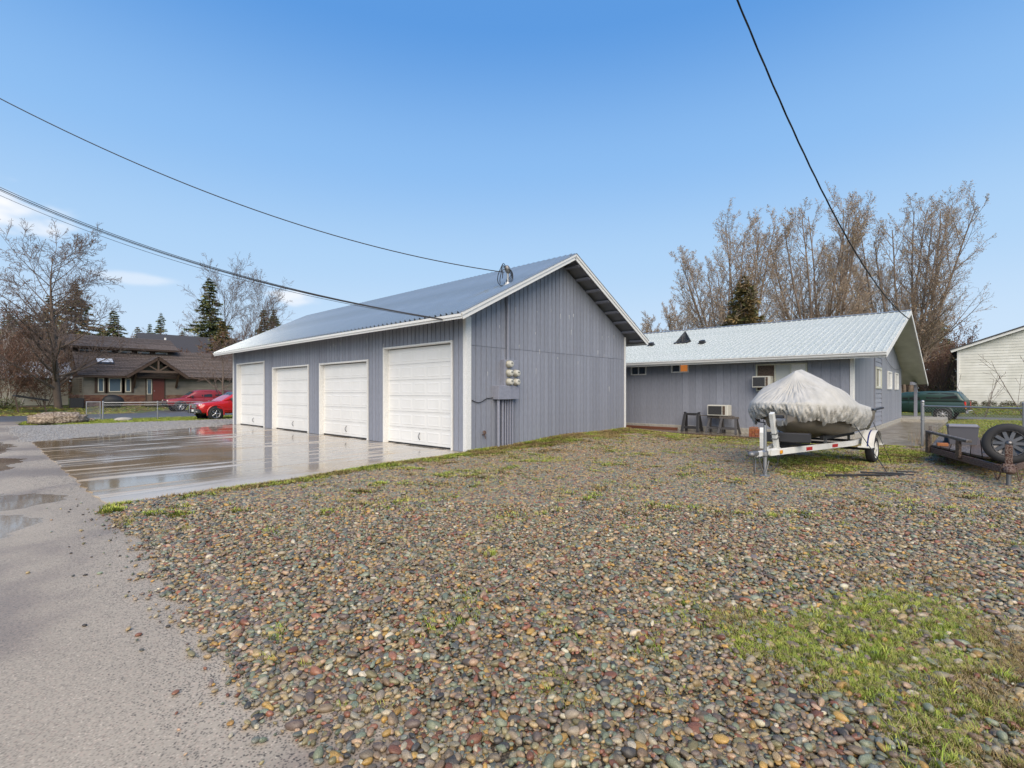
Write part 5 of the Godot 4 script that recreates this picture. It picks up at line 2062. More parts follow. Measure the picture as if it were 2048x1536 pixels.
	var cs := [[13.3, -68.5, 17.6, 3.9, dark, "tallest dark spruce standing left of the garage roof"], [20.1, -67.2, 14.0, 2.4, dark, "short spruce just above the garage eave"], [20.8, -131.0, 20.5, 3.6, dark, "paired spruce on the skyline above the brown house ridge"], [20.0, -137.8, 18.5, 3.4, dark, "lower spruce of the pair on the skyline above the brown house"], [6.8, -96.1, 15.6, 3.3, dark, "dark spruce above the skylight of the brown house"], [1.0, -87.7, 17.8, 5.4, rusty, "broad rusty green spruce behind the big bare tree"], [-1.1, -95.9, 17.0, 5.0, rusty, "rusty green spruce behind the trunk of the big bare tree"], [-5.3, -103.3, 14.5, 4.2, dark, "dark spruce above the thicket at the street corner"], [36.1, -4.4, 11.8, 3.3, rusty, "rusty dark spruce inside the poplar stems"], [72.0, 6.4, 12.0, 3.0, dark, "dark spruce beside the peak of the pale roof"], [91.8, 7.1, 9.8, 3.0, dark, "small dark spruce near the corner of the pale building"], [56.3, -22.2, 7.0, 1.5, rusty, "slim spruce below the distant poplar between the roofs"], [19.2, -106.3, 14.0, 2.4, dark, "thin spruce on the skyline left of the tallest spruce"], [11.8, -58.4, 10.5, 2.6, rusty, "rusty spruce in front of the tallest spruce by the garage"], [24.3, -74.3, 15.5, 2.8, dark, "pine whose crown shows just over the garage roof slope"], [10.5, -65.7, 8.5, 2.6, rusty, "low rusty spruce behind the slate roofed house"], [15.3, -125.2, 16.0, 3.2, rusty, "brownish spruce left of the skyline pair"], [6.2, -102.7, 13.5, 3.2, dark, "dark spruce beside the one above the skylight"], [-4.1, -87.3, 12.5, 4.0, rusty, "rusty spruce behind the leaning birch"]]
	i = 0
	for c in cs:
		conifer("spruce_tree", c[5], Vector3(c[0], 0.2, c[1]), c[2], c[3], 400 + i, c[4], "spruces on the skyline")
		i += 1
	# young bare saplings before the pale building and a low hedge
	var sap := {"levels": 2, "split": 2, "stems": 3, "lean": 0.45, "girth": 0.007, "taper": 0.3, "thin": 0.008, "bend": 0.06, "up": [0.03, 0.03, 0.0, 0.0, 0.0], "kids": [4, 2], "start": [0.2, 0.2], "angle": [0.6, 0.6], "ratio": [0.5, 0.4], "thick": 0.5, "shape": up_shape, "buds": 0, "bud": 0.02, "bud_spread": 0.05, "pal": [Color(0.2, 0.15, 0.1)], "twig_tint": Color(0.20, 0.16, 0.13)}
	bare_tree("sapling", "small bare sapling against the pale building by the pickup", Vector3(37.6, 0.0, 10.5), 3.1, sap, 501, M.bark)
	bare_tree("sapling", "small bare sapling at the far end of the pale wall", Vector3(34.1, 0.0, 12.6), 4.0, sap, 502, M.bark)
	for k in 4:
		var t := thing("hedge_bush", ["low clipped bush at the pale wall beside the pickup", "second low clipped bush along the pale wall", "third low clipped bush along the pale wall", "end bush of the row along the pale wall"][k], "bush", Vector3(49.6, 0.41, 9.9 + k * 1.15), 0.0, "bushes along the pale wall")
		var s := Sh.new()
		s.painted = true
		var r := RandomNumberGenerator.new()
		r.seed = 600 + k
		for j in 900:
			var d := Vector3(r.randf_range(-1, 1), r.randf_range(0, 1), r.randf_range(-1, 1)).normalized() * pow(r.randf(), 0.3)
			var c := Vector3(d.x * 0.5, d.y * 0.62, d.z * 0.62)
			var a := Vector3(r.randf_range(-1, 1), r.randf_range(-1, 1), r.randf_range(-1, 1)).normalized() * 0.07
			s.tint = [Color(0.07, 0.075, 0.03), Color(0.12, 0.10, 0.04), Color(0.05, 0.06, 0.025)][r.randi() % 3]
			s.t3(c - a, c + a.cross(Vector3.UP) * 0.7, c + a)
		part(t, "foliage", s, M.leaf)
		var st := Sh.new()
		st.rod(Vector3(0, -0.05, 0), Vector3(0, 0.4, 0), 0.04, 6)
		part(t, "stem", st, M.bark)
	# evergreen bush at the far left corner
	var gb := thing("evergreen_bush", "yellow green bush at the foot of the birch", "bush", Vector3(-7.4, 0.0, -49.7))
	var gs := Sh.new()
	gs.painted = true
	var gr := RandomNumberGenerator.new()
	gr.seed = 640
	for j in 1500:
		var d := Vector3(gr.randf_range(-1, 1), gr.randf_range(0, 1), gr.randf_range(-1, 1)).normalized() * pow(gr.randf(), 0.3)
		var c := Vector3(d.x * 1.5, d.y * 1.3, d.z * 1.1)
		var a := Vector3(gr.randf_range(-1, 1), gr.randf_range(-1, 1), gr.randf_range(-1, 1)).normalized() * 0.11
		gs.tint = [Color(0.13, 0.17, 0.04), Color(0.17, 0.19, 0.05), Color(0.10, 0.09, 0.04)][gr.randi() % 3]
		gs.t3(c - a, c + a.cross(Vector3.UP) * 0.7, c + a)
	part(gb, "foliage", gs, M.leaf)
	var gt := Sh.new()
	gt.rod(Vector3(0, -0.05, 0), Vector3(0, 0.8, 0), 0.06, 6)
	part(gb, "stem", gt, M.bark)


# ---------------------------------------------------------------- vehicles
func wheel_at(v: Node3D, at: Vector3, rad: float, width: float, rim: Material, spokes: int) -> void:
	# axle along z, outer face towards +z
	var w := Node3D.new()
	var key := str(v.get_instance_id()) + "wheel"
	var k: int = taken.get(key, 0)
	taken[key] = k + 1
	w.name = "wheel" if k == 0 else "wheel_%03d" % k
	v.add_child(w)
	w.position = at
	var xf := Transform3D(Basis(Vector3.RIGHT, PI / 2), Vector3.ZERO)
	var s := Sh.new()
	var h := width * 0.5
	s.lathe(PackedVector2Array([Vector2(rad * 0.66, -h), Vector2(rad * 0.86, -h), Vector2(rad * 0.97, -h * 0.75), Vector2(rad, -h * 0.45), Vector2(rad, h * 0.45), Vector2(rad * 0.97, h * 0.75), Vector2(rad * 0.86, h), Vector2(rad * 0.66, h), Vector2(rad * 0.64, h * 0.6), Vector2(rad * 0.64, -h)]), 28, xf)
	part(w, "tyre", s, M.rubber)
	s = Sh.new()
	s.lathe(PackedVector2Array([Vector2(rad * 0.66, -h * 0.2), Vector2(rad * 0.66, h * 0.95), Vector2(rad * 0.60, h * 0.95), Vector2(rad * 0.57, h * 0.3), Vector2(0.001, h * 0.25)]), 24, xf)
	for i in spokes:
		var a := TAU * i / spokes
		s.bar(Vector3(0, 0, h * 0.75), Vector3(cos(a), sin(a), 0) * rad * 0.60 + Vector3(0, 0, h * 0.7), rad * 0.17, 0.03, Vector3.BACK, 0.006)
	s.lathe(PackedVector2Array([Vector2(rad * 0.15, h * 0.3), Vector2(rad * 0.15, h * 0.95), Vector2(0.001, h * 0.98)]), 12, xf)
	part(w, "rim", s, rim)


func body_loft(stations: Array) -> Sh:
	# stations: [x, bottom, top, half width at the bottom, half width at the middle, half width at the top]
	var rows := []
	for st in stations:
		var yb: float = st[1]
		var yt: float = st[2]
		var a: float = st[3]
		var m: float = st[4]
		var b: float = st[5]
		var h := yt - yb
		var line := PackedVector3Array()
		for p in [[a * 0.90, yb], [a, yb + h * 0.10], [m, yb + h * 0.42], [m, yb + h * 0.66], [b + (m - b) * 0.25, yb + h * 0.90], [b * 0.90, yb + h * 0.985], [b * 0.45, yt], [-b * 0.45, yt], [-b * 0.90, yb + h * 0.985], [-b - (m - b) * 0.25, yb + h * 0.90], [-m, yb + h * 0.66], [-m, yb + h * 0.42], [-a, yb + h * 0.10], [-a * 0.90, yb]]:
			line.push_back(Vector3(st[0], p[1], p[0]))
		rows.append(line)
	var s := Sh.new()
	s.grid(rows, true, true)
	for e in [0, rows.size() - 1]:
		var line: PackedVector3Array = rows[e]
		for j in range(1, line.size() - 1):
			s.t3(line[0], line[j], line[j + 1])
			s.t3(line[0], line[j + 1], line[j])
	return s


func side_glass(poly: PackedVector2Array, zfun: Callable, side: float) -> Sh:
	# a pane lying just outside the cabin's side
	var s := Sh.new()
	var tri := Geometry2D.triangulate_polygon(poly)
	for i in range(0, tri.size(), 3):
		var p := []
		for k in 3:
			var q := poly[tri[i + k]]
			p.append(Vector3(q.x, q.y, side * (zfun.call(q.x, q.y) + 0.012)))
		s.t3(p[0], p[1], p[2])
		s.t3(p[0], p[2], p[1])
	return s


func vehicle(called: String, label: String, at: Vector3, turn: float, o: Dictionary) -> Node3D:
	# built nose towards -x, wheels on y = 0
	var v := thing(called, label, o.category, at, turn)
	part(v, "body", body_loft(o.body), o.paint)
	part(v, "cabin", body_loft(o.cabin), o.paint)
	var cab: Array = o.cabin
	var zf := func(x: float, y: float) -> float:
		var st: Array = cab[0]
		for i in cab.size() - 1:
			if x >= cab[i][0]:
				var w := clampf((x - cab[i][0]) / (cab[i + 1][0] - cab[i][0]), 0.0, 1.0)
				st = []
				for k in 6:
					st.append(lerpf(cab[i][k], cab[i + 1][k], w))
		var t := clampf((y - st[1]) / (st[2] - st[1]), 0.0, 1.0)
		if t < 0.42:
			return lerpf(st[3], st[4], t / 0.42)
		if t < 0.66:
			return st[4]
		return lerpf(st[4], st[5] + (st[4] - st[5]) * 0.25, (t - 0.66) / 0.24) if t < 0.9 else st[5]
	for poly in o.windows:
		for sd: float in [-1.0, 1.0]:
			part(v, "side_window", side_glass(PackedVector2Array(poly), zf, sd), o.get("glass", M.glass))
	for wsh in o.screens:
		# front or rear glass between two lines across the car
		var s := Sh.new()
		var a: Array = wsh
		s.q(Vector3(a[0], a[1], -a[2]), Vector3(a[0], a[1], a[2]), Vector3(a[3], a[4], a[5]), Vector3(a[3], a[4], -a[5]))
		s.q(Vector3(a[0], a[1], a[2]), Vector3(a[0], a[1], -a[2]), Vector3(a[3], a[4], -a[5]), Vector3(a[3], a[4], a[5]))
		part(v, "windscreen", s, M.glass_blue)
	for b in o.boxes:
		# [name, centre, size, chamfer, material], mirrored when z is not zero
		for sd: float in ([-1.0, 1.0] if absf(b[1].z) > 0.01 else [1.0]):
			var s := Sh.new()
			s.cbox(Vector3(b[1].x, b[1].y, b[1].z * sd), b[2], b[3])
			part(v, b[0], s, b[4])
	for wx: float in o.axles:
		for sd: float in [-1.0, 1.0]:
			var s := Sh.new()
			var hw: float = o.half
			# flat black disc painted in as the shade of the wheel well, and painted lip
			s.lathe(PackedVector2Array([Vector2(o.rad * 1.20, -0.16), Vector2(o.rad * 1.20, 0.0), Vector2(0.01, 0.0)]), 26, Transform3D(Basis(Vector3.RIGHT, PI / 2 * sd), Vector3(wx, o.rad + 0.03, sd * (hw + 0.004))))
			part(v, "well_shade_disc", s, M.black)
			s = Sh.new()
			var p := PackedVector3Array()
			for k in 15:
				var a := PI * (-0.08 + 1.16 * k / 14.0)
				p.push_back(Vector3(wx + cos(a) * o.rad * 1.22, o.rad + 0.03 + sin(a) * o.rad * 1.22, sd * (hw - 0.01)))
			s.tube(p, PackedFloat32Array([0.045]), 6)
			part(v, "arch_lip", s, o.lip)
			var mark := v.get_child_count()
			wheel_at(v, Vector3(wx, o.rad, sd * (hw - 0.09)), o.rad, 0.24, o.rim, o.spokes)
			if sd < 0:
				v.get_child(mark).rotation.y = PI
	# door seams as thin dark strips set in the sides
	for sx in o.seams:
		for sd: float in [-1.0, 1.0]:
			var s := Sh.new()
			s.box(Vector3(sx, o.seam_y, sd * (o.half + 0.001)), Vector3(0.012, o.seam_h, 0.012))
			part(v, "door_seam", s, M.black)
	return v


func make_vehicles() -> void:
	var red := mat(Color(0.46, 0.014, 0.012), 0.25)
	red.clearcoat_enabled = true
	red.clearcoat = 0.8
	red.clearcoat_roughness = 0.08
	var maroon := mat(Color(0.24, 0.015, 0.022), 0.3)
	maroon.clearcoat_enabled = true
	maroon.clearcoat = 0.6
	var green := mat(Color(0.018, 0.052, 0.040), 0.32)
	green.clearcoat_enabled = true
	green.clearcoat = 0.6
	var lamp := mat(Color(0.85, 0.83, 0.72), 0.12)
	var red_lamp := mat(Color(0.55, 0.02, 0.015), 0.15)
	var amber := mat(Color(0.75, 0.25, 0.03), 0.15)
	var silver := mat(Color(0.62, 0.62, 0.63), 0.28, 0.9)
	# bright red sport utility nosing out behind the garage
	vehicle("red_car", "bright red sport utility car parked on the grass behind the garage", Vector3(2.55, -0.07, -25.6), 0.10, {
		"category": "car", "paint": red, "half": 0.94, "rad": 0.40, "axles": [-1.55, 1.45], "lip": red, "rim": silver, "spokes": 5,
		"body": [[-2.42, 0.55, 0.86, 0.70, 0.76, 0.66], [-2.36, 0.45, 1.00, 0.84, 0.88, 0.78], [-2.1, 0.42, 1.10, 0.90, 0.93, 0.83], [-1.2, 0.40, 1.20, 0.92, 0.95, 0.86], [-0.6, 0.40, 1.24, 0.92, 0.95, 0.88], [1.9, 0.40, 1.24, 0.92, 0.95, 0.88], [2.35, 0.45, 1.22, 0.88, 0.91, 0.84], [2.45, 0.55, 1.15, 0.8, 0.84, 0.78]],
		"cabin": [[-1.15, 1.12, 1.20, 0.80, 0.80, 0.76], [-0.55, 1.14, 1.55, 0.86, 0.82, 0.70], [-0.1, 1.14, 1.80, 0.90, 0.83, 0.66], [0.6, 1.14, 1.87, 0.90, 0.83, 0.66], [1.8, 1.14, 1.84, 0.90, 0.83, 0.66], [2.2, 1.14, 1.70, 0.88, 0.82, 0.66], [2.42, 1.14, 1.22, 0.84, 0.80, 0.74]],
		"windows": [[Vector2(-0.72, 1.28), Vector2(-0.12, 1.70), Vector2(0.42, 1.74), Vector2(0.42, 1.28)], [Vector2(0.50, 1.28), Vector2(0.50, 1.74), Vector2(1.28, 1.73), Vector2(1.28, 1.28)], [Vector2(1.38, 1.28), Vector2(1.38, 1.72), Vector2(2.0, 1.68), Vector2(2.12, 1.30)]],
		"screens": [[-1.06, 1.225, 0.70, -0.19, 1.775, 0.58]],
		"boxes": [["bumper", Vector3(-2.38, 0.56, 0), Vector3(0.22, 0.26, 1.72), 0.05, M.dark_plastic], ["grille", Vector3(-2.40, 0.86, 0), Vector3(0.08, 0.26, 0.80), 0.02, M.chrome], ["headlight", Vector3(-2.26, 0.90, 0.66), Vector3(0.26, 0.22, 0.30), 0.05, lamp], ["fog_lamp", Vector3(-2.46, 0.55, 0.58), Vector3(0.06, 0.12, 0.16), 0.02, lamp], ["mirror", Vector3(-0.62, 1.30, 1.03), Vector3(0.12, 0.18, 0.22), 0.03, M.dark_plastic], ["number_plate", Vector3(-2.505, 0.60, 0), Vector3(0.02, 0.14, 0.30), 0.004, M.white], ["push_bar", Vector3(-2.52, 0.72, 0.42), Vector3(0.05, 0.62, 0.06), 0.01, M.chrome], ["push_bar_rail", Vector3(-2.53, 0.98, 0), Vector3(0.05, 0.06, 1.0), 0.01, M.chrome], ["door_handle", Vector3(0.28, 1.08, 0.955), Vector3(0.16, 0.035, 0.03), 0.008, red], ["side_moulding", Vector3(0.0, 0.62, 0.945), Vector3(2.2, 0.06, 0.03), 0.008, red]],
		"seams": [-0.78, 0.46], "seam_y": 0.85, "seam_h": 0.75})
	# maroon pickup in the neighbour's drive
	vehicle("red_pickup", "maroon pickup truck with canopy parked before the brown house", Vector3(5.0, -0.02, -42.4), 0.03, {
		"category": "truck", "paint": maroon, "half": 0.92, "rad": 0.40, "axles": [-1.75, 1.75], "lip": M.dark_plastic, "rim": silver, "spokes": 6,
		"body": [[-2.72, 0.62, 0.95, 0.76, 0.82, 0.72], [-2.66, 0.52, 1.06, 0.86, 0.9, 0.80], [-1.5, 0.48, 1.18, 0.90, 0.93, 0.86], [-0.9, 0.48, 1.22, 0.9, 0.93, 0.87], [0.9, 0.48, 1.22, 0.9, 0.93, 0.88], [2.65, 0.52, 1.20, 0.9, 0.93, 0.88], [2.72, 0.6, 1.16, 0.84, 0.88, 0.84]],
		"cabin": [[-1.35, 1.12, 1.20, 0.8, 0.8, 0.78], [-0.55, 1.12, 1.78, 0.86, 0.80, 0.66], [-0.2, 1.12, 1.90, 0.86, 0.80, 0.64], [0.7, 1.12, 1.92, 0.86, 0.80, 0.64], [1.0, 1.12, 1.90, 0.86, 0.82, 0.68], [2.5, 1.12, 1.88, 0.86, 0.83, 0.70], [2.68, 1.12, 1.30, 0.86, 0.83, 0.74]],
		"windows": [[Vector2(-1.0, 1.26), Vector2(-0.5, 1.68), Vector2(0.06, 1.76), Vector2(0.06, 1.26)], [Vector2(0.14, 1.26), Vector2(0.14, 1.76), Vector2(0.82, 1.74), Vector2(0.82, 1.26)], [Vector2(1.08, 1.36), Vector2(1.08, 1.74), Vector2(2.45, 1.72), Vector2(2.45, 1.36)]],
		"screens": [[-1.28, 1.23, 0.70, -0.62, 1.76, 0.60]],
		"boxes": [["bumper", Vector3(-2.70, 0.62, 0), Vector3(0.16, 0.22, 1.7), 0.04, M.dark_plastic], ["grille", Vector3(-2.70, 0.88, 0), Vector3(0.06, 0.2, 0.9), 0.02, M.dark_plastic], ["headlight", Vector3(-2.62, 0.94, 0.68), Vector3(0.2, 0.17, 0.26), 0.04, lamp], ["mirror", Vector3(-0.85, 1.30, 1.0), Vector3(0.12, 0.18, 0.2), 0.03, M.dark_plastic], ["side_cladding", Vector3(0.0, 0.58, 0.93), Vector3(2.6, 0.18, 0.04), 0.01, M.dark_plastic]],
		"seams": [-0.95, 0.10, 0.92], "seam_y": 0.9, "seam_h": 0.72})
	# green pickup with a canopy on the right, tail towards the pale building's near end
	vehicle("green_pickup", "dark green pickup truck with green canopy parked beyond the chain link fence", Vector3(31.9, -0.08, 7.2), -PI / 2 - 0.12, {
		"category": "truck", "paint": green, "half": 0.92, "rad": 0.40, "axles": [-1.75, 1.65], "lip": green, "rim": silver, "spokes": 8, "glass": mat(Color(0.05, 0.055, 0.06), 0.15),
		"body": [[-2.72, 0.62, 0.95, 0.76, 0.82, 0.72], [-2.66, 0.52, 1.06, 0.86, 0.9, 0.80], [-1.5, 0.48, 1.18, 0.90, 0.93, 0.86], [-0.9, 0.48, 1.22, 0.9, 0.93, 0.87], [0.9, 0.48, 1.22, 0.9, 0.93, 0.88], [2.62, 0.52, 1.20, 0.9, 0.93, 0.88], [2.70, 0.6, 1.16, 0.86, 0.9, 0.86]],
		"cabin": [[-1.35, 1.12, 1.20, 0.8, 0.8, 0.78], [-0.60, 1.12, 1.66, 0.86, 0.80, 0.66], [-0.25, 1.12, 1.76, 0.86, 0.80, 0.64], [0.55, 1.12, 1.80, 0.86, 0.82, 0.70], [0.75, 1.12, 1.82, 0.88, 0.86, 0.74], [2.3, 1.12, 1.80, 0.88, 0.86, 0.74], [2.66, 1.12, 1.26, 0.88, 0.86, 0.80]],
		"windows": [[Vector2(-1.0, 1.26), Vector2(-0.58, 1.58), Vector2(-0.05, 1.66), Vector2(-0.05, 1.26)], [Vector2(0.03, 1.26), Vector2(0.03, 1.66), Vector2(0.55, 1.68), Vector2(0.55, 1.26)], [Vector2(0.86, 1.36), Vector2(0.90, 1.66), Vector2(1.0, 1.70), Vector2(1.50, 1.70), Vector2(1.50, 1.34)], [Vector2(1.54, 1.34), Vector2(1.54, 1.70), Vector2(2.15, 1.68), Vector2(2.3, 1.52), Vector2(2.36, 1.36)]],
		"screens": [[-1.28, 1.23, 0.70, -0.66, 1.66, 0.60], [2.56, 1.36, 0.66, 2.37, 1.70, 0.58]],
		"boxes": [["bumper", Vector3(-2.70, 0.60, 0), Vector3(0.16, 0.22, 1.7), 0.04, M.chrome], ["rear_bumper", Vector3(2.74, 0.56, 0), Vector3(0.16, 0.2, 1.7), 0.03, M.chrome], ["headlight", Vector3(-2.62, 0.92, 0.68), Vector3(0.2, 0.17, 0.26), 0.04, lamp], ["tail_light", Vector3(2.66, 1.02, 0.83), Vector3(0.10, 0.34, 0.16), 0.03, red_lamp], ["indicator", Vector3(2.68, 0.80, 0.83), Vector3(0.08, 0.10, 0.15), 0.02, amber], ["mirror", Vector3(-0.85, 1.28, 1.0), Vector3(0.12, 0.16, 0.2), 0.03, M.dark_plastic], ["canopy_rim", Vector3(1.65, 1.235, 0.905), Vector3(2.1, 0.03, 0.03), 0.008, M.dark_plastic], ["roof_vent", Vector3(2.0, 1.84, 0), Vector3(0.3, 0.06, 0.4), 0.02, M.dark_plastic]],
		"seams": [-0.95, 0.0, 0.70], "seam_y": 0.88, "seam_h": 0.72})
	# white van roof showing behind the green pickup
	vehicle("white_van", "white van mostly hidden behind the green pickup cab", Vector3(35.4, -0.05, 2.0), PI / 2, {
		"category": "van", "paint": M.door_white, "half": 0.92, "rad": 0.36, "axles": [-1.5, 1.5], "lip": M.door_white, "rim": silver, "spokes": 6,
		"body": [[-2.4, 0.5, 0.9, 0.76, 0.82, 0.72], [-2.3, 0.42, 1.05, 0.86, 0.9, 0.80], [2.3, 0.42, 1.2, 0.9, 0.93, 0.88], [2.4, 0.5, 1.16, 0.86, 0.9, 0.86]],
		"cabin": [[-1.9, 1.0, 1.1, 0.8, 0.8, 0.78], [-1.0, 1.0, 1.75, 0.86, 0.80, 0.66], [0.5, 1.0, 1.82, 0.86, 0.82, 0.70], [2.1, 1.0, 1.80, 0.86, 0.84, 0.72], [2.38, 1.0, 1.3, 0.86, 0.84, 0.76]],
		"windows": [[Vector2(-1.2, 1.2), Vector2(-0.9, 1.6), Vector2(-0.2, 1.65), Vector2(-0.2, 1.2)], [Vector2(-0.1, 1.2), Vector2(-0.1, 1.65), Vector2(1.9, 1.65), Vector2(1.9, 1.2)]],
		"screens": [[-1.8, 1.14, 0.7, -1.05, 1.70, 0.6]],
		"boxes": [["bumper", Vector3(-2.4, 0.52, 0), Vector3(0.1, 0.2, 1.6), 0.03, M.dark_plastic], ["headlight", Vector3(-2.34, 0.8, 0.66), Vector3(0.14, 0.15, 0.24), 0.03, lamp]],
		"seams": [-0.15], "seam_y": 0.85, "seam_h": 0.7})


# ---------------------------------------------------------------- covered boat on its trailer
func make_boat() -> void:
	# local frame of the trailer: x back along the keel from the jack, z to starboard
	var at := Vector3(1.28, 0.0, 7.14)
	var turn := -deg_to_rad(4.2)
	var b := thing("boat", "small boat under a grey tarpaulin on a white trailer", "boat", at, turn)
	var taupe := worn(Color(0.22, 0.195, 0.165), 0.45, M.blotch, Vector3(0.7, 0.7, 0.7))
	var cloth := worn(Color(0.50, 0.49, 0.465), 0.8, noise_tex(51, 0.012, 6, Color(0.88, 0.88, 0.87), Color(1, 1, 1), 512, 0.1, 0.9), Vector3(0.8, 0.5, 0.8), M.fine, 0.2)
	cloth.rim_enabled = false
	var bow := 1.08
	var stern := 4.62
	var len := stern - bow
	# hull
	var rows := []
	for i in 15:
		var t := i / 14.0
		var x := bow + len * t
		var w := 0.90 * pow(minf(1.0, t * 1.9 + 0.05), 0.42)
		var keel := lerpf(0.98, 0.60, pow(minf(1.0, t * 2.2), 0.6))
		var chine := lerpf(1.08, 0.76, pow(minf(1.0, t * 2.0), 0.7))
		var top := lerpf(1.34, 1.20, t)
		var line := PackedVector3Array()
		for p in [[-w * 1.02, top], [-w, (top + chine) * 0.5 + 0.05], [-w * 0.88, chine], [-w * 0.5, lerpf(keel, chine, 0.45)], [-0.04, keel], [0.04, keel], [w * 0.5, lerpf(keel, chine, 0.45)], [w * 0.88, chine], [w, (top + chine) * 0.5 + 0.05], [w * 1.02, top]]:
			line.push_back(Vector3(x, p[1], p[0]))
		rows.append(line)
	var s := Sh.new()
	s.grid(rows)
	var lastrow: PackedVector3Array = rows[14]
	for j in range(1, lastrow.size() - 1):
		s.t3(lastrow[0], lastrow[j], lastrow[j + 1])
		s.t3(lastrow[0], lastrow[j + 1], lastrow[j])
	var fr: PackedVector3Array = rows[0]
	for j in range(1, fr.size() - 1):
		s.t3(fr[0], fr[j + 1], fr[j])
	part(b, "hull", s, taupe)
	# tarpaulin: from the ridge down to the gunwale, then a hanging skirt with folds
	var ridge := func(x: float) -> float:
		var k := [[1.0, 1.43], [1.45, 1.86], [1.9, 2.13], [2.3, 2.17], [2.8, 2.02], [3.3, 1.78], [3.75, 1.72], [4.05, 1.50], [4.7, 1.28]]
		for i in k.size() - 1:
			if x <= k[i + 1][0]:
				return lerpf(k[i][1], k[i + 1][1], clampf((x - k[i][0]) / (k[i + 1][0] - k[i][0]), 0.0, 1.0))
		return 1.28
	var n := FastNoiseLite.new()
	n.seed = 61
	n.frequency = 1.0
	n.fractal_octaves = 2
	var cnt := 360
	var cover := []
	var cx := (bow + stern) * 0.5
	for v in 19:
		var line := PackedVector3Array()
		for j in cnt:
			var a := TAU * j / cnt
			# plan of the gunwale: a rounded box, fuller at the stern
			var ca := cos(a)
			var sa := sin(a)
			var ex := 3.4 if ca > 0 else 2.6
			var rr := 1.0 / pow(pow(absf(ca), ex) + pow(absf(sa), ex), 1.0 / ex)
			var ox := cx + ca * rr * (len * 0.5 + 0.06)
			var oz := sa * rr * 1.02
			var gun := lerpf(1.44, 1.25, clampf((ox - bow) / len, 0.0, 1.0))
			var rx := clampf(ox, bow + 0.75, stern - 0.2)
			if v <= 10:
				var t := v / 10.0
				var px := lerpf(rx, ox, t)
				var pz := oz * t
				var hy: float = ridge.call(px)
				# cloth hangs a little between ridge and rail, stretched folds running down it
				var y := lerpf(hy, gun, lerpf(0.55 * t / 0.78 if t < 0.78 else 0.55 + 0.45 * (t - 0.78) / 0.22, pow(t, 1.25), smoothstep(2.3, 3.3, px))) - 0.05 * sin(PI * t) * (1.0 if px > 2.9 else 0.4)
				y += 0.020 * n.get_noise_3d(px * 2.2, pz * 2.2, 0.0) * sin(PI * minf(t * 1.2, 1.0)) * 2.0
				var crease := 1.0 - 3.0 * absf(n.get_noise_2d(a * 7.0, t * 0.9))
				y += 0.035 * maxf(crease, -0.6) * smoothstep(0.05, 0.6, t) * (1.0 - 0.55 * t)
				line.push_back(Vector3(px, y, pz))
			else:
				var t := (v - 10) / 8.0
				var drop := 0.42 + 0.07 * sin(a * 5.0 + 0.8) + 0.05 * n.get_noise_1d(a * 6.0) + 0.13 * smoothstep(0.2, 0.9, ca)
				if ca < -0.75:
					drop -= 0.10
				var fold := (0.55 - 2.6 * absf(n.get_noise_2d(a * 9.0 + t * 0.9, t * 0.7)) + 0.5 - 2.2 * absf(n.get_noise_2d(a * 15.0 - t * 0.8, 7.0 + t * 0.5)) * 0.4) * 0.06 * smoothstep(0.0, 0.5, t)
				var tuck := -0.13 * t * t + 0.02 * sin(PI * t) + fold
				var nx := (ox - cx) / (len * 0.5)
				var dirv := Vector3(nx, 0, oz).normalized()
				var q := Vector3(ox, gun - drop * t, oz) + dirv * tuck
				line.push_back(q)
		cover.append(line)
	s = Sh.new()
	s.grid(cover, true, true)
	part(b, "tarpaulin", s, cloth)
	# bulge of the motor head under the cloth at the stern quarter
	# straps hanging from the hem
	for st in [[2.05, 1.00, 1.05, 2.35, 0.03, 1.55], [4.05, 0.96, 0.98, 4.15, 0.05, 1.30], [1.22, 1.06, -0.42, 1.05, 0.42, -0.30]]:
		s = Sh.new()
		s.bar(Vector3(st[0], st[1], st[2]), Vector3(st[3], st[4], st[5]), 0.028, 0.006, Vector3.BACK)
		part(b, "strap", s, M.black)
	# little trolling motor with its tiller at the stern
	var mo := thing("trolling_motor", "black trolling motor clamped on the boat stern", "motor", at, turn)
	s = Sh.new()
	s.rod(Vector3(4.66, 0.62, 0.72), Vector3(4.78, 1.15, 0.80), 0.022, 8)
	part(mo, "shaft", s, M.dark_plastic)
	s = Sh.new()
	s.cbox(Vector3(4.80, 1.20, 0.82), Vector3(0.28, 0.11, 0.13), 0.03)
	s.rod(Vector3(4.86, 1.22, 0.84), Vector3(5.12, 1.27, 0.98), 0.025, 8)
	part(mo, "tiller_head", s, M.dark_plastic)
	s = Sh.new()
	s.cbox(Vector3(4.66, 0.98, 0.74), Vector3(0.10, 0.16, 0.09), 0.02)
	part(mo, "clamp", s, M.black)
	# the trailer
	var t := thing("boat_trailer", "white boat trailer with red reflectors under the covered boat", "trailer", at, turn)
	var paint := worn(Color(0.72, 0.72, 0.70), 0.4, M.blotch, Vector3(1, 1, 1))
	for sd: float in [-1.0, 1.0]:
		s = Sh.new()
		s.bar(Vector3(0.28, 0.46, sd * 0.05), Vector3(3.35, 0.49, sd * 0.74), 0.055, 0.125, Vector3.UP, 0.008)
		s.bar(Vector3(3.34, 0.49, sd * 0.74), Vector3(4.5, 0.5, sd * 0.74), 0.054, 0.12, Vector3.UP, 0.008)
		part(t, "side_rail", s, paint)
		var dir := Vector3(3.07, 0.03, sd * 0.69)
		var out := Vector3(-0.69 * sd, 0, 3.07).normalized() * 0.031 * sd
		if sd < 0:
			out = Vector3(-0.69, 0, -3.07).normalized() * 0.031
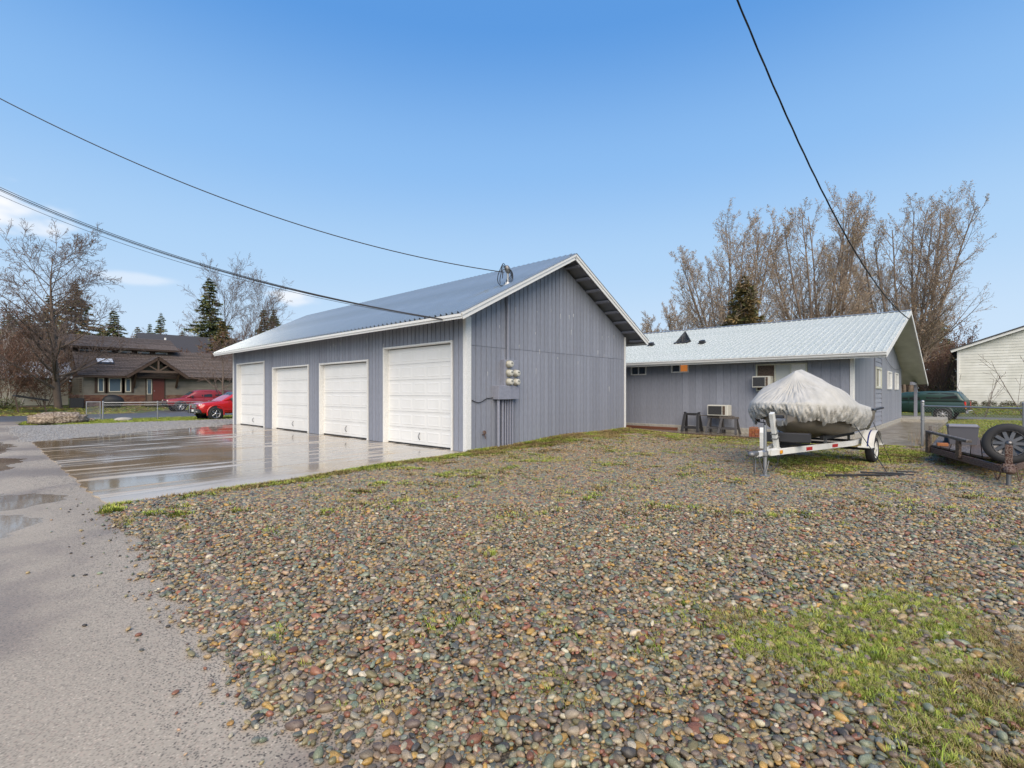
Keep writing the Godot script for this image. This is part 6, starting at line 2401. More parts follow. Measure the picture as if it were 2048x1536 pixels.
		for u: float in [0.42, 0.74]:
			s = Sh.new()
			var c := Vector3(0.28, 0.46, sd * 0.05) + dir * u + out
			s.bar(c - dir * 0.035, c + dir * 0.035, 0.006, 0.07, Vector3.UP)
			part(t, "reflector", s, mat(Color(0.42, 0.03, 0.03), 0.3))
		s = Sh.new()
		s.cbox(Vector3(0.28, 0.46, sd * 0.05) + dir * 0.10 + out * 1.3, Vector3(0.09, 0.07, 0.03), 0.008)
		part(t, "marker_lamp", s, mat(Color(0.70, 0.30, 0.02), 0.2))
		# hull bunks
		s = Sh.new()
		s.bar(Vector3(2.2, 0.66, sd * 0.42), Vector3(4.5, 0.66, sd * 0.48), 0.08, 0.10, Vector3.UP, 0.01)
		part(t, "bunk", s, M.black)
		s = Sh.new()
		s.bar(Vector3(2.4, 0.50, sd * 0.44), Vector3(2.4, 0.64, sd * 0.44), 0.05, 0.05, Vector3.RIGHT)
		s.bar(Vector3(4.2, 0.50, sd * 0.46), Vector3(4.2, 0.64, sd * 0.46), 0.05, 0.05, Vector3.RIGHT)
		part(t, "bunk_bracket", s, M.steel)
		# fender: an arched sheet with a flat foot
		var fz := sd * 0.96
		s = Sh.new()
		var outer := []
		for e in 2:
			for k in 2:
				var line := PackedVector3Array()
				var r2: float = 0.405 if k == 0 else 0.395
				for q in 17:
					var a := PI * (0.02 + 0.96 * q / 16.0)
					line.push_back(Vector3(4.06 - cos(a) * r2 * 1.08, 0.36 + sin(a) * r2, fz + (-0.12 if (e == 0) == (k == 0) else 0.12)))
				outer.append(line)
		s.grid([outer[0], outer[2]])
		s.grid([outer[1], outer[3]])
		s.grid([outer[0], outer[1]])
		s.grid([outer[2], outer[3]])
		s.cbox(Vector3(3.57, 0.40, fz - sd * 0.02), Vector3(0.22, 0.03, 0.28), 0.006)
		s.cbox(Vector3(4.55, 0.40, fz - sd * 0.02), Vector3(0.22, 0.03, 0.28), 0.006)
		var fe := part(t, "fender", s, paint)
		s = Sh.new()
		var pp := PackedVector3Array()
		for q in 17:
			var a := PI * (0.02 + 0.96 * q / 16.0)
			pp.push_back(Vector3(4.06 - cos(a) * 0.407 * 1.08, 0.36 + sin(a) * 0.409, fz))
		for q in 16:
			s.bar(pp[q], pp[q + 1], 0.028, 0.005, Vector3(pp[q].x - 4.06, pp[q].y - 0.36, 0).normalized())
		part(fe, "stripe", s, mat(Color(0.02, 0.03, 0.16), 0.4))
		var mark := t.get_child_count()
		wheel_at(t, Vector3(4.06, 0.31, fz), 0.31, 0.17, paint, 5)
		if sd < 0:
			t.get_child(mark).rotation.y = PI
	s = Sh.new()
	s.rod(Vector3(4.06, 0.31, -0.9), Vector3(4.06, 0.31, 0.9), 0.03, 8)
	s.bar(Vector3(3.6, 0.36, -0.74), Vector3(4.5, 0.36, -0.74), 0.05, 0.03)
	s.bar(Vector3(3.6, 0.36, 0.74), Vector3(4.5, 0.36, 0.74), 0.05, 0.03)
	part(t, "axle", s, M.black)
	for x: float in [1.7, 2.4, 3.4, 4.45]:
		s = Sh.new()
		var w := minf(0.74, 0.05 + 0.69 * (x - 0.28) / 3.07)
		s.bar(Vector3(x, 0.455, -w), Vector3(x, 0.455, w), 0.05, 0.06)
		part(t, "cross_member", s, M.dark_plastic)
	# tongue, coupler, jack, chains
	s = Sh.new()
	s.bar(Vector3(-0.30, 0.47, 0), Vector3(0.9, 0.47, 0), 0.075, 0.10, Vector3.UP, 0.008)
	part(t, "tongue", s, paint)
	s = Sh.new()
	s.cbox(Vector3(-0.38, 0.49, 0), Vector3(0.26, 0.09, 0.10), 0.02)
	s.lump(Vector3(-0.50, 0.49, 0), Vector3(0.075, 0.06, 0.07), 6, 10, 0.0, rng)
	part(t, "coupler", s, M.steel)
	var ja := Node3D.new()
	ja.name = "tongue_jack"
	t.add_child(ja)
	s = Sh.new()
	s.rod(Vector3(0.0, 0.42, 0.06), Vector3(0.0, 1.02, 0.06), 0.030, 12)
	s.rod(Vector3(0.0, 0.06, 0.06), Vector3(0.0, 0.44, 0.06), 0.036, 12)
	part(ja, "jack_tube", s, M.galv)
	s = Sh.new()
	s.rod(Vector3(0.0, 1.02, 0.06), Vector3(0.0, 1.07, 0.06), 0.012, 6)
	s.rod(Vector3(0.0, 1.07, 0.06), Vector3(0.03, 1.075, -0.13), 0.011, 6)
	s.rod(Vector3(0.03, 1.06, -0.13), Vector3(0.03, 1.15, -0.13), 0.015, 8)
	part(ja, "crank", s, M.black)
	s = Sh.new()
	s.cbox(Vector3(0.0, 0.035, 0.06), Vector3(0.17, 0.05, 0.15), 0.012)
	s.cbox(Vector3(0.0, 0.47, 0.055), Vector3(0.12, 0.12, 0.10), 0.02)
	part(ja, "jack_foot", s, M.galv)
	for sd: float in [-1.0, 1.0]:
		s = Sh.new()
		var pts := PackedVector3Array()
		for k in 14:
			var u := k / 13.0
			pts.push_back(Vector3(-0.28 + 0.30 * u, 0.44 - 0.34 * sin(PI * u * 0.92) - 0.02 * u, sd * (0.05 + 0.07 * u)))
		s.tube(pts, PackedFloat32Array([0.010]), 5)
		part(t, "safety_chain", s, M.steel)
	s = Sh.new()
	var wp := PackedVector3Array()
	for k in 20:
		var u := k / 19.0
		wp.push_back(Vector3(0.55 - 0.85 * u, 0.42 - 0.30 * sin(PI * u), 0.10 + 0.05 * sin(u * 7.0)))
	s.tube(wp, PackedFloat32Array([0.007]), 5)
	part(t, "wiring", s, M.black)
	# winch post
	var wi := Node3D.new()
	wi.name = "winch_post"
	t.add_child(wi)
	s = Sh.new()
	s.bar(Vector3(0.78, 0.50, 0.0), Vector3(0.50, 1.24, 0.0), 0.085, 0.11, Vector3.RIGHT, 0.008)
	part(wi, "post", s, paint)
	s = Sh.new()
	s.bar(Vector3(0.66, 0.82, 0.0), Vector3(0.655, 0.835, 0.0), 0.12, 0.15, Vector3.RIGHT)
	s.bar(Vector3(0.70, 0.72, 0.0), Vector3(0.695, 0.735, 0.0), 0.12, 0.15, Vector3.RIGHT)
	part(wi, "u_bolt", s, M.steel)
	s = Sh.new()
	s.rod(Vector3(0.66, 1.06, 0.04), Vector3(0.66, 1.06, 0.22), 0.07, 14)
	s.cbox(Vector3(0.64, 1.04, 0.13), Vector3(0.16, 0.14, 0.12), 0.02)
	s.rod(Vector3(0.66, 1.06, 0.22), Vector3(0.62, 1.22, 0.24), 0.012, 6)
	part(wi, "winch", s, M.steel)
	s = Sh.new()
	s.rod(Vector3(0.86, 1.13, -0.10), Vector3(0.86, 1.13, 0.10), 0.055, 12)
	part(wi, "bow_roller", s, M.black)
	s = Sh.new()
	var hook := PackedVector2Array([Vector2(0, 0), Vector2(0.07, 0.02), Vector2(0.10, 0.30), Vector2(0.04, 0.42), Vector2(-0.05, 0.32), Vector2(-0.02, 0.12)])
	s.prism(hook, 0.07, Transform3D(Basis(Vector3.UP, 0.3), Vector3(0.42, 0.52, -0.16)))
	part(t, "side_guide", s, paint)
	s = Sh.new()
	s.bar(Vector3(0.95, 0.72, -0.34), Vector3(1.15, 0.72, 0.52), 0.16, 0.20, Vector3.UP, 0.02)
	part(t, "keel_pad", s, M.dark_plastic)


# ---------------------------------------------------------------- flat trailer with a spare wheel
func make_utility_trailer() -> void:
	var t := thing("utility_trailer", "old plank deck utility trailer with wooden rail at the fence", "trailer", Vector3(0, 0.0, 0))
	var yd := 0.40
	# deck outline: straight sides, then narrowing over the tongue frame
	var zl := 9.42
	var zr := 11.30
	var front := func(z: float) -> float:
		var u := (z - zl) / (zr - zl)
		return 6.2 - 2.35 * (1.0 - absf(u - 0.5) * 2.0) * 0.95
	var n := 11
	for k in n:
		var a := lerpf(zl, zr, float(k) / n) + 0.008
		var b := lerpf(zl, zr, float(k + 1) / n) - 0.008
		var s := Sh.new()
		var yy := yd + rng.randf_range(-0.003, 0.003)
		s.prism(PackedVector2Array([Vector2(front.call(a), a), Vector2(front.call(b), b), Vector2(9.6, b), Vector2(9.6, a)]), 0.036, Transform3D(Basis(Vector3.RIGHT, PI / 2), Vector3(0, yy, 0)))
		part(t, "deck_plank", s, M.wood if rng.randf() < 0.7 else M.wood_brown)
	# frame
	var pa := Vector3(6.2, yd - 0.10, zl)
	var pb := Vector3(3.35, yd - 0.12, 10.55)
	var pc := Vector3(6.2, yd - 0.10, zr)
	var s := Sh.new()
	s.bar(pa, pb, 0.05, 0.13, Vector3.UP, 0.006)
	part(t, "tongue_beam", s, M.rusty)
	s = Sh.new()
	s.bar(pc, pb + Vector3(0.05, 0, 0.05), 0.05, 0.128, Vector3.UP, 0.006)
	part(t, "tongue_beam", s, M.rusty)
	for z: float in [zl + 0.02, zr - 0.02]:
		s = Sh.new()
		s.bar(Vector3(6.15, yd - 0.095, z), Vector3(9.6, yd - 0.095, z), 0.05, 0.13, Vector3.UP, 0.006)
		part(t, "side_beam", s, M.rusty)
	for k in 4:
		s = Sh.new()
		s.bar(Vector3(6.3 + k * 1.05, yd - 0.09, zl + 0.05), Vector3(6.3 + k * 1.05, yd - 0.09, zr - 0.05), 0.05, 0.09)
		part(t, "cross_member", s, M.rusty)
	# wooden posts and rail along the slanting front edge
	var dir := (pb - pa).normalized()
	var side := Vector3(dir.z, 0, -dir.x)
	if side.x > 0:
		side = -side
	for u: float in [-0.04, 1.02]:
		s = Sh.new()
		var c := pa + dir * (u * 1.45) + side * 0.05
		s.cbox(Vector3(c.x, yd + 0.07, c.z), Vector3(0.15, 0.50 if u < 0.5 else 0.36, 0.05), 0.006, Basis(dir, Vector3.UP, dir.cross(Vector3.UP)))
		part(t, "rail_post", s, M.wood_brown)
	s = Sh.new()
	var r0 := pa - dir * 0.15 + side * 0.02
	s.bar(Vector3(r0.x, yd + 0.32, r0.z), Vector3(r0.x, yd + 0.28, r0.z) + dir * 2.0, 0.10, 0.055, Vector3.UP, 0.006)
	part(t, "rail", s, M.wood)
	s = Sh.new()
	s.cbox(Vector3(6.45, yd + 0.14, zl - 0.03), Vector3(0.12, 0.62, 0.06), 0.006)
	part(t, "rail_post", s, M.wood)
	for z: float in [zl + 0.28, zr - 0.25]:
		wheel_at(t, Vector3(7.4, 0.30, z), 0.30, 0.18, M.rusty, 5)
	# coupler and jack
	s = Sh.new()
	s.cbox(Vector3(3.05, yd - 0.08, 10.60), Vector3(0.6, 0.10, 0.12), 0.02)
	s.lump(Vector3(2.78, yd - 0.07, 10.60), Vector3(0.09, 0.07, 0.085), 6, 10, 0.0, rng)
	part(t, "coupler", s, M.rusty)
	s = Sh.new()
	s.rod(Vector3(3.11, 0.0, 10.60), Vector3(3.11, 0.34, 10.60), 0.034, 12)
	s.cbox(Vector3(3.11, 0.02, 10.60), Vector3(0.16, 0.03, 0.16), 0.008)
	part(t, "jack_leg", s, M.steel)
	s = Sh.new()
	s.cbox(Vector3(3.11, 0.36, 10.60), Vector3(0.16, 0.10, 0.18), 0.02)
	s.cbox(Vector3(3.11, 0.56, 10.60), Vector3(0.05, 0.36, 0.10), 0.01)
	part(t, "jack_bracket", s, M.rusty)
	for sd: float in [-1.0, 1.0]:
		s = Sh.new()
		var pts := PackedVector3Array()
		for k in 10:
			var u := k / 9.0
			pts.push_back(Vector3(3.05 + 0.12 * u, 0.36 - 0.24 * sin(PI * u * 0.8), 10.60 + sd * (0.09 + 0.08 * u)))
		s.tube(pts, PackedFloat32Array([0.012]), 5)
		part(t, "safety_chain", s, M.rusty)
	# spare wheel standing against the rail
	var w := thing("spare_wheel", "black spare wheel with alloy rim leaning on the utility trailer tongue", "wheel", Vector3(3.68, 0.72, 10.62), deg_to_rad(-88.0))
	wheel_at(w, Vector3.ZERO, 0.365, 0.21, worn(Color(0.20, 0.20, 0.21), 0.35, M.speck, Vector3(6, 6, 6), null, 0.0, 0.8), 10)
	w.rotation.x = -0.12
	# odd things on the deck
	var tb := thing("grey_tote", "grey plastic storage tote standing on the utility trailer deck", "box", Vector3(6.95, yd + 0.018, 9.95), 0.1)
	s = Sh.new()
	var tr := []
	for p in [[0.0, 0.19, 0.24], [0.40, 0.21, 0.27]]:
		tr.append(PackedVector3Array([Vector3(-p[1], p[0], -p[2]), Vector3(-p[1], p[0], p[2]), Vector3(p[1], p[0], p[2]), Vector3(p[1], p[0], -p[2])]))
	for k in 4:
		s.q(tr[0][k], tr[0][(k + 1) % 4], tr[1][(k + 1) % 4], tr[1][k])
	part(tb, "bin", s, mat(Color(0.09, 0.09, 0.105), 0.5))
	s = Sh.new()
	s.cbox(Vector3(0, 0.43, 0), Vector3(0.46, 0.08, 0.58), 0.03)
	part(tb, "lid", s, mat(Color(0.20, 0.20, 0.23), 0.4))
	s = Sh.new()
	s.cbox(Vector3(0, 0, 0), Vector3(0.10, 0.07, 0.2), 0.006, Basis(Vector3.UP, 0.2))
	var br := solo("brick", s, M.brick[2], "orange brick lying on the front corner of the utility trailer deck", "brick")
	br.position = Vector3(6.05, yd + 0.055, 9.62)
	s = Sh.new()
	s.cbox(Vector3.ZERO, Vector3(0.30, 0.07, 0.34), 0.02)
	var bl := solo("blue_box", s, mat(Color(0.01, 0.22, 0.52), 0.4), "bright blue plastic case on the trailer deck beside the spare wheel", "case")
	bl.position = Vector3(5.05, yd + 0.14, 10.55)
	s = Sh.new()
	s.cbox(Vector3.ZERO, Vector3(0.42, 0.09, 0.44), 0.012)
	var cr := solo("dark_crate", s, M.dark_plastic, "flat dark crate under the bright blue case", "crate")
	cr.position = Vector3(5.05, yd + 0.064, 10.55)


# ---------------------------------------------------------------- fences
func chain_fence(label: String, posts: Array, hgt: float, rail_y: float, mesh_step: float, wire: float, mid_rail := false) -> Node3D:
	var f := thing("chain_link_fence", label, "fence")
	for i in posts.size():
		var p: Vector3 = posts[i]
		var s := Sh.new()
		var big := i == 0
		s.rod(p + Vector3(0, -0.1, 0), p + Vector3(0, hgt, 0), 0.045 if big else 0.030, 12)
		var po := part(f, "post", s, M.galv)
		s = Sh.new()
		s.lump(p + Vector3(0, hgt + 0.01, 0), Vector3(0.055, 0.05, 0.055) * (1.0 if big else 0.75), 6, 10, 0.0, rng)
		if big:
			for yy: float in [0.3, 0.6, 0.95]:
				s.lathe(PackedVector2Array([Vector2(0.052, -0.012), Vector2(0.055, 0.0), Vector2(0.052, 0.012)]), 12, Transform3D(Basis.IDENTITY, p + Vector3(0, yy * hgt, 0)))
		part(po, "cap", s, M.galv)
	for i in posts.size() - 1:
		var a: Vector3 = posts[i]
		var b: Vector3 = posts[i + 1]
		var s := Sh.new()
		s.rod(a + Vector3(0, rail_y, 0), b + Vector3(0, rail_y, 0), 0.024, 10)
		if mid_rail:
			s.rod(a + Vector3(0, rail_y * 0.86, 0), b + Vector3(0, rail_y * 0.86, 0), 0.012, 8)
		part(f, "rail", s, M.galv)
		# woven wire, both diagonals
		s = Sh.new()
		var length := a.distance_to(b)
		var u := (b - a) / length
		var hh := rail_y - 0.04
		var nd := int((length + hh) / mesh_step)
		for k in nd:
			for sg: float in [-1.0, 1.0]:
				var x0 := k * mesh_step - (hh if sg > 0 else 0.0)
				var x1 := x0 + sg * hh
				var y0 := 0.03
				var y1 := 0.03 + hh
				# clip to the bay
				var ca := clampf(x0, 0.0, length)
				var cb := clampf(x1, 0.0, length)
				if absf(cb - ca) < 0.01:
					continue
				var ya := y0 + (ca - x0) / (x1 - x0) * hh
				var yb := y0 + (cb - x0) / (x1 - x0) * hh
				if y1 < 0:
					continue
				s.tube(PackedVector3Array([a + u * ca + Vector3(0, ya, 0.004 * sg), a + u * cb + Vector3(0, yb, 0.004 * sg)]), PackedFloat32Array([wire]), 3, false)
		part(f, "wire_mesh", s, M.galv)
	return f


func make_fences() -> void:
	chain_fence("tall chain link fence with thick end post running behind the utility trailer", [Vector3(10.55, 0.0, 9.0), Vector3(9.35, 0.0, 11.1), Vector3(8.2, 0.0, 13.2)], 1.36, 1.24, 0.085, 0.0022)
	chain_fence("low chain link fence on the grass verge before the brown house", [Vector3(-3.75, -0.09, -29.2), Vector3(-1.2, -0.09, -28.0), Vector3(1.6, -0.09, -27.6), Vector3(4.4, -0.09, -27.4), Vector3(7.2, -0.09, -27.2)], 1.16, 1.12, 0.12, 0.003, true)
	var g := thing("fence_gate", "narrow galvanised gate panel folded back at the verge fence end", "gate")
	var s := Sh.new()
	var a := Vector3(-4.45, -0.05, -29.9)
	var b := Vector3(-3.86, -0.05, -29.35)
	s.rod(a, a + Vector3(0, 1.16, 0), 0.028, 8)
	s.rod(b, b + Vector3(0, 1.16, 0), 0.028, 8)
	s.rod(a + Vector3(0, 1.12, 0), b + Vector3(0, 1.12, 0), 0.024, 8)
	s.rod(a + Vector3(0, 0.1, 0), b + Vector3(0, 0.1, 0), 0.024, 8)
	part(g, "frame", s, M.galv)
	s = Sh.new()
	for k in 12:
		var p := a.lerp(b, (k + 0.5) / 12.0)
		s.rod(p + Vector3(0, 0.1, 0), p + Vector3(0, 1.12, 0), 0.008, 4)
	part(g, "wire_mesh", s, M.galv)


# ---------------------------------------------------------------- patio, wall fittings, wires, small things
func air_conditioner(label: String, at: Vector3, turn: float, size: Vector3) -> Node3D:
	# front grille faces local -x
	var a := thing("air_conditioner", label, "appliance", at, turn)
	var shell := worn(Color(0.60, 0.59, 0.53), 0.5, M.grain, Vector3(2, 2, 2))
	var s := Sh.new()
	s.cbox(Vector3(0, size.y * 0.5, 0), size, 0.012)
	part(a, "case", s, shell)
	s = Sh.new()
	s.box(Vector3(-size.x * 0.5 - 0.002, size.y * 0.5, -size.z * 0.12), Vector3(0.012, size.y * 0.80, size.z * 0.66))
	var g := part(a, "grille", s, M.dark_plastic)
	s = Sh.new()
	for k in 9:
		s.box(Vector3(-size.x * 0.5 - 0.011, size.y * (0.14 + 0.09 * k), -size.z * 0.12), Vector3(0.008, 0.008, size.z * 0.64))
	part(g, "louvre", s, mat(Color(0.09, 0.09, 0.09), 0.5))
	s = Sh.new()
	s.box(Vector3(-size.x * 0.5 - 0.003, size.y * 0.5, size.z * 0.31), Vector3(0.010, size.y * 0.80, size.z * 0.12))
	part(a, "control_panel", s, M.wood_brown)
	return a


func sawhorse(label: String, at: Vector3, turn: float, w: float, h: float, m: Material, top: Material) -> Node3D:
	var o := thing("sawhorse", label, "sawhorse", at, turn, "sawhorses on the patio")
	var s := Sh.new()
	s.cbox(Vector3(0, h - 0.045, 0), Vector3(0.10, 0.09, w), 0.008)
	part(o, "beam", s, top)
	for zs: float in [-1.0, 1.0]:
		for xs: float in [-1.0, 1.0]:
			s = Sh.new()
			s.bar(Vector3(xs * 0.04, h - 0.06, zs * (w * 0.5 - 0.10)), Vector3(xs * 0.24, 0.0, zs * (w * 0.5 - 0.03)), 0.085, 0.04, Vector3(1, 0, 0), 0.005)
			part(o, "leg", s, m)
	for xs: float in [-1.0, 1.0]:
		s = Sh.new()
		s.bar(Vector3(xs * 0.185, h * 0.30, -w * 0.5 + 0.05), Vector3(xs * 0.185, h * 0.30, w * 0.5 - 0.05), 0.025, 0.07, Vector3.UP, 0.004)
		part(o, "stretcher", s, m)
	return o


func make_patio_things() -> void:
	var y := 0.05
	var pl := thing("plastic_sawhorse", "black moulded plastic sawhorse standing alone against the house wall", "sawhorse", Vector3(11.0, y, 1.62))
	var s := Sh.new()
	s.cbox(Vector3(0, 0.71, 0), Vector3(0.12, 0.10, 0.66), 0.02)
	for zz: float in [-0.29, 0.29]:
		s.cbox(Vector3(0, 0.775, zz), Vector3(0.12, 0.05, 0.08), 0.012)
	part(pl, "beam", s, M.dark_plastic)
	for zs: float in [-1.0, 1.0]:
		for xs: float in [-1.0, 1.0]:
			s = Sh.new()
			s.bar(Vector3(xs * 0.05, 0.70, zs * 0.27), Vector3(xs * 0.22, 0.0, zs * 0.33), 0.12, 0.05, Vector3.RIGHT, 0.01)
			part(pl, "leg", s, M.dark_plastic)
	for xs: float in [-1.0, 1.0]:
		s = Sh.new()
		s.bar(Vector3(xs * 0.18, 0.16, -0.30), Vector3(xs * 0.18, 0.16, 0.30), 0.03, 0.09, Vector3.UP, 0.01)
		part(pl, "stretcher", s, M.dark_plastic)
	var dk := worn(Color(0.075, 0.072, 0.075), 0.6, M.grain, Vector3(2, 2, 2))
	sawhorse("dark wooden sawhorse under the window unit nearer the plastic sawhorse", Vector3(11.0, y, 2.58), 0.0, 0.62, 0.66, dk, M.wood)
	sawhorse("dark wooden sawhorse with pale top nearer the brick pile", Vector3(10.85, y, 3.16), 0.0, 0.72, 0.66, dk, M.wood)
	s = Sh.new()
	s.cbox(Vector3.ZERO, Vector3(0.14, 0.025, 1.5), 0.004)
	var bd := solo("board", s, M.wood, "loose weathered board laid across the two wooden sawhorses", "board")
	bd.position = Vector3(11.0, y + 0.673, 2.55)
	air_conditioner("cream air conditioner resting on the sawhorses by the wall", Vector3(11.03, y + 0.686, 2.72), 0.0, Vector3(0.42, 0.42, 0.80))
	air_conditioner("white air conditioner fitted in the big window of the grey house", Vector3(11.30, 1.84, 4.25), 0.0, Vector3(0.44, 0.43, 0.64))
	# timber lying along the foundation
	s = Sh.new()
	s.cbox(Vector3.ZERO, Vector3(0.12, 0.10, 3.1), 0.008)
	var tm := solo("timber", s, worn(Color(0.16, 0.06, 0.035), 0.5, M.grain, Vector3(1, 1, 3)), "dark red timber lying along the house foundation", "timber")
	tm.position = Vector3(11.3, y + 0.05, -0.7)
	s = Sh.new()
	s.cbox(Vector3.ZERO, Vector3(0.09, 0.05, 6.6), 0.008)
	var ed := solo("edging_board", s, M.wood_brown, "long brown edging board between the patio and the grass", "board")
	ed.position = Vector3(9.62, 0.055, 2.2)
	# brick pile: every brick stands by itself
	var me := []
	for k in 4:
		var q := Sh.new()
		q.cbox(Vector3.ZERO, Vector3(0.20, 0.068, 0.098), 0.005)
		me.append(q.mesh(M.brick[k]))
	var count := 0
	for r in 5:
		for k in 4:
			for e in 2:
				if r == 4 and k > 1:
					continue
				var o := MeshInstance3D.new()
				o.name = numbered("loose_brick")
				o.mesh = me[rng.randi() % 4]
				add_child(o)
				o.position = Vector3(9.95 + e * 0.21 + rng.randf_range(-0.01, 0.01), 0.05 + 0.036 + r * 0.0705, 4.25 + k * 0.106 + rng.randf_range(-0.006, 0.006))
				o.rotation.y = rng.randf_range(-0.06, 0.06)
				tag(o, "orange brick in the small pile beside the covered boat", "brick", "bricks piled by the boat")
				count += 1


func make_wall_fittings() -> void:
	var paint: Material = M.grey_paint
	var m := thing("meter_bank", "grey meter panel with five round electric meters on the garage gable", "electric meter")
	var s := Sh.new()
	s.cbox(Vector3(1.63, 2.21, 0.09), Vector3(0.58, 0.80, 0.17), 0.008)
	part(m, "meter_panel", s, paint)
	s = Sh.new()
	s.cbox(Vector3(1.28, 1.65, 0.13), Vector3(0.54, 0.40, 0.26), 0.008)
	part(m, "wire_trough", s, paint)
	s = Sh.new()
	s.cbox(Vector3(1.74, 1.65, 0.115), Vector3(0.37, 0.39, 0.22), 0.008)
	part(m, "wire_trough", s, paint)
	var dial := mat(Color(0.52, 0.51, 0.45), 0.3)
	var rimm := worn(Color(0.42, 0.40, 0.33), 0.4, M.grain, Vector3(5, 5, 5), null, 0.0, 0.4)
	for p in [Vector2(1.50, 2.48), Vector2(1.50, 2.22), Vector2(1.79, 2.22), Vector2(1.50, 1.96), Vector2(1.79, 1.96)]:
		s = Sh.new()
		var xf := Transform3D(Basis(Vector3.RIGHT, PI / 2), Vector3(p.x, p.y, 0.175))
		s.lathe(PackedVector2Array([Vector2(0.115, 0.0), Vector2(0.115, 0.045), Vector2(0.10, 0.055), Vector2(0.095, 0.055)]), 20, xf)
		var mt := part(m, "meter", s, rimm)
		s = Sh.new()
		s.lathe(PackedVector2Array([Vector2(0.095, 0.05), Vector2(0.09, 0.13), Vector2(0.075, 0.15), Vector2(0.001, 0.155)]), 20, xf)
		part(mt, "dial", s, dial)
		s = Sh.new()
		s.cbox(Vector3(p.x, p.y + 0.025, 0.332), Vector3(0.07, 0.025, 0.01), 0.003)
		part(mt, "register", s, M.black)
	for c in [[1.10, 0.045, 0.16], [1.33, 0.040, 0.10], [1.46, 0.028, 0.09], [1.56, 0.028, 0.09], [1.66, 0.028, 0.09], [1.76, 0.024, 0.09]]:
		s = Sh.new()
		s.rod(Vector3(c[0], 0.0, c[2]), Vector3(c[0], 1.47, c[2]), c[1], 10)
		part(m, "conduit", s, paint)
	# riser and mast
	var ma := thing("service_mast", "service mast with coiled cables rising through the garage roof", "mast")
	s = Sh.new()
	s.rod(Vector3(1.58, 2.60, 0.075), Vector3(1.58, 4.62, 0.075), 0.038, 12)
	part(ma, "riser", s, paint)
	s = Sh.new()
	s.rod(Vector3(1.58, 4.62, 0.075), Vector3(1.58, 5.18, 0.075), 0.034, 12)
	part(ma, "mast", s, M.galv)
	s = Sh.new()
	s.lathe(PackedVector2Array([Vector2(0.13, 0.0), Vector2(0.10, 0.05), Vector2(0.05, 0.09), Vector2(0.036, 0.12)]), 14, Transform3D(Basis(Vector3.BACK, 0.46), Vector3(1.58, 4.80, 0.075)))
	part(ma, "boot", s, M.white)
	s = Sh.new()
	s.lump(Vector3(1.55, 5.27, 0.09), Vector3(0.085, 0.13, 0.085), 8, 12, 0.02, rng, Basis(Vector3.BACK, 0.4))
	part(ma, "weatherhead", s, M.steel)
	for k in 5:
		s = Sh.new()
		var p := PackedVector3Array()
		var rad := 0.19 + 0.035 * k
		for j in 15:
			var a := -2.2 + 4.9 * j / 14.0
			p.push_back(Vector3(1.48 + cos(a + 0.5 * k) * rad * 0.85 - 0.02 * k, 5.08 + sin(a + 0.5 * k) * rad, 0.12 + 0.09 * sin(a * 2.0 + k * 1.7)))
		s.tube(p, PackedFloat32Array([0.011]), 6)
		part(ma, "cable_loop", s, M.black)
	# tap and cable low on the wall
	var tp := thing("hose_tap", "dark hose tap on the garage gable near the white corner board", "tap")
	s = Sh.new()
	s.rod(Vector3(0.61, 0.46, 0.0), Vector3(0.61, 0.46, 0.11), 0.014, 8)
	s.rod(Vector3(0.61, 0.46, 0.10), Vector3(0.61, 0.36, 0.13), 0.014, 8)
	part(tp, "spout", s, M.rusty)
	s = Sh.new()
	s.lathe(PackedVector2Array([Vector2(0.001, 0.02), Vector2(0.055, 0.02), Vector2(0.06, 0.0), Vector2(0.055, -0.01), Vector2(0.001, -0.01)]), 10, Transform3D(Basis(Vector3.RIGHT, PI / 2 * 0.8), Vector3(0.61, 0.53, 0.09)))
	part(tp, "handwheel", s, M.rusty)
	s = Sh.new()
	var pts := PackedVector3Array()
	for k in 14:
		var u := k / 13.0
		pts.push_back(Vector3(0.19 + 0.83 * u, 1.44 - 0.09 * sin(PI * minf(u * 1.5, 1.0)) + 0.06 * u, 0.03))
	s.tube(pts, PackedFloat32Array([0.011]), 6)
	solo("wall_cable", s, M.black, "thin dark cable sagging from the corner board to the meter box", "cable")
	# thin cable drooping across the grey house gable
	s = Sh.new()
	pts = PackedVector3Array()
	for k in 16:
		var u := k / 15.0
		pts.push_back(Vector3(18.5 + 7.5 * u, 3.45 - 0.45 * u - 0.35 * sin(PI * u), 7.15))
	s.tube(pts, PackedFloat32Array([0.007]), 5)
	solo("wall_cable", s, M.black, "thin dark cable drooping across the side gable of the grey house", "cable")


func span(a: Vector3, b: Vector3, sag: float, rad: float, from := 0.0, to := 1.0) -> Sh:
	var s := Sh.new()
	var p := PackedVector3Array()
	for k in 49:
		var u := lerpf(from, to, k / 48.0)
		p.push_back(a.lerp(b, u) - Vector3(0, sag * 4.0 * u * (1.0 - u), 0))
	s.tube(p, PackedFloat32Array([rad]), 6)
	return s


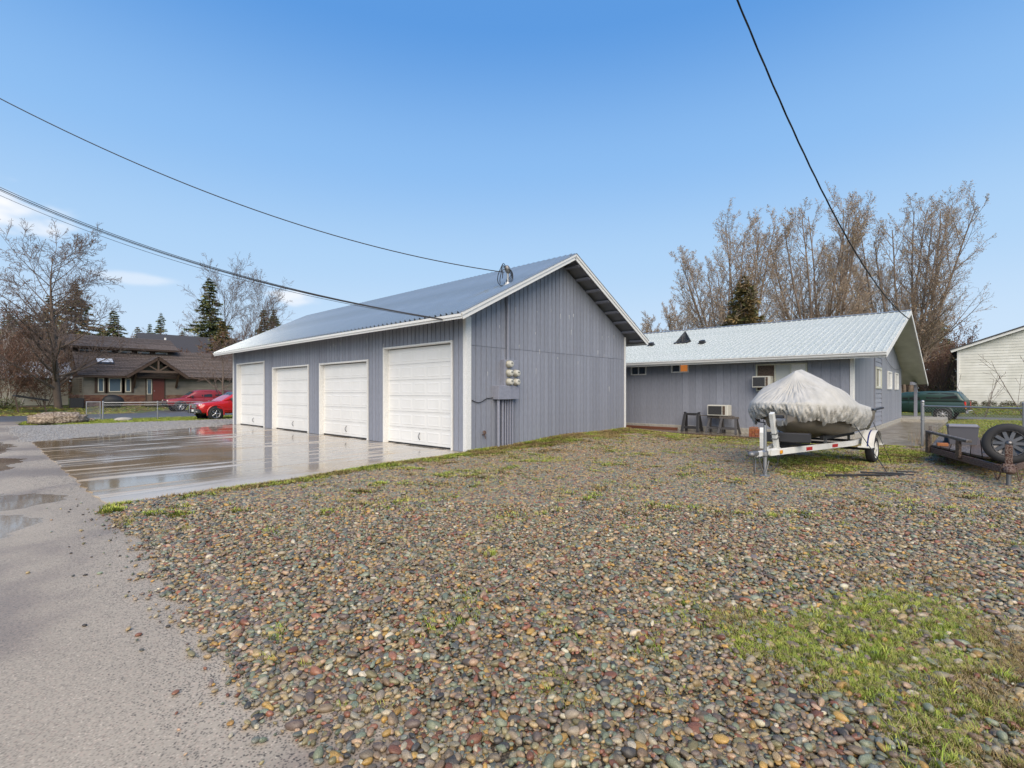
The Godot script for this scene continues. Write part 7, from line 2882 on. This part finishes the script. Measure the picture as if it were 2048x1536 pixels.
func make_wires() -> void:
	# pole stands out of the picture to the left of the lane
	var w := solo("overhead_cable", span(Vector3(1.40, 5.16, 0.10), Vector3(-14.0, 12.64, -10.86), 1.457, 0.013), M.black, "single sagging overhead cable running to the service mast on the garage", "cable")
	w.set_meta("group", "overhead cables")
	var labels := ["uppermost dark strand of the wires fixed to the garage eave", "thick middle strand of the wires fixed to the garage eave", "thin strand just under the thick one fixed to the garage eave", "lowest separate strand of the wires fixed to the garage eave"]
	for k in 4:
		var o := solo("eave_cable", span(Vector3(-0.72, 3.60 - 0.012 * k, -0.17 + 0.02 * k), Vector3(-14.0, 13.36 - [0.0, 0.10, 0.17, 0.42][k], -20.43), 1.356, [0.010, 0.014, 0.008, 0.007][k]), M.black, labels[k], "cable")
		o.set_meta("group", "wires fixed to the garage eave")
	var th := thing("thick_cable", "thick twisted service cable dropping from above to the pale house roof", "cable", Vector3.ZERO, 0.0, "overhead cables")
	for k in 3:
		var s := Sh.new()
		var p := PackedVector3Array()
		var a := Vector3(16.7, 4.64, 8.2)
		var b := Vector3(-6.0, 15.82, 5.66)
		for i in 120:
			var u := i / 119.0
			var c := a.lerp(b, u) - Vector3(0, 2.38 * 4.0 * u * (1.0 - u), 0)
			var q := u * 60.0 + TAU * k / 3.0
			p.push_back(c + Vector3(0, sin(q) * 0.012, cos(q) * 0.012))
		s.tube(p, PackedFloat32Array([0.010]), 5)
		part(th, "strand", s, M.black)


func make_small_things() -> void:
	var r := RandomNumberGenerator.new()
	r.seed = 900
	# boulders on the verge
	var bl := [["large flat tan boulder on the verge by the fence gate", Vector3(-6.0, 0.16, -26.6), Vector3(1.25, 0.40, 0.75)], ["small tan rock between the boulder and the gate", Vector3(-4.55, -0.02, -28.1), Vector3(0.32, 0.16, 0.26)], ["low grey rock at the foot of the verge fence", Vector3(-3.0, -0.02, -27.6), Vector3(0.45, 0.16, 0.3)]]
	for b in bl:
		var s := Sh.new()
		var rows := []
		var nn := FastNoiseLite.new()
		nn.seed = int(b[1].z * 10)
		nn.frequency = 1.3
		nn.fractal_octaves = 4
		for i in 19:
			var th := PI * i / 18.0
			var line := PackedVector3Array()
			for j in 32:
				var a := TAU * j / 32.0
				var d := Vector3(sin(th) * cos(a), cos(th), sin(th) * sin(a))
				d.y = signf(d.y) * pow(absf(d.y), 0.7)
				var k := 1.0 + 0.20 * nn.get_noise_3dv(d * 1.6) + 0.05 * sin(d.y * 16.0)
				line.push_back(b[1] + d * b[2] * k)
			rows.append(line)
		s.grid(rows, true, true)
		solo("boulder", s, M.boulder if b[2].x > 0.5 or b[1].x < -4 else M.foundation, b[0], "rock", "rocks on the verge")
	# black covered grill by the brown house
	var g := thing("covered_grill", "black covered grill by the brick wall of the brown house", "grill", Vector3(-0.4, 0.2, -48.6))
	var s := Sh.new()
	s.lump(Vector3(0, 0.62, 0), Vector3(0.85, 0.62, 0.5), 10, 16, 0.06, r)
	part(g, "cover", s, M.black)
	s = Sh.new()
	for x: float in [-0.5, 0.5]:
		s.rod(Vector3(x, 0.0, 0.2), Vector3(x, 0.3, 0.2), 0.05, 8)
	part(g, "leg", s, M.black)
	# dark planter at the house corner
	var pl := thing("dark_planter", "dark square planter at the brown house corner", "planter", Vector3(-2.9, 0.25, -49.0))
	s = Sh.new()
	s.cbox(Vector3(0, 0.45, 0), Vector3(0.95, 0.9, 0.8), 0.05)
	part(pl, "tub", s, M.black)
	s = Sh.new()
	s.painted = true
	for j in 220:
		var d := Vector3(r.randf_range(-1, 1), r.randf_range(0, 1), r.randf_range(-1, 1)) * Vector3(0.5, 0.3, 0.4)
		var a := Vector3(r.randf_range(-1, 1), r.randf_range(-1, 1), r.randf_range(-1, 1)).normalized() * 0.09
		s.tint = Color(0.15, 0.07, 0.05)
		s.t3(d + Vector3(0, 0.9, 0) - a, d + Vector3(0, 0.9, 0) + a.cross(Vector3.UP) * 0.6, d + Vector3(0, 0.9, 0) + a)
	part(pl, "dry_plant", s, M.leaf)
	# dark timber swing seat under the bare tree
	var sw := thing("garden_seat", "dark timber garden seat with sloping canopy under the bare tree", "bench", Vector3(-5.9, 0.05, -46.6), 0.2)
	s = Sh.new()
	s.bar(Vector3(-1.1, 1.35, 0), Vector3(0.9, 0.95, 0), 0.9, 0.12)
	part(sw, "canopy", s, M.black)
	s = Sh.new()
	s.cbox(Vector3(0, 0.45, 0), Vector3(1.6, 0.10, 0.5), 0.02)
	part(sw, "seat", s, M.wood_brown)
	for x: float in [-0.9, 0.8]:
		s = Sh.new()
		s.bar(Vector3(x, 0, 0.2), Vector3(x - 0.2, 1.25 if x < 0 else 0.95, 0.2), 0.09, 0.09, Vector3.BACK)
		part(sw, "leg", s, M.wood_brown)
	# stones and clods washed out over the asphalt
	for i in 40:
		var z := r.randf_range(0.0, 8.3)
		var off := -absf(r.randfn(0.0, 0.30)) - 0.06
		var x := -7.95 + off
		var q := Sh.new()
		var sz := r.randf_range(0.007, 0.017)
		q.lump(Vector3(x, sz * 0.55, z), Vector3(sz * 1.3, sz * 0.7, sz), 6, 8, 0.12, r, Basis(Vector3.UP, r.randf() * TAU))
		var c := stone_color(r)
		if r.randf() < 0.5:
			c = Color(0.05, 0.042, 0.036)
		solo("stray_pebble", q, mat(c, 0.5), "stray pebble lying loose on the asphalt lane near the cobbles", "pebble", "stray pebbles on the lane")
	# black battens lying on the gravel by the boat
	var sticks := [[Vector3(2.1, 0.05, 8.05), Vector3(3.3, 0.05, 9.3), "long black strip lying on the gravel beside the boat trailer"], [Vector3(2.9, 0.06, 8.5), Vector3(3.2, 0.07, 9.15), "short black strip crossing the long one beside the boat trailer"], [Vector3(3.6, 0.05, 9.0), Vector3(3.75, 0.05, 9.35), "small black strip lying before the trailer wheel"]]
	for st in sticks:
		s = Sh.new()
		s.bar(st[0], st[1], 0.05, 0.03, Vector3.UP, 0.006)
		solo("black_strip", s, M.black, st[2], "strip", "black strips on the gravel")
	# dead weeds along the tall fence
	for k in 3:
		var wd := thing("dry_weeds", ["dry brown weeds at the thick fence post", "dry brown weeds along the middle of the tall fence", "dry brown weeds behind the spare wheel at the fence"][k], "weeds", [Vector3(10.9, 0.0, 9.6), Vector3(10.2, 0.0, 10.7), Vector3(9.4, 0.0, 12.0)][k], 0.0, "dry weeds along the tall fence")
		s = Sh.new()
		s.painted = true
		for j in 700:
			var p0 := Vector3(r.randfn(0, 0.42), 0, r.randfn(0, 0.42))
			var p1 := p0 + Vector3(r.randf_range(-0.25, 0.25), r.randf_range(0.15, 0.75 if j % 6 else 1.15), r.randf_range(-0.25, 0.25))
			var wv := Vector3(r.randf_range(-1, 1), 0, r.randf_range(-1, 1)).normalized() * 0.005
			s.tint = [Color(0.33, 0.24, 0.15), Color(0.26, 0.17, 0.10), Color(0.42, 0.33, 0.22), Color(0.22, 0.22, 0.08)][r.randi() % 4]
			s.t3(p0 - wv, p0 + wv, p1)
		part(wd, "stalks", s, M.leaf)
		s = Sh.new()
		s.painted = true
		for j in 260:
			var c := Vector3(r.randfn(0, 0.42), r.randf_range(0.02, 0.4), r.randfn(0, 0.42))
			var a := Vector3(r.randf_range(-1, 1), r.randf_range(-1, 1), r.randf_range(-1, 1)).normalized() * 0.035
			s.tint = [Color(0.30, 0.20, 0.12), Color(0.24, 0.15, 0.09), Color(0.36, 0.27, 0.17)][r.randi() % 3]
			s.t3(c - a, c + a.cross(Vector3.UP) * 0.7, c + a)
		part(wd, "dead_leaves", s, M.leaf)
